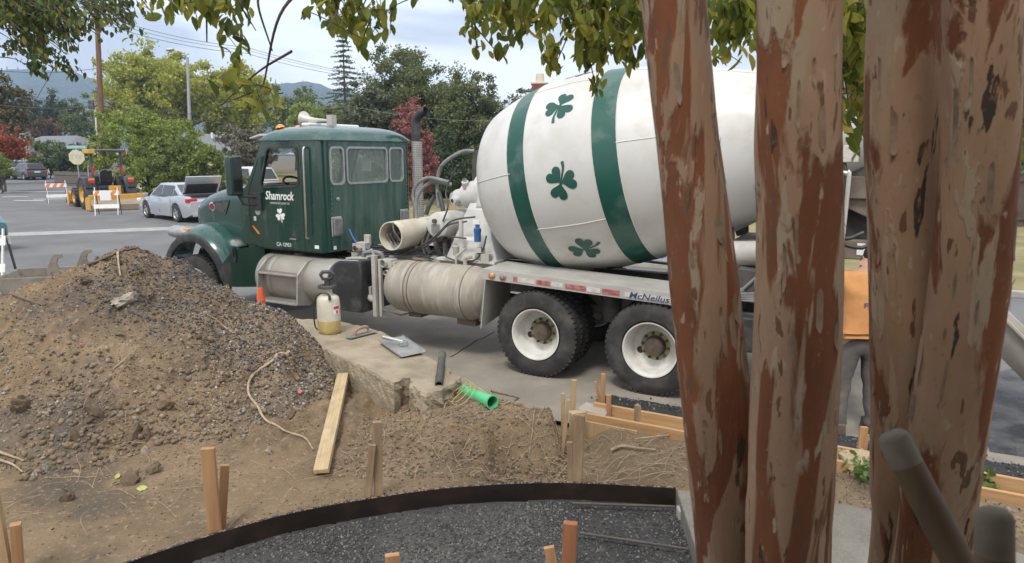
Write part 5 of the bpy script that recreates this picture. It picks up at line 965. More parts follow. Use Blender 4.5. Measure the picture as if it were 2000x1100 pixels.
def stake(label, base, h, w=.085, t=.03, lean=(0, 0), rz=0, mat=None, top=0, group='wooden form stakes'):
    """lean: tilt across / along view"""
    b = MB(); b.add([(-w/2, -t/2, -.15), (w/2, -t/2, -.15), (w/2, t/2, -.15), (-w/2, t/2, -.15), (-w/2, -t/2, h), (w/2, -t/2, h+top), (w/2, t/2, h+top), (-w/2, t/2, h)], [(3, 2, 1, 0), (4, 5, 6, 7), (0, 1, 5, 4), (1, 2, 6, 5), (2, 3, 7, 6), (3, 0, 4, 7)])
    o = b.build('wooden_stake', mat or m_pineo, bevel=.003); o.location = base; o.rotation_euler = (lean[1], lean[0], rz); tag(o, label, 'stake', group); return o
def SP(u, v, z=.12): q = gnd(u, v, z); return q
def stk(label, u, v, top_v, wpx, z=.12, **k):
    q = SP(u, v, z); ppm = FPX/(q.y*math.cos(PITCH)+(CAM_H-z)*math.sin(PITCH)); h = (v-top_v)/ppm/math.cos(PITCH*.9)*1.03; return stake(label, q, h, wpx/ppm*.92, **k)
stk('upright orange stake left of centre against the curved form', 420, 1042, 872, 27, mat=m_pineo, t=.035, rz=.15)
stk('slim leaning stake propped beside the upright orange stake', 432, 1030, 910, 18, mat=m_pineo, lean=(.13, -.05), rz=.5, t=.035)
stk('upright brown stake in front of the plank at the curved form', 739, 970, 822, 19, mat=m_pined, t=.04, rz=.2, lean=(.02, 0))
stk('slim stake leaning onto the brown stake at the curved form', 718, 975, 866, 14, mat=m_pined, lean=(.12, 0), t=.03)
stk('tall weathered stake at the trench beside the bank', 1127, 941, 808, 20, mat=m_pined, t=.05, rz=-.3, lean=(.03, 0), z=.1)
stk('short dark stake wedged beside the tall trench stake', 1114, 940, 862, 12, mat=m_pined, t=.03, lean=(-.03, 0), z=.1)
stk('tall thin stake standing in the trench end', 1115, 872, 742, 11, z=0., mat=m_pineg, t=.035, lean=(.03, 0))
stk('thin stake left of the tall one in the trench end', 1100, 856, 768, 8, z=0., mat=m_pineg, t=.03, lean=(-.02, 0)); stk('crooked lath leaning in the trench end', 1098, 885, 780, 7, z=0., mat=m_pineg, t=.02, lean=(.10, 0))
stk('upright stake at the far end of the kerb form', 1177, 792, 730, 9, z=.02, mat=m_pineo, t=.04); stk('short stake leaning on the far end stake', 1172, 790, 744, 6, z=.02, mat=m_pineo, t=.03, lean=(-.2, 0))
stk('stake nailed outside the far kerb form', 1188, 815, 771, 10, z=.04, mat=m_pineo, t=.03); stk('dark stake nailed between the two kerb forms', 1244, 838, 791, 10, z=.04, mat=m_pined, t=.05, rz=.4)
stk('nearest tall red brown stake inside the gravel bed', 1110, 1130, 1016, 29, z=.02, mat=M('red_brown_stake', (.36, .15, .07), .8, 0, (.27, .11, .05), 4, stretch=(6, 6, .5), bump=.3), t=.045, lean=(.02, 0), rz=-.2)
stk('leaning stake tip left of the nearest red brown stake', 1085, 1130, 1064, 22, z=.02, mat=m_pineo, lean=(-.2, 0), t=.03); stk('stake tip poking up at the bottom edge', 768, 1140, 1080, 30, z=.02, mat=m_pineo, t=.04, rz=.2)
stk('wide pale stake in the lower left corner', 14, 1130, 962, 26, mat=m_pineg, t=.035, lean=(-.03, 0), rz=.1); stk('short stake right of the wide pale corner stake', 38, 1130, 1020, 20, mat=m_pineo, t=.05, lean=(.05, 0), rz=.5)
stk('stake at the boots of the worker', 1680, 888, 833, 15, z=.08, mat=m_pineo, t=.03, lean=(.05, 0)); stk('short stake tip right of the boots stake', 1688, 888, 848, 7, z=.08, mat=m_pineo, t=.02, lean=(.05, 0))
# leaning plank
a, c_ = hit(628, 935)+Vector((0, 0, .03)), hit(672, 752)+Vector((0, 0, .10)); b = MB()
x_ = (c_-a).normalized(); y_ = Vector((0, 0, 1)).cross(x_).normalized(); l_ = (c_-a).length; b.plate([(0, -.062), (l_-.03, -.062), (l_+.03, .062), (.05, .062)], [], .035, lambda u, v, q: (u, v, q)); pl_ = b.build('plank', m_plank, bevel=.003)
z_ = x_.cross(y_); M4 = Matrix((x_, y_, z_)).transposed().to_4x4(); M4.translation = a; pl_.matrix_world = M4@Matrix.Rotation(R(-14), 4, 'X'); tag(pl_, 'pale plank with angled ends lying on the slope', 'plank')
# kerb form boards
def board(label, d, s0, s1, z0, z1, mat, group='kerb form boards', th=.038):
    a = Vector(street(s0, d)); c = Vector(street(s1, d)); b = MB(); b.span((0, 0, z0), ((c-a).length, th, z1)); o = b.build('form_board', mat, bevel=.003); o.location = a; o.rotation_euler = (0, 0, math.atan2(c.y-a.y, c.x-a.x)); tag(o, label, 'board', group); return o
pA = gnd(1159, 787, .14); sA = pA.x*HD.x+pA.y*HD.y; dA = pA.x*NN.x+pA.y*NN.y; pB = gnd(1146, 808, .14); sB = pB.x*HD.x+pB.y*HD.y; dB = pB.x*NN.x+pB.y*NN.y
board('far kerb form board of orange pine', dA, sA, sA-4.2, -.02, .14, m_pine); board('far kerb form board continuing past the right edge', dA+.002, sA-4.21, sA-8, -.02, .14, m_pine)
board('near kerb form board of orange pine', dB, sB, sB-4.4, -.02, .14, m_pine); board('near kerb form board continuing past the right edge', dB+.002, sB-4.41, sB-8, -.02, .14, m_pine)
board('dirty plywood panel standing at the trench end', dB-.16, sB+.02, sB-.55, -.1, .13, m_pineg, th=.018)
b = MB(); b.box((0, 0, 0), (.16, .07, .02)); o = b.build('wood_offcut', m_plank, bevel=.003); o.location = gnd(1128, 806, .40); o.rotation_euler = (.1, .1, .6); tag(o, 'small wood offcut balanced on the tall trench stake', 'offcut')
# bits of gutter slab at the form end
b = MB(); b.add([Vector(p) for z in (-.02, .10) for p in [(*gnd(u, v, .10).xy, z) for u, v in ((1128, 797), (1182, 812), (1190, 798), (1145, 785))]], [(3, 2, 1, 0), (4, 5, 6, 7), (0, 1, 5, 4), (1, 2, 6, 5), (2, 3, 7, 6), (3, 0, 4, 7)]); tag(b.build('gutter_block', m_conc, bevel=.008), 'block of old gutter concrete at the end of the forms', 'concrete block')
# concrete walk at the right of the gravel bed
WP = [(1.215, 4.77), (1.75, 4.70), (2.38, 4.55), (2.85, 4.25), (3.15, 3.95), (3.5, 3.4), (3.6, 1.6), (1.05, 1.6), (1.12, 3.6)]
b = MB(); b.plate(WP, [], .2, lambda u, v, q: (u, v, .148-q)); tag(b.build('concrete_walk', M('old_walk_concrete', (.235, .215, .18), .95, 0, (.18, .165, .14), 4, bump=.8, bscale=120, bdist=.006, dust=(.30, .28, .24), damt=.35, dscale=40), bevel=.012), kind='structure')
# rebar
m_rebar = M('grey_rebar', (.12, .115, .11), .6, .5, (.17, .14, .11), 10)
for lb, (u0, v0), (u1, v1), z in (('ribbed steel bar lying along the foot of the curved form', (1118, 983), (1318, 990), .07), ('ribbed steel bar crossing the gravel towards the concrete walk', (1132, 1041), (1345, 1073), .07)):
    A, B = gnd(u0, v0, z), gnd(u1, v1, z); b = MB(); b.tube([A, B], .0095, 8); n = int((B-A).length/.014); t = (B-A).normalized()
    for i in range(n): q = A.lerp(B, i/n); b.lathe([(-.002, .0095), (0, .012), (.002, .0095)], q, t, 8)
    tag(b.build('rebar', m_rebar, smooth=40, fix=False), lb, 'rebar', 'steel bars')
b = MB(); A = gnd(1320, 1030, .07); b.box((*gnd(1330, 1000, .06).xy, .05), (.05, .09, .08)); tag(b.build('rebar_chair', m_conc, bevel=.01), 'small concrete block under the bar end at the walk', 'block')
# ---- broken slab with tools
slab = [(560, 622), (660, 626), (745, 648), (872, 716), (898, 741), (862, 762), (832, 768), (806, 752), (799, 737), (770, 748), (700, 712), (620, 672), (596, 652)]
ST0 = [gnd(u, v, .45).xy for u, v in slab]; b = MB(); rg3 = random.Random(2); ST = []; JT = []
for i, p in enumerate(ST0):
    q = ST0[(i+1) % len(ST0)]; n = max(2, int((q-p).length/.045)); jt = .028 if 3 <= i <= 8 else .006
    JT += [.4*jt+.0035]*n
    for k in range(n): ST.append(p.lerp(q, k/n)+Vector((rg3.uniform(-jt, jt), rg3.uniform(-jt, jt)))*(1 if k else .4))
top = [Vector((p.x, p.y, .45+rg3.uniform(-.006, .006))) for p in ST]; n = len(top); mids = [[Vector((p.x+rg3.uniform(-1.3, 1.3)*j_, p.y-.012+rg3.uniform(-1.5, 1.5)*j_, z_)) for p, j_ in zip(top, JT)] for z_ in (.17, .23, .28, .33, .38, .425)]; bot = [Vector((p.x, p.y+.01, .06)) for p in top]
b.loft([bot]+mids+[top]); tag(b.build('broken_concrete_slab', M('broken_concrete', (.38, .32, .235), .93, 0, (.27, .22, .155), 3.5, dust=(.45, .37, .26), damt=.42, bump=.9, bscale=45, bdist=.02), bevel=.012), 'broken slab of old concrete pavement beside the mound', 'concrete slab')
zS = .455
# sprayer
q = gnd(644, 650, zS); r0 = empty('pump_sprayer', (q.x, q.y, zS), R(10), 'white plastic pump sprayer half full of yellow liquid on the concrete slab', 'sprayer')
m_jug = M('translucent_white_plastic', (.66, .63, .52), .4, 0, (.58, .55, .44), 8, spec=.4); m_liq = M('yellow_liquid_band', (.60, .47, .20), .4, 0, (.5, .38, .15), 8)
b = MB(); b.lathe([(.165, .138), (.34, .137), (.42, .131), (.445, .12), (.465, .09), (.475, .06), (.50, .052), (.545, .05), (.55, .07), (.555, .105), (.58, .105)], (0, 0, 0), (0, 0, 1), 32); jg = b.build('jug', m_jug, r0, smooth=40)
b = MB(); b.lathe([(0, .001), (0, .11), (.02, .128), (.06, .136), (.165, .1385)], (0, 0, 0), (0, 0, 1), 32); b.build('filled_base', m_liq, r0, smooth=40)
b = MB(); b.lathe([(.553, .108), (.575, .112), (.585, .108), (.588, .05)], (0, 0, 0), (0, 0, 1), 28); b.build('funnel_rim', m_black, r0, smooth=40)
b = MB(); b.cyl((0, 0, .58), (0, 0, .66), .035, 14); b.tube([(-.075, 0, .72), (-.05, 0, .66), (.05, 0, .66), (.075, 0, .72)], .02, 8); b.tube([(-.075, 0, .71), (-.05, 0, .745), (.05, 0, .745), (.075, 0, .71)], .022, 8); b.build('pump_handle', m_black, r0, smooth=50)
b = MB(); b.tube(bez([(.03, -.1, .46), (.0, -.09, .50), (-.10, -.06, .49), (-.17, .02, .36), (-.18, .06, .14), (-.16, .1, .03), (-.1, .2, .01)], 24), .009, 6); b.box((.03, -.13, .455), (.03, .03, .05)); b.build('spray_hose', m_hose, r0, smooth=50)
b = MB(); b.lathe([(.25, .1392), (.36, .1385)], (0, 0, 0), (0, 0, 1), 8, a0=R(-62), a1=R(-28), up=(1, 0, 0)); b.build('label_patch', m_decal, r0, fix=False); b = MB(); b.lathe([(.31, .1402), (.345, .1398)], (0, 0, 0), (0, 0, 1), 8, a0=R(-60), a1=R(-28), up=(1, 0, 0)); b.lathe([(.256, .1402), (.295, .1402)], (0, 0, 0), (0, 0, 1), 5, a0=R(-48), a1=R(-36), up=(1, 0, 0)); b.build('red_label', M('red_label_print', (.65, .05, .04), .5), r0, fix=False)
# trowels
def lay(o, loc, rz, tilt=(0, 0)): o.location = loc; o.rotation_euler = (tilt[0], tilt[1], rz)
m_blade = M('worn_steel_blade', (.40, .41, .41), .4, .7, (.55, .55, .53), 7, dust=(.5, .48, .43), damt=.35)
q = gnd(706, 656, zS); q2 = gnd(738, 648, zS); r0 = empty('hand_trowel', (q.x, q.y, zS+.015), math.atan2(q2.y-q.y, q2.x-q.x), 'flat hand trowel with wooden grip on the concrete slab', 'trowel'); b = MB(); b.span((-.2, -.055, 0), (.2, .055, .006)); b.build('blade', m_blade, r0)
b = MB(); b.tube(bez([(.10, 0, .01), (.10, 0, .06), (.05, 0, .085), (-.06, 0, .075), (-.10, 0, .03), (-.10, 0, .008)], 18), [.012]*3+[.02]*13+[.012]*3, 8); b.build('handle', M('old_wood_grip', (.30, .17, .13), .6, 0, (.38, .27, .22), 10), r0, smooth=50)
c0_, c1_ = gnd(762, 668, zS), gnd(815, 690, zS); q = gnd(785, 682, zS); r0 = empty('float_trowel', (q.x, q.y, zS+.03), math.atan2(c1_.y-c0_.y, c1_.x-c0_.x)+R(-8), 'big square steel float with bracket lying on the concrete slab', 'float'); b = MB(); b.plate(rrect(-.33, -.15, .33, .15, .02), [], .008, lambda u, v, w_: (u, v, w_)); b.build('plate', m_blade, r0, bevel=.002)
b = MB(); b.span((-.33, -.15, .008), (.33, -.142, .018)); b.span((-.33, .142, .008), (.33, .15, .018)); b.build('raised_edge', m_steel, r0)
b = MB(); b.box((.0, .02, .035), (.07, .09, .05)); b.cyl((0, .02, .05), (-.13, -.17, .11), .022, 12); b.build('handle_socket', m_steel, r0, smooth=40, bevel=.004); r0.rotation_euler = (R(3), R(2), r0.rotation_euler[2])
# corrugated black pipe
def corr(label, A, B, r, mat, n=40):
    b = MB(); d = (B-A).normalized(); l = (B-A).length; b.lathe([(l*i/n, r*(1+(.06 if i % 2 else -.04))) for i in range(n+1)], A, d, 18); b.lathe([(0, r*.8), (l, r*.8)], A, d, 18); b.lathe([(0, r*.8), (0, r*.96)], A, d, 18); b.lathe([(l, r*.8), (l, r*1.06)], A, d, 18); return tag(b.build('corrugated_pipe', mat, smooth=35, fix=False), label, 'pipe')
corr('short black corrugated pipe lying across the slab corner', gnd(857, 752, .46), gnd(864, 692, .50), .038, m_frame, 30)
# green pipe with wires
A, B = gnd(884, 755, .30), gnd(962, 786, .36); r0 = empty('drain_pipe', A, 0, 'bright green plastic drain pipe sticking out of the bank', 'pipe'); d = (B-A); m_gp = M('green_plastic', (.10, .50, .22), .35, 0, (.13, .55, .26), 3, dust=(.2, .4, .22), damt=.2)
b = MB(); l = d.length; b.lathe([(-.15, .058), (l-.06, .058), (l-.055, .066), (l, .066), (l, .055), (-.15, .05)], (0, 0, 0), d.normalized(), 28); b.build('pipe_body', m_gp, r0, smooth=40)
b = MB()
for k in range(2): b.tube(bez([hit(u+8*k, v+6*k)+Vector((0, 0, .02+.04*h_))-A for u, v, h_ in ((885, 775, 1), (905, 762, 2.4), (920, 775, 2.2), (895, 790, .3), (875, 785, .3), (910, 772, 2.2), (945, 776, 1.0), (965, 795, .3))], 40), .004, 5)
tag(b.build('yellow_wire', M('dull_yellow_wire', (.45, .36, .14), .6), r0, smooth=50))
corr('pale flexible conduit lying on the bank beside the green pipe', hit(960, 770)+Vector((0, 0, .03)), hit(1015, 782)+Vector((0, 0, .03)), .012, m_root, 10)
# fallen leaves and litter
LV = np.array([[-.5, 0, 0], [-.2, -.26, .03], [.2, -.24, .03], [.5, 0, 0], [.2, .24, .03], [-.2, .26, .03], [0, 0, -.02]]); LF = np.array([[0, 1, 6], [1, 2, 6], [2, 3, 6], [3, 4, 6], [4, 5, 6], [5, 0, 6]])
m_lg = M('fresh_green_leaf', (.14, .25, .05), .5, 0, (.22, .32, .08), 30); m_ly = M('yellow_green_leaf', (.45, .50, .12), .5, 0, (.4, .42, .1), 30); m_lr = M('red_scrap', (.45, .13, .11), .6)
def leafobj(label, u, v, size, mat, n=1, name='fallen_leaf'):
    p = hit(u, v); r_ = random.Random(u); r0 = None
    me = npmesh(name, LV*size, LF); o = mobj(name, me, mat, smooth=60); o.location = p+Vector((0, 0, .02)); o.rotation_euler = (r_.uniform(-.5, .5)+.5, r_.uniform(-.5, .5), r_.uniform(0, 6)); tag(o, label, 'leaf', 'leaves fallen on the dirt')
for i, (u, v, s, m_, lb) in enumerate([(264, 540, .16, m_ly, 'bright leaf sprig near the top of the mound'), (276, 534, .13, m_ly, 'second leaf of the sprig near the mound top'), (258, 552, .10, m_lg, 'small leaf under the sprig near the mound top'), (233, 660, .13, m_lg, 'green leaf on the upper face of the mound'), (454, 730, .10, m_lg, 'green leaf on the right half of the mound'), (27, 785, .09, m_ly, 'yellow green leaf at the left edge of the mound'), (230, 935, .11, m_ly, 'pale green leaf at the foot of the mound'), (226, 948, .08, m_lg, 'leaf under the pale green one at the mound foot'), (278, 958, .10, m_ly, 'yellow leaf lowest at the mound foot'), (529, 815, .08, m_lg, 'leaf left of the plank'), (485, 816, .07, m_ly, 'small pale leaf beside the long root'), (128, 963, .08, m_lg, 'leaf at the lower left of the mound')]): leafobj(lb, u, v, s*.8, m_)
for u, v, lb in ((164, 676, 'pinkish red scrap on the mound face'), (584, 768, 'small red scrap beside the plank top')):
    b = MB(); b.box((0, 0, 0), (.07, .05, .015)); o = b.build('red_scrap', m_lr, bevel=.008); o.location = hit(u, v)+Vector((0, 0, .02)); o.rotation_euler = (.5, .3, u); tag(o, lb, 'scrap', 'red scraps')
for u, v, lb in ((307, 785, 'upper pale wood chip on the mound'), (150, 925, 'small dry brown leaf at the mound foot')):
    leafobj(lb, u, v, .07, m_plank, name='wood_chip')
# traffic cone
q = gnd(513, 622, 0); q = Vector((-3.55, 9.85, 0)); q = at(511, 600, 9.25); r0 = empty('traffic_cone', (q.x, q.y, .004), 0, 'small orange and white traffic cone behind the mound', 'traffic cone'); m_or = M('orange_cone_plastic', (.80, .12, .03), .5); ctop = at(510, 563, 9.25).z
def cone_at(t): return .145-.115*t
H_ = ctop
for nm, a, c, mt in (('cone_body', 0, .30, m_or), ('reflective_collar', .30, .68, m_decal), ('cone_tip', .68, 1, m_or)): b = MB(); b.lathe([(H_*a, cone_at(a)), (H_*c, cone_at(c))]+([(H_, .001)] if c == 1 else []), (0, 0, 0), (0, 0, 1), 24); b.build(nm, mt, r0, smooth=50)
b = MB(); b.box((0, 0, .015), (.36, .36, .03)); b.build('base', m_or, r0, bevel=.01)

# ================================================================ VEHICLES IN THE STREET
def car_wheel(parent, x, y, s, r=.33, w=.22, rimmat=None):
    c = Vector((x, y, r)); ax = Vector((0, s, 0)); b = MB(); b.lathe([(-w/2, r*.6), (-w/2, r*.93), (-w*.36, r), (w*.36, r), (w/2, r*.93), (w/2+.005, r*.66), (w/2-.02, r*.64)], c, ax, 28); ty = b.build('wheel', m_rubber, parent, smooth=40)
    b = MB(); b.lathe([(w/2-.02, r*.65), (w/2, r*.64), (w/2-.03, r*.58)], c, ax, 28)
    for k in range(10):
        a = 2*PI*(k//2)/5+(.16 if k % 2 else -.16); d = Vector((math.cos(a), 0, math.sin(a))); b.beam(c+ax*(w/2-.03)+d*r*.1, c+ax*(w/2-.02)+d*r*.6, .05*r/.33, .02, ax)
    b.lathe([(w/2-.02, r*.16), (w/2-.005, .001)], c, ax, 12); b.build('rim', rimmat or m_steel, ty, smooth=40)
    b = MB(); b.lathe([(w/2-.07, .001), (w/2-.07, r*.62)], c, ax, 20); b.build('brake_disc', m_interior, ty)
def car(name, label, loc, hd, mat, L=4.85, Wd=1.85, H=1.47, zb=.2, belt=.93, wb=2.78, hoodz=.86, deckz=1.02, prof=None, r=.33, cat='car', trunk_open=False, cargo=None, group='parked cars', lights=True):
    """lower body lofted from cross sections with wheel arches, glazed upper body"""
    rz = math.atan2(hd[1], hd[0]); root = empty(name, loc, rz, label, cat, group); hw = Wd/2; xf, xr = wb/2, -wb/2; fo = L/2
    X = np.concatenate([np.linspace(-fo, fo, 61)]); b = MB(); secs = []
    for x in X:
        t = abs(x)/fo; w = hw*(1-.10*t**6-.03*t**2); zt = float(np.interp(x, [-fo, -fo+.25, -fo+.9, -.2, xf-.35, fo-.35, fo], [deckz-.22, deckz-.02, deckz, belt, belt-.01, hoodz-.08, hoodz-.25])); z0 = zb+.12*max(0, t-.85)/.15
        arch = 0
        for xc in (xf, xr):
            if abs(x-xc) < r+.07: arch = max(arch, r+math.sqrt((r+.07)**2-(x-xc)**2))
        zl = max(z0, arch); zm = max(zl+.02, zb+.28)
        P = [(w*.55, z0), (w*.80, max(z0, zl-.03)), (w*.97, zl), (w, zm+.0), (w*1.0, zm+(zt-zm)*.55), (w*.965, zt-.03), (w*.90, zt), (w*.4, zt+.012)]
        secs.append([(x, y, z) for y, z in P]+[(x, -y, z) for y, z in P[::-1]])
    b.loft(secs); body = b.build('body', mat, root, smooth=38)
    for xc in (xf, xr):
        for s in (1, -1): a = MB(); a.lathe([(0, .001), (0, r+.068)], (xc, s*(hw-.20), r), (0, s, 0), 24); a.build('wheel_arch', m_interior, root); car_wheel(root, xc, s*(hw-.115), s, r)
    prof = prof or [(1.15, belt-.02), (.35, H-.03), (-.25, H), (-.85, H-.04), (-1.72, deckz)]
    def gh(x, z): f = (z-belt)/(H-belt); return hw*(.90-.20*max(0, f))
    b = MB(); n = len(prof); ins = [(x, gh(x, z), z) for x, z in prof]; 
    V = [(x, y, z) for x, y, z in ins]+[(x, -y, z) for x, y, z in ins]; b.add(V, [tuple(range(n)), tuple(range(2*n-1, n-1, -1))]+[(i, i+1, n+i+1, n+i) for i in range(n-1)]+[(n-1, 0, n, 2*n-1)]); b.build('cabin', mat, root, smooth=30, bevel=.03)
    # glazing, each pane proud of the cabin shell
    def pane(pts): g = MB(); g.add(pts, [tuple(range(len(pts)))]); return g.build('window', m_dglass, root, fix=False)
    (x0, z0), (x1, z1), (x3, z3), (x4, z4) = prof[0], prof[1], prof[-2], prof[-1]
    def q(a, c, t): return a+(c-a)*t
    for (ax_, az_), (bx2, bz2), off in (((x0, z0), (x1, z1), .012), ((x4, z4), (x3, z3), -.012)):
        P = []
        for t, sy in ((.12, 1), (.12, -1), (.90, -1), (.90, 1)): x = q(ax_, bx2, t); z = q(az_, bz2, t); P.append((x+off, sy*(gh(x, z)-.09), z+.012))
        pane(P)
    for s in (1, -1):
        zs0, zs1 = belt+.03, H-.10; fx = lambda z: q(x0, x1, (z-z0)/(z1-z0))-.12; rx_ = lambda z: q(x4, x3, min(1, (z-z4)/(z3-z4)))+.22
        bp = [(fx(zs0), zs0), (fx(zs1), zs1), (rx_(zs1), zs1), (rx_(zs0+.05), zs0+.05)]; cuts = [bp[0][0], .02, -.95, -9]
        def clip(a0, a1):
            pl = []
            for t in np.linspace(0, 1, 7): zz = q(zs0, zs1, t); pl.append((min(fx(zz), a0), zz))
            for t in np.linspace(1, 0, 7): zz = q(zs0, zs1, t); pl.append((max(rx_(zz), a1), zz))
            return pl
        for a0, a1 in ((9, .05), (-.02, -.98), (-1.04, -9)):
            pl = clip(a0, a1)
            if max(p[0] for p in pl[:7]) - min(p[0] for p in pl[7:]) < .12 or a0 < rx_(zs0+.05)+.1: continue
            pl = [p for p in pl]; P = [(x, s*(gh(x, z)+.008), z) for x, z in pl]; pane(P if s > 0 else P[::-1])
        m = MB(); m.loft([[(fx(zs0)-.05+dx, s*(hw+.02+dy), belt+.06+dz) for dy, dz in ((0, -.06), (.16, -.05), (.16, .06), (0, .05))] for dx in (0, .12)]); m.build('mirror', mat, root, bevel=.02)
        if lights:
            t = MB(); t.span((-fo+.02, s*(hw-.42), deckz-.25), (-fo+.22, s*(hw-.035), deckz-.10)); t.build('tail_light', m_red, root, bevel=.02); t = MB(); t.span((fo-.32, s*(hw-.40), hoodz-.20), (fo-.06, s*(hw-.06), hoodz-.09)); t.build('headlight', m_decal, root, bevel=.02)
        b = MB()
        for xx in (.04, -.98): b.beam((xx, s*(hw+.001), zb+.12), (xx, s*(hw*.985), belt-.04), .004, .008, (0, s, 0))
        b.build('door_seam', m_interior, root)
        for xx in (-.12, -1.02): h = MB(); h.box((xx, s*(hw+.003), belt-.12), (.16, .03, .03)); h.build('door_handle', mat, root, bevel=.008)
    b = MB(); b.span((-fo-.03, -hw*.78, zb+.05), (-fo+.06, hw*.78, zb+.20)); b.build('rear_bumper', mat if trunk_open else m_black, root, bevel=.02)
    b = MB(); b.span((-fo-.012, -.26, deckz-.32), (-fo+.1, .26, deckz-.18)); b.build('number_plate', m_decal, root)
    if trunk_open:
        b = MB(); b.span((-fo+.12, -hw*.72, deckz-.02), (-1.62, hw*.72, deckz+.018)); b.build('boot_opening', m_interior, root)
        hin = Vector((-1.55, 0, deckz+.03)); ang = R(54); ud = Vector((-math.cos(ang), 0, math.sin(ang))); nd = Vector((-math.sin(ang), 0, -math.cos(ang)))
        def lid(off, sx, l, th): return [[hin+ud*t+nd*(off+.06*(1-(y/(hw*.75))**2)*0+.05*math.sin(t/l*PI))+Vector((0, y, 0)) for t in np.linspace(.0, l, 6)] for y in np.linspace(-hw*sx, hw*sx, 9)]
        b = MB(); A = lid(0, .74, .82, 0); B = lid(-.05, .74, .82, 0); b.loft(A, False); b.loft(B, False)
        for r0_ in (0, -1): b.add(A[r0_]+B[r0_], [(i, i+1, 6+i+1, 6+i) for i in range(5)])
        b.add([a[-1] for a in A]+[c[-1] for c in B], [(i, i+1, 9+i+1, 9+i) for i in range(8)]); ld = b.build('boot_lid', mat, root, smooth=50)
        b = MB(); b.loft([[p+nd*.008 for p in row] for row in lid(0, .66, .72, 0)], False); b.build('lid_lining', m_interior, ld, smooth=50)
    return root
m_silver = M('silver_car_paint', (.50, .53, .57), .25, .45, (.47, .50, .54), 1, coat=.6); m_gun = M('dark_grey_car_paint', (.075, .078, .08), .25, .3, (.09, .09, .095), 1, coat=.6); m_tealp = M('teal_car_paint', (.10, .23, .25), .25, .1, (.11, .25, .27), 1, coat=.7)
hs_ = Vector((-.75, .66, 0)).normalized(); left_ = Vector((-hs_.y, hs_.x, 0)); cc = Vector((-12.75, 26.65, 0))+hs_*1.39-left_*.81
car('sedan', 'silver sedan with its boot lid open, parked in front of the truck', cc, hs_, m_silver, trunk_open=True)
p = gnd(74, 352); h_ = Vector((-.80, .6, 0)); car('crossover_car', 'dark grey crossover parked beyond the intersection, its rear towards us', Vector((p.x, p.y, 0))+h_*2.1, h_, m_gun, 4.5, 1.9, 1.68, .26, 1.02, 2.7, .98, 1.06, [(1.2, 1.0), (.45, 1.64), (-.4, 1.68), (-1.75, 1.60), (-2.12, 1.06)], .36)
p = gnd(20, 351); h_ = Vector((.52, -.85, 0)); car('pickup_truck', 'white front of a pickup at the far left beside the crossover', Vector((p.x-.6, p.y+2, 0)), h_, M('pale_blue_car_paint', (.30, .34, .38), .3, .3, coat=.5), 5.4, 1.98, 1.9, .34, 1.15, 3.3, 1.12, 1.15, [(1.2, 1.13), (.55, 1.86), (-.2, 1.9), (-.9, 1.86), (-1.15, 1.15)], .4, cat='pickup')
car('hatchback', 'teal car of which only the rear corner shows at the left edge', (-15.95, 18.85, 0), (-.93, .36), m_tealp, 4.3, 1.8, 1.48, .2, .93, 2.6, .86, .98, lights=False)
p = gnd(470, 405, 0); car('van', 'white vehicle half hidden behind the truck hood and mirror', (-15.5, 40.5, 0), (-.8, .6), m_white, 4.9, 1.9, 1.85, .28, 1.1, 2.9, 1.05, 1.1, [(1.5, 1.08), (.8, 1.8), (-.4, 1.85), (-1.9, 1.8), (-2.3, 1.1)], .34)

# ---- tractor with loader and box scraper
m_cat = M('yellow_machine_paint', (.68, .36, .035), .45, 0, (.58, .30, .04), 4, dust=(.42, .30, .14), damt=.3); m_tgrey = M('charcoal_machine_paint', (.045, .05, .058), .4, 0, (.06, .066, .075), 3, dust=(.15, .145, .135), damt=.3)
hd_t = Vector((-.70, .715, 0)).normalized(); lf_t = Vector((-hd_t.y, hd_t.x, 0)); p = gnd(170, 409); TR = empty('tractor', Vector((p.x, p.y, 0))-lf_t*.93, math.atan2(hd_t.y, hd_t.x), 'yellow and charcoal tractor with canopy, loader bucket and box scraper', 'tractor')
def tractor_wheel(x, y, s, r, w, nl):
    c = Vector((x, y, r)); ax = Vector((0, s, 0)); b = MB(); b.lathe([(-w/2, r*.55), (-w/2, r*.86), (-w*.4, r*.94), (w*.4, r*.94), (w/2, r*.86), (w/2, r*.55), (w/2-.05, r*.53)], c, ax, 32)
    for k in range(nl):
        for sd_ in (1, -1):
            a = 2*PI*(k+(.5 if sd_ > 0 else 0))/nl; d = Vector((math.cos(a), 0, math.sin(a))); d2 = Vector((math.cos(a+.2), 0, math.sin(a+.2))); b.beam(c+d2*r*.965+ax*sd_*w*.46, c+d*r*.965+ax*sd_*.02, .07, .06*r/.7, d)
    o = b.build('wheel', m_rubber, TR, smooth=30); b = MB(); b.lathe([(w/2-.04, r*.54), (w/2, r*.55), (w/2-.05, r*.48), (w/2-.12, r*.42), (w/2-.10, r*.2), (w/2-.03, r*.18), (w/2-.03, .001)], c, ax, 28); b.build('rim', m_cat, o, smooth=40)
    b = MB()
    for k in range(6): a = 2*PI*k/6; b.lathe([(w/2-.105, .001), (w/2-.105, r*.065)], c+Vector((math.cos(a), 0, math.sin(a)))*r*.32, ax, 10)
    b.build('rim_holes', m_interior, o)
for s in (1, -1): tractor_wheel(0, s*.88, s, .71, .42, 15); tractor_wheel(2.15, s*.80, s, .47, .32, 13)
b = MB(); b.span((-.3, -.35, .55), (2.3, .35, .85)); b.cyl((0, -.7, .71), (0, .7, .71), .12, 12); b.cyl((2.15, -.7, .47), (2.15, .7, .47), .08, 10); b.span((-.25, -.45, .85), (.75, .45, .98)); b.build('chassis', m_tgrey, TR)
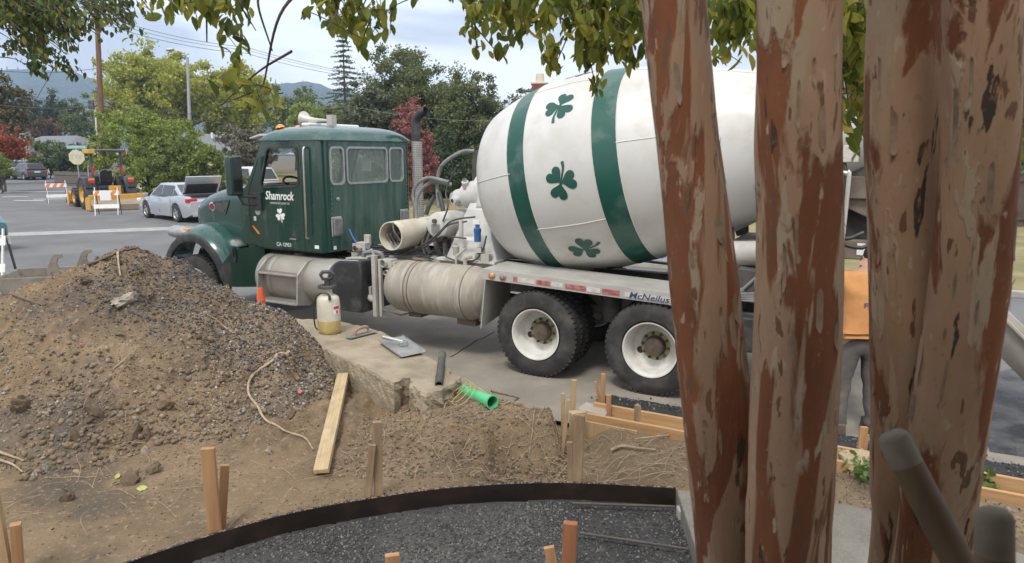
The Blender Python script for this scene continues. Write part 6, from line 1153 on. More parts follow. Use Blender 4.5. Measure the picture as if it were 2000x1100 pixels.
b = MB(); b.loft([[(x, y, z) for y, z in ((-hw_, .85), (hw_, .85), (hw_, zt-.12), (hw_*.75, zt), (-hw_*.75, zt), (-hw_, zt-.12))] for x, hw_, zt in ((.85, .36, 1.50), (1.6, .34, 1.42), (2.35, .30, 1.30), (2.5, .26, 1.15))]); b.build('hood', m_tgrey, TR, smooth=35)
for s in (1, -1):
    b = MB(); pr = [(.82*math.cos(R(a)), .70+.82*math.sin(R(a))) for a in range(20, 196, 11)]+[(.74*math.cos(R(a)), .70+.74*math.sin(R(a))) for a in range(196, 19, -11)]; b.plate(pr, [], .46, lambda u, v, q: (u, s*(.62+q), v)); b.build('fender', m_tgrey, TR, smooth=35)
    b = MB(); b.span((-.86, s*.66, 1.0), (-.76, s*1.08, 1.50)); b.build('fender_back', m_tgrey, TR, bevel=.04); b = MB(); b.span((-.885, s*.70, 1.24), (-.84, s*.96, 1.37)); b.build('tail_lamp', m_red, TR); b = MB(); b.span((-.885, s*.70, 1.375), (-.84, s*.96, 1.46)); b.build('turn_lamp', m_amber, TR)
    b = MB(); b.loft([[(-.30+dx, s*(.62+dy), z) for dx, dy in ((-.07, -.05), (.07, -.05), (.07, .05), (-.07, .05))] for z, q in ((.9, 0), (2.68, 0))]); b.build('canopy_post', m_tgrey, TR); b = MB(); b.span((-.385, s*.66, 1.62), (-.365, s*.58, 2.0)); b.build('post_reflector', m_red, TR)
    b = MB(); b.lathe([(0, .07), (.06, .05), (.07, .001)], (-.42, s*.48, 2.58), (-1, 0, -.2), 12); b.build('work_light', m_decal, TR)
    b = MB(); b.beam((.55, s*.52, 1.42), (1.9, s*.52, 1.05), .09, .16); b.beam((1.9, s*.52, 1.05), (2.95, s*.52, .42), .09, .16); b.beam((.55, s*.52, .8), (.55, s*.52, 1.48), .14, .10); b.build('loader_arm', m_tgrey, TR, bevel=.01); b = MB(); b.cyl((.7, s*.52, .95), (1.75, s*.52, .98), .045, 10); b.cyl((1.8, s*.52, 1.2), (2.8, s*.52, .95), .04, 10); b.build('loader_ram', m_chrome, TR)
    b = MB(); b.beam((1.0, s*.575, 1.34), (1.5, s*.575, 1.20), .006, .10, (0, 0, 1)); b.build('warning_decal', m_red, TR)
b = MB(); b.loft([[(x, y, z) for y, z in ((-.80, zz), (.80, zz), (.80, zz+.05), (-.80, zz+.05))] for x, zz in ((-.62, 2.70), (.2, 2.74), (1.0, 2.70))]); b.build('canopy', m_tgrey, TR, bevel=.02); b = MB(); b.span((-.70, .52, 2.58), (.2, .84, 2.77)); b.span((-.70, -.84, 2.60), (.2, -.80, 2.77)); b.build('canopy_side', m_cat, TR, bevel=.03)
b = MB(); b.span((-.05, -.27, 1.1), (.45, .27, 1.25)); b.loft([[(x, -.25, z), (x+.12, -.25, z), (x+.12, .25, z), (x, .25, z)] for x, z in ((-.1, 1.2), (-.16, 1.5), (-.2, 1.78))]); b.build('seat', m_interior, TR, bevel=.05); b = MB(); b.tube(bez([(-.15, -.3, 1.3), (-.24, -.3, 1.72), (-.24, 0, 1.86), (-.24, .3, 1.72), (-.15, .3, 1.3)], 20), .02, 6); b.build('seat_frame', m_steel, TR, smooth=50)
b = MB(); b.lathe([(-.01, .2), (.01, .2)], (.72, 0, 1.62), (-.5, 0, .85), 20); b.cyl((.72, 0, 1.6), (.9, 0, 1.3), .03, 8); b.build('steering_wheel', m_interior, TR); b = MB(); b.cyl((1.1, .44, 1.3), (1.1, .44, 1.9), .04, 8); b.tube([(1.1, .44, 1.88), (1.08, .44, 1.96), (1.0, .44, 1.97)], .04, 8); b.build('exhaust', m_steel, TR); b = MB(); b.cyl((-.3, -.5, 1.1), (-.3, -.5, 1.4), .16, 14); b.cyl((-.55, -.3, 1.05), (-.55, .35, 1.05), .06, 10); b.build('hydraulic_tank', m_black, TR)
b = MB(); pr = [(3.35, .05), (2.95, .08), (2.82, .25), (2.84, .62), (2.95, .75), (2.98, .72), (2.88, .60), (2.86, .27), (2.98, .12), (3.35, .08)]; b.plate(pr, [], 2.0, lambda u, v, q: (u, -1+q, v))
for y in (-1.0, .97): b.plate([(3.35, .05), (2.95, .08), (2.82, .25), (2.84, .62), (2.95, .75), (3.1, .6)], [], .03, lambda u, v, q: (u, y+q, v))
b.build('loader_bucket', m_cat, TR)
b = MB(); b.span((-1.75, -1.18, .28), (-1.70, 1.18, .70)); b.span((-1.72, -1.18, .62), (-1.55, 1.18, .74)); b.span((-1.78, -1.18, .50), (-1.74, 1.18, .72))
for y in (-1.2, 1.17): b.plate([(-1.78, .05), (-.95, .05), (-.95, .45), (-1.1, .60), (-1.78, .72)], [], .03, lambda u, v, q: (u, y+q, v))
b.build('box_scraper', m_cat, TR, bevel=.01)
b = MB(); b.add([(-1.78, -1.18, .52), (-1.78, 1.18, .52), (-1.86, 1.18, .28), (-1.80, 1.18, .03), (-1.80, -1.18, .03), (-1.86, -1.18, .28)], [(0, 1, 2, 5), (5, 2, 3, 4)]); b.build('scraper_blade', M('scraped_blade', (.38, .28, .18), .5, .3, (.5, .42, .32), 6, stretch=(1, .3, 9)), TR, fix=False)
b = MB(); b.beam((-1.3, 0, .6), (-1.3, 0, 1.12), .5, .08, (1, 0, 0)); b.beam((-.3, .3, .7), (-1.5, .45, .6), .06, .1); b.beam((-.3, -.3, .7), (-1.5, -.45, .6), .06, .1); b.beam((-.3, 0, 1.0), (-1.35, 0, 1.05), .07, .07); b.build('hitch', m_cat, TR, bevel=.01); b = MB(); b.cyl((-.6, .5, 1.02), (-.75, .5, .62), .04, 8); b.cyl((-.6, -.5, 1.02), (-.75, -.5, .62), .04, 8); b.beam((-.62, -.55, 1.06), (-.62, .55, 1.06), .09, .09); b.build('lift_links', m_tgrey, TR)

# ---- barricades
m_or2 = M('orange_reflective', (.75, .17, .04), .5)
def barricade(label, loc, rz, notice=False, sc=1.0):
    r0 = empty('barricade', loc, rz, label, 'barricade', 'folding road barricades'); w = .92*sc; h = 1.12*sc
    for s in (1, -1):
        sl = .26*s
        for x in (-w/2+.05, w/2-.05): b = MB(); b.beam((x, sl*1.15, 0), (x, sl*.06, h), .045, .03, (1, 0, 0)); b.build('leg', m_white if s < 0 else m_frame, r0)
        for z0, z1, nm in ((.80*sc, .98*sc, 'striped_board'), (.28*sc, .44*sc, 'lower_board')):
            if s > 0 and nm == 'lower_board': continue
            y = lambda z: sl*(1.15-1.09*z/h); b = MB(); b.loft([[(x, y(z0)-.02*1, z0), (x, y(z0)+.012, z0), (x, y(z1)+.012, z1), (x, y(z1)-.02, z1)] for x in (-w/2, w/2)]); bd = b.build(nm, m_white, r0)
            if nm == 'striped_board':
                b = MB(); k = 0
                for x0 in np.arange(-w/2, w/2-.1, .30*sc):
                    x1 = x0+.15*sc; dx = .10*sc; b.add([(min(x0, w/2), y(z0)-.024, z0+.005), (min(x1, w/2), y(z0)-.024, z0+.005), (min(x1+dx, w/2), y(z1)-.024, z1-.005), (min(x0+dx, w/2), y(z1)-.024, z1-.005)], [(0, 1, 2, 3)])
                b.build('orange_stripes', m_or2, bd, fix=False)
    if notice: b = MB(); b.box((-.02, -.14, .80*sc), (.42, .008, .42)); b.build('paper_notice', m_decal, r0)
    return r0
p = gnd(200, 421); barricade('striped barricade with paper notice in front of the scraper', (p.x+.1, p.y+.3, 0), R(16), True, 1.05)
p = gnd(108, 397); barricade('striped barricade left of the loader bucket', (p.x, p.y+.2, 0), R(38), False, 1.05)
p = gnd(-28, 556); barricade('barricade of which only one white leg shows at the left edge', (p.x+.06, p.y, 0), R(8), False, 1.0)
# ---- stop sign and street name
p = at(150, 307, 37.6); r0 = empty('stop_sign', (p.x, 37.6, 0), R(8), 'octagonal stop sign, glare painted into its pale face, with street name plate on a steel post', 'road sign'); zc = p.z
b = MB(); b.cyl((0, .03, 0), (0, .03, zc+.75), .035, 10); b.build('post', m_steel, r0)
b = MB(); oc = [(.415*math.cos(R(22.5+45*k)), zc+.415*math.sin(R(22.5+45*k))) for k in range(8)]; b.plate(oc, [], .01, lambda u, v, q: (u, -.02+q, v)); sp = b.build('sign_face', M('glare_washed_sign', (.62, .58, .40), .5, 0, (.56, .52, .36), 4), r0)  # pale cream: washed-out reflection put into the face colour
lettering('STOP', M('glare_washed_letters', (.46, .45, .40), .6), sp, (-.30, -.024, zc-.11), (1, 0, 0), (0, 0, 1), .60, .24, bold=.02)  # letters painted pale grey to carry the same glare
b = MB(); b.box((.05, 0, zc+.52), (1.0, .015, .18)); sn = b.build('street_name_plate', M('teal_sign', (.20, .42, .42), .5), r0); lettering('N. JEFFERSON ST', m_decal, sn, (-.40, -.011, zc+.475), (1, 0, 0), (0, 0, 1), .88, .09, bold=.01)
# ---- loose digger bucket behind the mound
q = at(85, 560, 11.9); r0 = empty('digger_bucket', (q.x, q.y, .004), R(18), 'grimy steel digger bucket with two hooked ears behind the mound', 'digger bucket'); zt = at(60, 532, 11.9).z
b = MB()
pr = [(-.55, zt), (-.30, .03), (.25, .0), (.50, .12), (.55, .35), (.52, .37), (.46, .15), (.24, .04), (-.27, .06), (-.52, zt-.02)]; b.plate(pr, [], 1.15, lambda u, v, w_: (u+.0*w_, -.57+w_, v))
for y in (-.57, .55): b.plate([(-.55, zt), (-.30, .03), (.25, 0), (.50, .12), (.55, .35), (.45, zt)], [], .03, lambda u, v, w_: (u, y+w_, v))
m_gsteel = M('grimy_grey_steel', (.30, .27, .23), .7, .2, (.22, .19, .155), 6, dust=(.16, .13, .10), damt=.35, bump=.3); b.build('shell', m_gsteel, r0, bevel=.008)
for x_, y_ in ((.30, -.3), (.62, .25)):
    b = MB(); hk = [(-.12, .0), (-.14, .25), (-.06, .42), (.0, .50), (.10, .50), (.12, .44), (.05, .42), (.02, .34), (.05, .22), (.16, .16), (.26, .20), (.24, .08), (.12, .0)]; hole = [(-.05+.035*math.cos(t), .16+.035*math.sin(t)) for t in np.linspace(0, 2*PI, 9)[:-1]]; b.plate(hk, [hole], .05, lambda u, v, w_: (x_+u, y_+w_, zt-.16+v)); b.build('hook_ear', m_gsteel, r0, bevel=.006)
b = MB(); b.cyl((.2, -.45, zt-.12), (.75, .3, zt-.12), .07, 12); b.box((.05, -.45, zt-.12), (.12, .15, .2)); b.build('cross_bar', m_gsteel, r0, bevel=.01)

# ================================================================ WORKER
m_skin = M('skin', (.42, .24, .16), .55); m_shirt = M('orange_work_shirt', (.56, .27, .10), .9, 0, (.47, .215, .075), 5, bump=.5, bscale=9, bdist=.02); m_pants = M('grey_work_trousers', (.115, .105, .10), .92, 0, (.15, .135, .125), 5, bump=.7, bscale=11, bdist=.02); m_boot = M('brown_boots', (.12, .085, .06), .8, 0, (.16, .12, .09), 9, bump=.3); m_hair = M('dark_hair', (.02, .015, .012), .7)
wq = gnd(1668, 848, .01); WK = empty('person', (wq.x+.01, wq.y+.05, .006), R(-6), 'person in orange work shirt and grey trousers standing with back turned behind the trunks', 'person')
def skin(name, verts, edges, radii, mat, parent, root_i=0, sub=2):
    me = bpy.data.meshes.new(name); me.from_pydata(verts, edges, []); o = mobj(name, me, mat, parent); sk = o.modifiers.new('skin', 'SKIN'); sk.use_smooth_shade = True
    for i, r_ in enumerate(radii): d = me.skin_vertices[0].data[i]; d.radius = r_ if hasattr(r_, '__len__') else (r_, r_); d.use_root = (i == root_i)
    s = o.modifiers.new('sub', 'SUBSURF'); s.levels = sub; s.render_levels = sub; return o
# faces away (+y); slightly bent forward, forearms ahead
BV = [(0, 0, .96), (0, .02, 1.12), (0, .07, 1.30), (0, .12, 1.44), (.06, .17, 1.52), (.11, .22, 1.56), (.15, .25, 1.62),
      (-.11, 0, .90), (-.13, .03, .50), (-.14, 0, .09), (-.15, .12, .05), (.11, 0, .90), (.14, .02, .50), (.16, -.02, .09), (.17, .10, .05),
      (-.19, .12, 1.43), (-.29, .16, 1.17), (-.24, .40, 1.08), (-.235, .47, 1.075), (-.23, .53, 1.07), (.19, .12, 1.43), (.30, .18, 1.17), (.25, .42, 1.08), (.245, .49, 1.075), (.24, .55, 1.07)]
BE = [(0, 1), (1, 2), (2, 3), (3, 4), (4, 5), (5, 6), (0, 7), (7, 8), (8, 9), (9, 10), (0, 11), (11, 12), (12, 13), (13, 14), (3, 15), (15, 16), (16, 17), (17, 18), (18, 19), (3, 20), (20, 21), (21, 22), (22, 23), (23, 24)]
BR = [(.11, .085), (.11, .085), (.14, .10), (.14, .09), .055, .085, .09, .085, .055, .04, .035, .085, .055, .04, .035, .06, .045, .032, (.035, .02), (.035, .02), .06, .045, .032, (.035, .02), (.035, .02)]
for s_, bi in ((-1, 19), (1, 24)):
    bx0, by0, bz0 = BV[bi]
    for k, (dx, ln) in enumerate(((-.03, .07), (-.01, .08), (.012, .078), (.032, .06))):
        i = len(BV); BV += [(bx0+dx, by0+.03, bz0-.005), (bx0+dx, by0+.03+ln*.5, bz0-.02), (bx0+dx, by0+.03+ln*.7, bz0-.055)]; BE += [(bi, i), (i, i+1), (i+1, i+2)]; BR += [.010, .009, .008]
    i = len(BV); BV += [(bx0-s_*.045, by0-.02, bz0-.01), (bx0-s_*.055, by0+.02, bz0-.04)]; BE += [(bi-1, i), (i, i+1)]; BR += [.011, .009]
skin('body', BV, BE, BR, m_skin, WK)
b = MB(); hc = Vector((.155, .26, 1.62)); b.lathe([(-.125, .03), (-.10, .065), (-.05, .09), (.02, .098), (.07, .088), (.11, .055), (.125, .001)], hc, (0, .25, 1), 20); hd_o = b.build('head', m_skin, WK, smooth=60)
b = MB(); b.lathe([(-.04, .10), (.02, .105), (.075, .094), (.115, .06), (.132, .001)], hc-Vector((0, .012, 0)), (0, .2, 1), 20); b.build('hair', m_hair, hd_o, smooth=60)
b = MB(); b.lathe([(0, .001), (.03, .018), (.055, .008)], hc+Vector((0, .09, -.01)), (0, .5, -.8), 8); b.box(hc+Vector((0, .095, -.065)), (.05, .012, .01)); b.build('nose_and_mouth', m_skin, hd_o, smooth=60)
for s in (-1, 1): b = MB(); b.lathe([(0, .001), (.006, .009)], hc+Vector((s*.035, .092, .01)), (0, 1, 0), 8); b.build('eye', m_hair, hd_o); b = MB(); b.lathe([(-.012, .012), (0, .03), (.012, .02)], hc+Vector((s*.1, 0, -.01)), (s, 0, 0), 10); b.build('ear', m_skin, hd_o, smooth=60)
SV = [(0, .0, .985), (0, .015, 1.10), (0, .06, 1.28), (0, .11, 1.43), (0, .145, 1.485), (-.19, .12, 1.425), (-.265, .15, 1.25), (-.285, .16, 1.17), (.19, .12, 1.425), (.275, .16, 1.25), (.295, .175, 1.17), (0, 0, .93)]
shirt_o = skin('shirt', SV, [(0, 1), (1, 2), (2, 3), (3, 4), (3, 5), (5, 6), (6, 7), (3, 8), (8, 9), (9, 10), (0, 11)], [(.215, .165), (.20, .15), (.205, .145), (.17, .115), .085, (.10, .10), .085, .08, (.10, .10), .085, .08, (.225, .17)], m_shirt, WK, 1)
PV = [(0, 0, 1.0), (0, 0, .93), (-.105, .005, .86), (-.125, .02, .66), (-.13, .025, .48), (-.14, .01, .28), (-.145, .0, .13), (-.145, .0, .06), (.105, .005, .86), (.13, .015, .66), (.14, .015, .48), (.155, .0, .28), (.16, -.015, .13), (.16, -.015, .06)]
skin('trousers', PV, [(0, 1), (1, 2), (2, 3), (3, 4), (4, 5), (5, 6), (6, 7), (1, 8), (8, 9), (9, 10), (10, 11), (11, 12), (12, 13)], [(.18, .135), (.185, .14), .125, .105, .088, .08, .078, .085, .125, .105, .088, .08, .078, .085], m_pants, WK, 1)
for x, y in ((-.145, .0), (.16, -.015)):
    b = MB(); b.loft([[(x+px_*w_, y+py_, z) for px_, py_ in ((-1, -.10), (1, -.10), (1, .08), (.75, .18), (-.75, .18), (-1, .08))] for z, w_ in ((0, .052), (.03, .052), (.06, .048), (.11, .045))]); b.build('boot', m_boot, WK, smooth=40, bevel=.01)
SHP = []; SHP += [lettering('L', m_navy, WK, (.035, -.2, 1.335), (1, 0, 0), (0, .22, 1), None, .06, bold=.02, name='shirt_print'), lettering('FIRE', m_navy, WK, (-.035, -.2, 1.215), (1, 0, 0), (0, .22, 1), .13, .045, bold=.02, name='shirt_print')]; b = MB(); b.box((.09, -.2, 1.12), (.12, .004, .008)); SHP.append(b.build('shirt_print', m_navy, WK))
for nm in ('trousers', 'shirt'):
    o = [c for c in WK.children if c.name.split('.')[0] == nm][0]; tx = bpy.data.textures.new('cloth_folds', 'CLOUDS'); tx.noise_scale = .11; tx.noise_depth = 3; dm = o.modifiers.new('folds', 'DISPLACE'); dm.texture = tx; dm.strength = .045 if nm == 'trousers' else .035; dm.mid_level = .5; dm.texture_coords = 'LOCAL'
bpy.context.view_layer.update(); from mathutils.bvhtree import BVHTree
dg = bpy.context.evaluated_depsgraph_get(); se = shirt_o.evaluated_get(dg); bvh = BVHTree.FromPolygons([v.co.copy() for v in se.data.vertices], [tuple(p.vertices) for p in se.data.polygons])
for o in SHP:
    for v in o.data.vertices:
        h = bvh.ray_cast(Vector((v.co.x, -.6, v.co.z)), Vector((0, 1, 0)))
        if h[0] is not None: v.co.y = h[0].y-.006

# ================================================================ PLANTS, PORCH, TOOL HANDLES
f_ivy = leafmat('ivy_leaves', [(.06, .11, .03), (.13, .20, .06), (.22, .30, .09)], .25)
def plant(label, u, v, h, n, spread, seed, z=.1, size=.055):
    q = gnd(u, v, z); rng = np.random.default_rng(seed); r0 = empty('ground_plant', (q.x, q.y, float(yard_h(q.x, q.y))-.01), 0, label, 'plant', 'weeds by the kerb forms'); st = MB(); L0 = []
    for k in range(n):
        a = rng.uniform(0, 6.3); e = Vector((math.cos(a)*spread*rng.random(), math.sin(a)*spread*rng.random(), h*rng.uniform(.5, 1))); st.tube(bez([(0, 0, 0), (e.x*.4, e.y*.4, e.z*.6), e], 6), .004, 4)
        for t in np.linspace(.35, 1, 6): L0.append((e.x*t+rng.normal()*.02, e.y*t+rng.normal()*.02, e.z*t))
    st.build('stems', m_lg, r0, fix=False); L0 = np.array(L0); A = randrot(len(L0), rng)*(size*rng.uniform(.7, 1.4, len(L0)))[:, None, None]
    for i in range(len(L0)):
        o = mobj('leaf', npmesh('leaf', LV@A[i].T, LF), f_ivy, r0); o.location = L0[i]
plant('leafy weed with upright stems beside the boots stake', 1652, 905, .26, 8, .13, 1, size=.085); plant('low ivy clump hugging the third trunk', 1690, 945, .26, 10, .14, 2, size=.07); plant('bushy green weed right of the trunks', 1925, 940, .26, 10, .12, 3, size=.075); plant('small weed in front of the right kerb form', 1975, 965, .15, 6, .12, 4, size=.07)
x = RNG.uniform(1.4, 4.6, 5000); y = RNG.uniform(4.2, 5.9, 5000); k = (x*NN.x+y*NN.y < 5.75) & (y > 4.82-.36*(x-1.2)) & (RNG.random(5000) < .8); x, y = x[k], y[k]
V, F = scatter(np.array([[-.5, -.16, 0], [.5, -.12, 0], [.45, .14, .05], [-.5, .12, .02]]), np.array([[0, 1, 2, 3]]), randrot(len(x), RNG)*(RNG.uniform(.012, .035, len(x)))[:, None, None], np.stack([x, y, surf(x, y)+.006], 1)); o = mobj('bark_mulch', npmesh('bark_mulch', V, F), leafmat('mulch', [(.10, .075, .055), (.20, .155, .115), (.34, .28, .21)], 0)); tag(o, 'dry brown mulch chips on the soil right of the gravel bed', 'mulch', kind='stuff')
rk = MB(); Vr, Fr = rockbase(77, 2); q = gnd(1672, 905, .1); o = mobj('limestone_lump', npmesh('limestone_lump', Vr*.14, Fr), stonemat('yellow_rock', [(.36, .28, .17), (.42, .34, .22)]), smooth=40); o.location = (q.x, q.y, .12); tag(o, 'rough yellowish rock between the second and third trunk', 'rock')
b = MB(); b.span((-2.5, -2.5, .9), (3.0, .98, 1.02)); tag(b.build('porch', m_conc, bevel=.02), kind='structure')
b = MB(); b.span((-4.5, -4.4, 3.6), (4.5, .55, 3.8)); tag(b.build('shading_porch_roof', m_cream, bevel=.02), kind='structure')  # unseen roof over the camera, added and sized to shade the trunks
b = MB(); b.span((-4.5, -4.2, -.1), (4.5, -4.0, 3.6)); tag(b.build('shading_house_wall', m_cream), kind='structure')  # unseen wall behind the camera, added to cut light on the trunks
m_hand = M('old_grey_tool_handle', (.085, .053, .026), .7, 0, (.14, .092, .048), 5, stretch=(3, 3, .6), bump=.25, bscale=60, bdist=.002); m_endc = M('worn_handle_end', (.12, .10, .075), .8, 0, (.17, .145, .11), 20, bump=.2)
def handle(label, A, B, r, name):
    d = (A-B).normalized(); k = (1.03-B.z)/d.z; base = B+d*k; r0 = empty(name, base, 0, label, 'tool', 'tools leaning at the porch'); l = (A-base).length; b = MB(); b.lathe([(.2, r*.9), (l-.05, r)], (0, 0, 0), d, 28); b.build('handle', m_hand, r0, smooth=50)
    b = MB(); b.lathe([(l-.05, r), (l-r*.55, r*.985), (l-r*.25, r*.86), (l-r*.06, r*.6), (l, .001)], (0, 0, 0), d, 28); b.build('handle_end', m_endc, r0, smooth=60); b = MB(); b.lathe([(.0, .03), (.05, .05), (.2, .03)], (0, 0, 0), d, 12); b.build('tool_head', m_frame, r0, smooth=40)
handle('thick grey tool handle leaning in front of the third trunk', at(1738, 842, .93), at(1872, 1100, .86), .0212, 'garden_tool'); handle('upright grey tool handle in the lower right corner', at(1942, 992, .68), at(1942, 1100, .67), .0185, 'garden_tool')

# ================================================================ CRAPE MYRTLE (foreground trunks and overhanging leaves)
def barkmat(seed, thr=.505, li=1.0):
    K = lambda *c: tuple(min(.6, v*li) for v in c)
    m, t, p = NT('crape_myrtle_bark_%d' % seed); S = (1, 1, .28)
    c = mixc(t, noise_fac(t, 9, S, lo=.35, hi=.65, off=seed), K(.36, .232, .150), K(.28, .182, .118)); c = mixc(t, noise_fac(t, 7, (1, 1, .2), lo=.54, hi=.60, off=seed+3.3, detail=7, rough=.6), c, K(.31, .240, .165))
    f1 = noise_fac(t, 10, (1, 1, .15), lo=thr, hi=thr+.035, off=seed+7.7, detail=6, rough=.55, dist=.5); f2 = noise_fac(t, 19, (1, 1, .14), lo=.59, hi=.62, off=seed+1.9, detail=6, rough=.55, dist=.4)
    red = mixc(t, noise_fac(t, 12, S, lo=.35, hi=.65, off=seed+2), (.235, .088, .038), (.155, .060, .030)); c = mixc(t, f1, c, red); c = mixc(t, f2, c, K(.35, .265, .19)); f3 = noise_fac(t, 22, (1, 1, .12), lo=.655, hi=.67, off=seed+5.1, detail=6); c = mixc(t, f3, c, (.06, .045, .035)); c = mixc(t, noise_fac(t, 38, (1, 1, .3), lo=.66, hi=.70, off=seed+8, detail=3), c, K(.36, .28, .20)); c = mixc(t, noise_fac(t, 33, (1, 1, .25), lo=.64, hi=.66, off=seed+11, detail=3), c, (.16, .085, .05)); c = mixc(t, noise_fac(t, 90, (1, 1, .5), lo=.6, hi=.8, off=seed), c, (.20, .15, .11))
    t.links.new(c, p.inputs['Base Color']); p.inputs['Roughness'].default_value = .72; p.inputs['Specular IOR Level'].default_value = .3
    n0 = bumpn(t, p, f1, .55, -.006); n1_ = bumpn(t, p, f2, .5, .004, n0); n2_ = bumpn(t, p, f3, .6, -.008, n1_); bumpn(t, p, noise_fac(t, 60, (1, 1, .2), lo=0, hi=1, off=seed), .35, .006, n2_); return m
CB = Vector((.86, 1.62, .02)); CM = empty('crape_myrtle', CB, 0, 'multi trunked crape myrtle with peeling orange and grey bark in the foreground', 'tree')
m_flake = [M('bark_flake_tan', (.32, .225, .155), .8, 0, (.22, .14, .09), 20, bump=.3), M('bark_flake_grey', (.27, .215, .155), .8, 0, (.19, .13, .085), 20, bump=.3)]
def trunk(Y0, Y1, rows, seed, base, thr=.475):
    """rows: (v, left edge, right edge) in photo pixels; Y runs from Y0 at the top to Y1 at the bottom row"""
    C = []; Rr = []
    for v, a, c in rows:
        Y = Y0+(Y1-Y0)*v/1100; p = at((a+c)/2, v, Y); dep = Y*math.cos(PITCH)-(p.z-CAM_H)*math.sin(PITCH); C.append(p); Rr.append((c-a)/2*dep/FPX*.985)
    d = (C[0]-C[1]).normalized(); up = [C[0]+d*.6+Vector((0, 0, .02)), C[0]+d*1.3+Vector((d.x*.3, 0, 0))]; C = up[::-1]+C; Rr = [Rr[0]*.75, Rr[0]*.9]+Rr
    C += [C[-1].lerp(Vector(base), .5)+Vector((0, 0, -.1)), Vector(base)]; Rr += [Rr[-1]*1.1, Rr[-1]*1.45]
    Q = bez(C, 150); rr = np.interp(np.linspace(0, 1, len(Q)), np.linspace(0, 1, len(Rr)), Rr); n = 72; th = np.linspace(0, 2*PI, n, endpoint=False); V = []
    for i, (q, r_) in enumerate(zip(Q, rr)):
        w = r_*(1+.055*(vnoise(np.cos(th)*1.6+9, np.sin(th)*1.6+q.z*1.1+seed, seed)-.5)*2+.028*fbm(np.cos(th)*5+3, np.sin(th)*5+q.z*5, seed+2)+.012*fbm(th*0+q.z*30, np.cos(th)*14+np.sin(th)*9, seed+4)); V.append(np.stack([q.x-CB.x+w*np.cos(th), q.y-CB.y+w*np.sin(th), np.full(n, q.z-CB.z)], 1))
    V = np.concatenate(V); m_ = len(Q); I = np.arange(m_*n).reshape(m_, n); F = np.stack([I[:-1], np.roll(I, -1, 1)[:-1], np.roll(I, -1, 1)[1:], I[1:]], -1).reshape(-1, 4)
    tk = mobj('trunk', npmesh('trunk', V, F), barkmat(seed, thr, 1.0 if seed == 3 else 1.16), CM, smooth=70)
    rg_ = random.Random(seed); fl = MB()      # curled strips of peeling bark standing off the surface
    for k in range(15):
        i = rg_.randrange(30, len(Q)-45); a = rg_.uniform(PI*.95, PI*2.05); ln = rg_.randrange(2, 10); wd = rg_.choice((0, 0, 1, 1)); off0 = rg_.uniform(.001, .003); row = []
        for di in range(ln+1):
            ii = min(i+di, len(Q)-1); rowp = []
            for dj in range(wd+2):
                jj = int(a/(2*PI)*n+dj) % n; p_ = Vector(V[ii*n+jj]); c_ = Q[ii]-CB; o_ = (p_-Vector((c_.x, c_.y, p_.z))).normalized(); curl = off0*(1 if 0 < dj < wd+1 else .2)+(.006*rg_.random() if di in (0, ln) else 0); rowp.append(p_+o_*curl)
            if di in (0, ln): m__ = sum(rowp, Vector())/len(rowp); rowp = [m__.lerp(q_, rg_.uniform(.05, .5)) for q_ in rowp]
            row.append(rowp)
        fl.loft(row, False)
    fo_ = fl.build('bark_flakes', m_flake[seed % 2], tk, smooth=60, fix=False); fo_['kind'] = 'stuff'; return C[1]
tops = [trunk(1.58, 1.62, [(0, 1252, 1378), (140, 1266, 1391), (280, 1282, 1404), (420, 1296, 1424), (560, 1308, 1443), (700, 1322, 1458), (820, 1334, 1468), (950, 1347, 1470), (1100, 1362, 1466)], 3, (.74, 1.66, 0)),
        trunk(1.36, 1.46, [(0, 1482, 1642), (140, 1483, 1640), (280, 1479, 1641), (420, 1484, 1644), (560, 1482, 1643), (700, 1476, 1638), (820, 1470, 1631), (950, 1467, 1624), (1100, 1462, 1617)], 8, (.80, 1.52, 0), .488),
        trunk(1.52, 1.58, [(0, 1700, 1846), (140, 1696, 1850), (280, 1694, 1850), (420, 1700, 1850), (560, 1702, 1845), (700, 1704, 1842), (820, 1705, 1838), (950, 1704, 1832), (1100, 1703, 1828)], 14, (.98, 1.64, 0), .525),
        trunk(1.30, 1.46, [(0, 1851, 1988), (140, 1850, 1986), (280, 1847, 1982), (420, 1838, 1972), (560, 1822, 1960), (700, 1802, 1940), (820, 1780, 1920), (950, 1766, 1902), (1100, 1752, 1885)], 21, (.92, 1.56, 0), .535)]
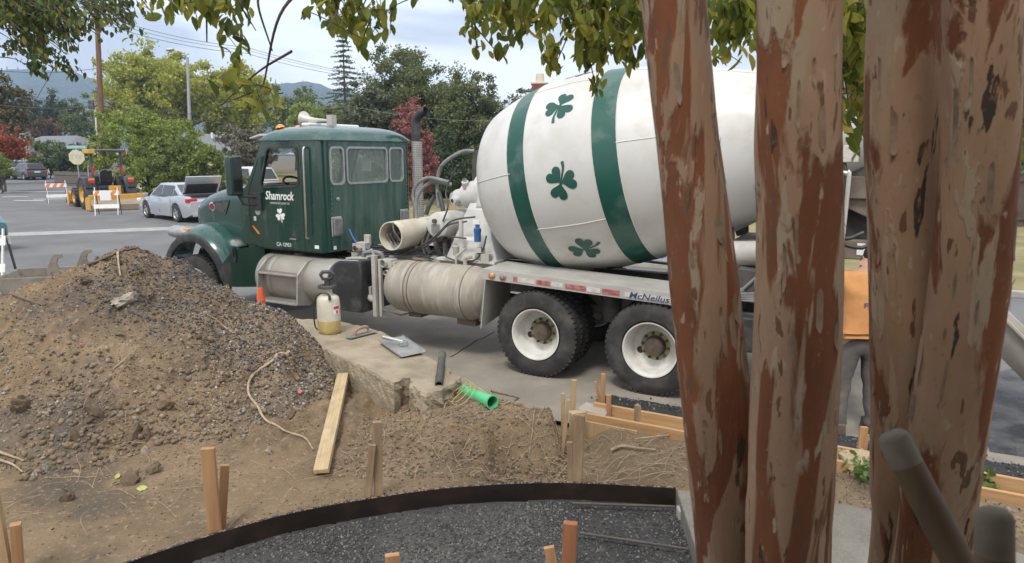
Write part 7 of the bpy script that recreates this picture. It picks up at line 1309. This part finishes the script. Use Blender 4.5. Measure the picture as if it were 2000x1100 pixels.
# overhanging twigs and leaves
m_tw = M('thin_dark_twig', (.045, .032, .026), .8, 0, (.08, .06, .05), 20)
TW = MB(); LP = []
crg = np.random.default_rng(77)
def twig(u0, v0, u1, v1, Y, n=10, r=.004, curve=30, size=.058, leaf=True, start=.3, Yend=None):
    A = at(u0, v0, Y); B = at(u1, v1, Yend or Y); m1 = A.lerp(B, .4)+Vector((crg.normal()*curve/1360*Y, crg.normal()*.08, abs(crg.normal())*curve/1360*Y*.5)); Q = bez([A, m1, B], 14); TW.tube([q-CB for q in Q], list(np.linspace(r, r*.4, len(Q))), 5, caps=False)
    if leaf:
        for t in np.linspace(start, 1, n):
            q = Q[min(len(Q)-1, int(t*(len(Q)-1)))]
            for s in range(2): LP.append((q+Vector((crg.normal()*.022, crg.normal()*.022, crg.normal()*.014-.01)), size*crg.uniform(.65, 1.3)))
def cloud(ells, n, Y0, Y1, size, per=9, r=.0035):
    """ells: (u, v, ru, rv) pixel ellipses of foliage; each twig hangs into one of them"""
    w = np.array([e[2]*e[3] for e in ells], float); w /= w.sum()
    for i in range(n):
        e = ells[crg.choice(len(ells), p=w)]; a = crg.uniform(0, 6.3); q = math.sqrt(crg.random()); u1, v1 = e[0]+e[2]*q*math.cos(a), e[1]+e[3]*q*math.sin(a); u0 = u1+crg.normal()*45+(8 if u1 < 1250 else -8); v0 = v1-crg.uniform(35, 95); twig(u0, v0, u1, v1, crg.uniform(Y0, Y1), per, r, 18, size, True, .25)
# cluster left of the first trunk
cloud([(1060, 20, 110, 38), (1150, 60, 90, 55), (1200, 20, 70, 60), (1130, 95, 45, 45), (1090, 120, 30, 20), (935, 8, 75, 22), (985, 48, 45, 28), (955, 85, 35, 18), (1240, 70, 28, 45), (1225, 100, 28, 25)], 96, 3.2, 4.2, .078, 6)
for a in ((1010, -40, 905, 60), (1060, -40, 985, 112), (1150, -30, 1165, 178), (1120, -30, 1080, 140), (1190, 40, 1162, 170), (1000, -20, 930, 100), (960, 40, 975, 108), (1230, 60, 1225, 115)): twig(*a, 3.7, 10, .006, 25, .06, True, .45)
cloud([(1420, 40, 50, 50), (1440, 90, 40, 35), (1455, 20, 35, 40), (1408, 100, 18, 22)], 40, 3.0, 3.9, .072, 6)
cloud([(1665, 40, 35, 50), (1670, 140, 32, 60), (1675, 220, 28, 50), (1690, 270, 18, 26), (1660, 90, 30, 40)], 40, 2.5, 3.2, .075, 5); cloud([(2010, 60, 40, 80), (2012, 180, 30, 70), (2010, 260, 25, 30)], 34, 2.6, 3.2, .075, 6)
for a in ((1750, 120, 1640, 160), (1740, 200, 1645, 250), (1720, 60, 1650, 100)): twig(*a, 2.9, 4, .005, 20, .06)
# centre sprigs
for u, v, k in ((655, 22, 10), (690, 45, 10), (672, 52, 8), (640, 12, 8), (712, 20, 8), (698, 80, 8), (722, 62, 8), (762, 66, 6), (742, 58, 6), (706, 92, 5)): twig(u+crg.normal()*18, v-crg.uniform(35, 80), u, v, crg.uniform(3.3, 3.8), k//2, .004, 14, .066, True, .4)
cloud([(668, 28, 42, 22), (722, 70, 42, 18)], 12, 3.3, 3.8, .066, 4)
twig(612, -40, 515, 165, 3.0, 3, .009, 12, .05, False); twig(570, 100, 432, 205, 3.0, 3, .006, 10, .05, False); twig(640, -30, 638, 58, 3.2, 2, .008, 4, .05, False); twig(512, -30, 532, 100, 3.0, 2, .007, 6, .05, False); twig(480, 0, 500, 60, 3.0, 2, .005, 6, .05, False); twig(410, -20, 404, 82, 3.0, 2, .007, 6, .05, False)
for a in ((716, -20, 706, 50), (716, 20, 765, 40), (700, 5, 668, 60), (735, 25, 770, 32)): twig(*a, 3.6, 2, .003, 12, .05, False)
twig(515, 165, 430, 205, 3.0, 3, .005, 10, .05, False)
for u, v, k, sz in ((462, 92, 3, .07), (470, 108, 3, .07), (452, 112, 2, .07), (470, 160, 3, .062), (445, 175, 3, .062), (500, 190, 3, .062), (478, 205, 2, .06), (515, 205, 2, .06), (488, 225, 3, .06), (540, 230, 2, .06)): twig(u+crg.normal()*12, v-crg.uniform(20, 50), u, v, crg.uniform(2.7, 3.1), k, .003, 10, sz, True, .4)
cloud([(430, 8, 45, 16), (380, 15, 40, 18), (330, 10, 40, 14), (295, 4, 30, 12), (448, 25, 22, 20)], 16, 2.8, 3.4, .07, 5)
for u, v in ((300, 30), (330, 18), (365, 25), (405, 20), (440, 30), (450, 45), (385, 40)): twig(u+20, v-50, u, v, 3.1, 4, .004, 10, .06, True, .4)
# limbs joining the trunks to the twigs, above the frame
for tp, (u, v, Y), r_ in ((tops[0], (1120, -170, 3.7), .035), (tops[0], (700, -210, 3.4), .03), (tops[0], (430, -180, 3.1), .022), (tops[1], (1430, -160, 3.4), .03), (tops[2], (1690, -150, 3.0), .03), (tops[3], (2030, -170, 2.9), .03), (tops[0], (960, -120, 3.8), .02)):
    e = at(u, v, Y); TW.tube([q-CB for q in bez([tp, tp.lerp(e, .4)+Vector((0, 0, .25)), e], 14)], list(np.linspace(r_, r_*.25, 15)), 7, caps=False)
crown = TW.build('crown', m_tw, CM, smooth=60, fix=False)
f_crape = leafmat('crape_myrtle_leaves', [(.11, .145, .03), (.18, .22, .04), (.28, .30, .055), (.42, .37, .07)], .6, .42)
LBv = np.array([[-.5, 0, 0], [-.30, -.18, .06], [0, -.25, .10], [.30, -.18, .05], [.52, 0, -.12], [.30, .18, .05], [0, .25, .10], [-.30, .18, .06], [0, 0, -.01]]); LBf = np.array([[i, (i+1) % 8, 8] for i in range(8)])
def leaf_mats(n, rng):
    """hanging leaves: long axis droops, blade faces any way"""
    a = rng.uniform(0, 2*PI, n); tilt = rng.normal(1.0, .45, n); ro = rng.normal(0, .6, n); ca, sa = np.cos(a), np.sin(a); ct, st = np.cos(tilt), np.sin(tilt)
    x = np.stack([ca*ct, sa*ct, -st], 1); y0 = np.stack([-sa, ca, 0*a], 1); z0 = np.cross(x, y0); y = y0*np.cos(ro)[:, None]+z0*np.sin(ro)[:, None]; z = np.cross(x, y); return np.stack([x, y, z], -1)
LPp = np.array([tuple(p) for p, s in LP]); LPs = np.array([s for p, s in LP]); A = leaf_mats(len(LPp), crg)
dep = LPp[:, 1]*math.cos(PITCH)-(LPp[:, 2]-CAM_H)*math.sin(PITCH); uu = 1000+FPX*LPp[:, 0]/dep; vv = 550-FPX*(LPp[:, 1]*math.sin(PITCH)+(LPp[:, 2]-CAM_H)*math.cos(PITCH))/dep
vis = (uu > 0) & (uu < 2000) & (vv > 0) & ~((uu > 1260) & (uu < 1400)) & ~((uu > 1480) & (uu < 1640)) & ~((uu > 1700) & (uu < 1985)); big = np.argsort(-(LPs/dep)*vis)[:300]; mk = np.zeros(len(LPp), bool); mk[big] = True
protos = [npmesh('leaf', LBv*np.array([1, w_, c__]), LBf) for w_, c__ in ((1, 1), (.9, 1.6), (1.1, .4), (.95, -1))]
protomats = [leafmat('crape_leaf_%d' % i, [c, c], .6, .42) for i, c in enumerate([(.11, .14, .03), (.17, .205, .04), (.26, .275, .05), (.40, .34, .065)])]
for pm, mm in zip(protos, protomats):
    pm.materials.append(mm); pm.polygons.foreach_set('use_smooth', [True]*len(pm.polygons))
for i in big:
    o = bpy.data.objects.new('leaf', protos[int(crg.integers(0, 4))]); COL.objects.link(o); o.parent = crown; m4 = Matrix([list(r_)+[0] for r_ in A[i]]+[[0, 0, 0, 1]]); m4.translation = Vector(LPp[i])-CB; o.matrix_basis = m4@Matrix.Scale(float(LPs[i]), 4)
V, F = scatter(LBv, LBf, A[~mk]*LPs[~mk][:, None, None], LPp[~mk]-np.array(CB)[None]); lf_o = mobj('leaf_mass', npmesh('leaf_mass', V, F), f_crape, crown, smooth=70); lf_o['kind'] = 'stuff'
# dark bough of a neighbouring tree at the upper left
def bough():
    rng = np.random.default_rng(9); Y = 8.2; base = Vector((-8.6, 8.6, 0)); r0 = empty('street_tree', base, 0, 'dark green tree whose leafy bough hangs into the upper left corner', 'tree'); b = MB(); top = at(-120, -60, Y); b.tube([q-base for q in bez([base, base+Vector((.1, 0, 2.2)), Vector((-8.3, 8.4, 4.6)), Vector((-8.2, 8.3, 6.2))], 14)], list(np.linspace(.17, .09, 15)), 10)
    E = [(90, 20, 100, 50), (60, 45, 60, 40), (170, 30, 80, 45), (240, 25, 50, 40), (110, 70, 60, 40), (75, 110, 25, 30), (95, 120, 35, 18), (130, 85, 35, 20), (140, 70, 30, 18), (265, 50, 20, 12), (225, 60, 35, 15), (20, 20, 30, 22)]
    w = np.array([e[2]*e[3] for e in E], float); w /= w.sum(); P = []; Sz = []
    for i in range(215):
        e = E[rng.choice(len(E), p=w)]; a = rng.uniform(0, 6.3); q = math.sqrt(rng.random()); p = at(e[0]+e[2]*q*math.cos(a), e[1]+e[3]*q*math.sin(a), Y+rng.normal()*.35); s0 = p+Vector((-rng.uniform(.1, .5), rng.normal()*.1, rng.uniform(.1, .35))); Q = bez([s0, s0.lerp(p, .5)+Vector((0, 0, .05)), p], 6); b.tube([x-base for x in Q], [.006]*3+[.004]*(len(Q)-3), 4, caps=False)
        for k in range(11): x = Q[rng.integers(1, len(Q))]; P.append(x-base+Vector((rng.normal()*.06, rng.normal()*.06, rng.normal()*.05))); Sz.append(rng.uniform(.055, .10))
    for u, v in ((40, 10), (150, 20), (90, 100), (250, 20), (100, 60)): b.tube([x-base for x in bez([Vector((-8.3, 8.4, 4.8)), at(u-60, v-50, Y)+Vector((0, 0, .2)), at(u, v, Y)], 10)], list(np.linspace(.05, .012, 11)), 6, caps=False)
    for k in range(14):
        for j in range(40): P.append(Vector((-8.2, 8.3, 6.2))-base+Vector((rng.normal()*.7, rng.normal()*.7, rng.normal()*.5))); Sz.append(.09)
    for (u0, v0, u1, v1) in ((110, 115, 150, 150), (60, 100, 75, 142)):
        for t in np.linspace(0, 1, 26):
            p = at(u0+(u1-u0)*t, v0+(v1-v0)*t, Y)
            for j in range(2): P.append(p-base+Vector((rng.normal()*.05, rng.normal()*.05, rng.normal()*.04))); Sz.append(.075)
    b.build('trunk', m_trunk, r0, smooth=60, fix=False); P = np.array([tuple(p) for p in P]); Sz = np.array(Sz); V, F = scatter(LBv, LBf, leaf_mats(len(P), rng)*Sz[:, None, None], P); mobj('crown', npmesh('crown', V, F), leafmat('dark_bough_leaves', [(.045, .075, .022), (.075, .115, .034), (.12, .165, .048), (.30, .29, .06)], .5, .45), r0, smooth=70)
bough()
cloud_ = None
# ================================================================ HAZE over the far hills
hz = MB(); hz.span((-2600, -58, -1.2), (2600, 1900, 330)); ho = hz.build('haze', None); tag(ho, kind='stuff')
hm = bpy.data.materials.new('haze_air'); hm.use_nodes = True; nt = hm.node_tree; nt.nodes.clear(); vo = nt.nodes.new('ShaderNodeVolumePrincipled'); vo.inputs['Color'].default_value = (.50, .70, 1, 1); vo.inputs['Density'].default_value = .00045; vo.inputs['Anisotropy'].default_value = .2; out = nt.nodes.new('ShaderNodeOutputMaterial'); nt.links.new(vo.outputs[0], out.inputs['Volume']); ho.data.materials.append(hm)
tag(ho, 'thin blue haze in front of the distant hills', 'haze')

# pieces that hang apart become parts of their own
def split_loose(o):
    me = o.data; bm = bmesh.new(); bm.from_mesh(me); bm.verts.index_update(); seen = set(); groups = []
    for v in bm.verts:
        if v.index in seen: continue
        st = [v]; g = []; seen.add(v.index)
        while st:
            q = st.pop(); g.append(q.index)
            for e_ in q.link_edges:
                w_ = e_.other_vert(q)
                if w_.index not in seen: seen.add(w_.index); st.append(w_)
        groups.append(set(g))
    co = [v.co[:] for v in bm.verts]; fc = [[v.index for v in f.verts] for f in bm.faces]; bm.free()
    if len(groups) < 2: return
    for k, g in enumerate(groups):
        ids = sorted(g); mp_ = {a: i for i, a in enumerate(ids)}; m2 = bpy.data.meshes.new(o.name.split('.')[0]); m2.from_pydata([co[i] for i in ids], [], [[mp_[i] for i in f] for f in fc if f[0] in g])
        for mt in me.materials: m2.materials.append(mt)
        if me.polygons[0].use_smooth: m2.polygons.foreach_set('use_smooth', [True]*len(m2.polygons)); m2.set_sharp_from_angle(angle=R(40))
        c = o if k == 0 else o.copy()
        if k: COL.objects.link(c)
        c.data = m2
for o in [o for o in bpy.data.objects if o.type == 'MESH' and o.parent and o.name.split('.')[0] in ('tank_bracket', 'valve_block', 'filter_fittings', 'air_valves', 'tank_strap', 'tank_band', 'step_bracket', 'drum_roller', 'hydraulic_hose', 'thick_hose', 'thin_hose', 'sticker', 'pedestal_sticker', 'canopy_side', 'lift_links', 'sign_emblem', 'sub_frame', 'fender_rail', 'pipe_cradle', 'tank_fittings', 'hydraulic_port')]: split_loose(o)
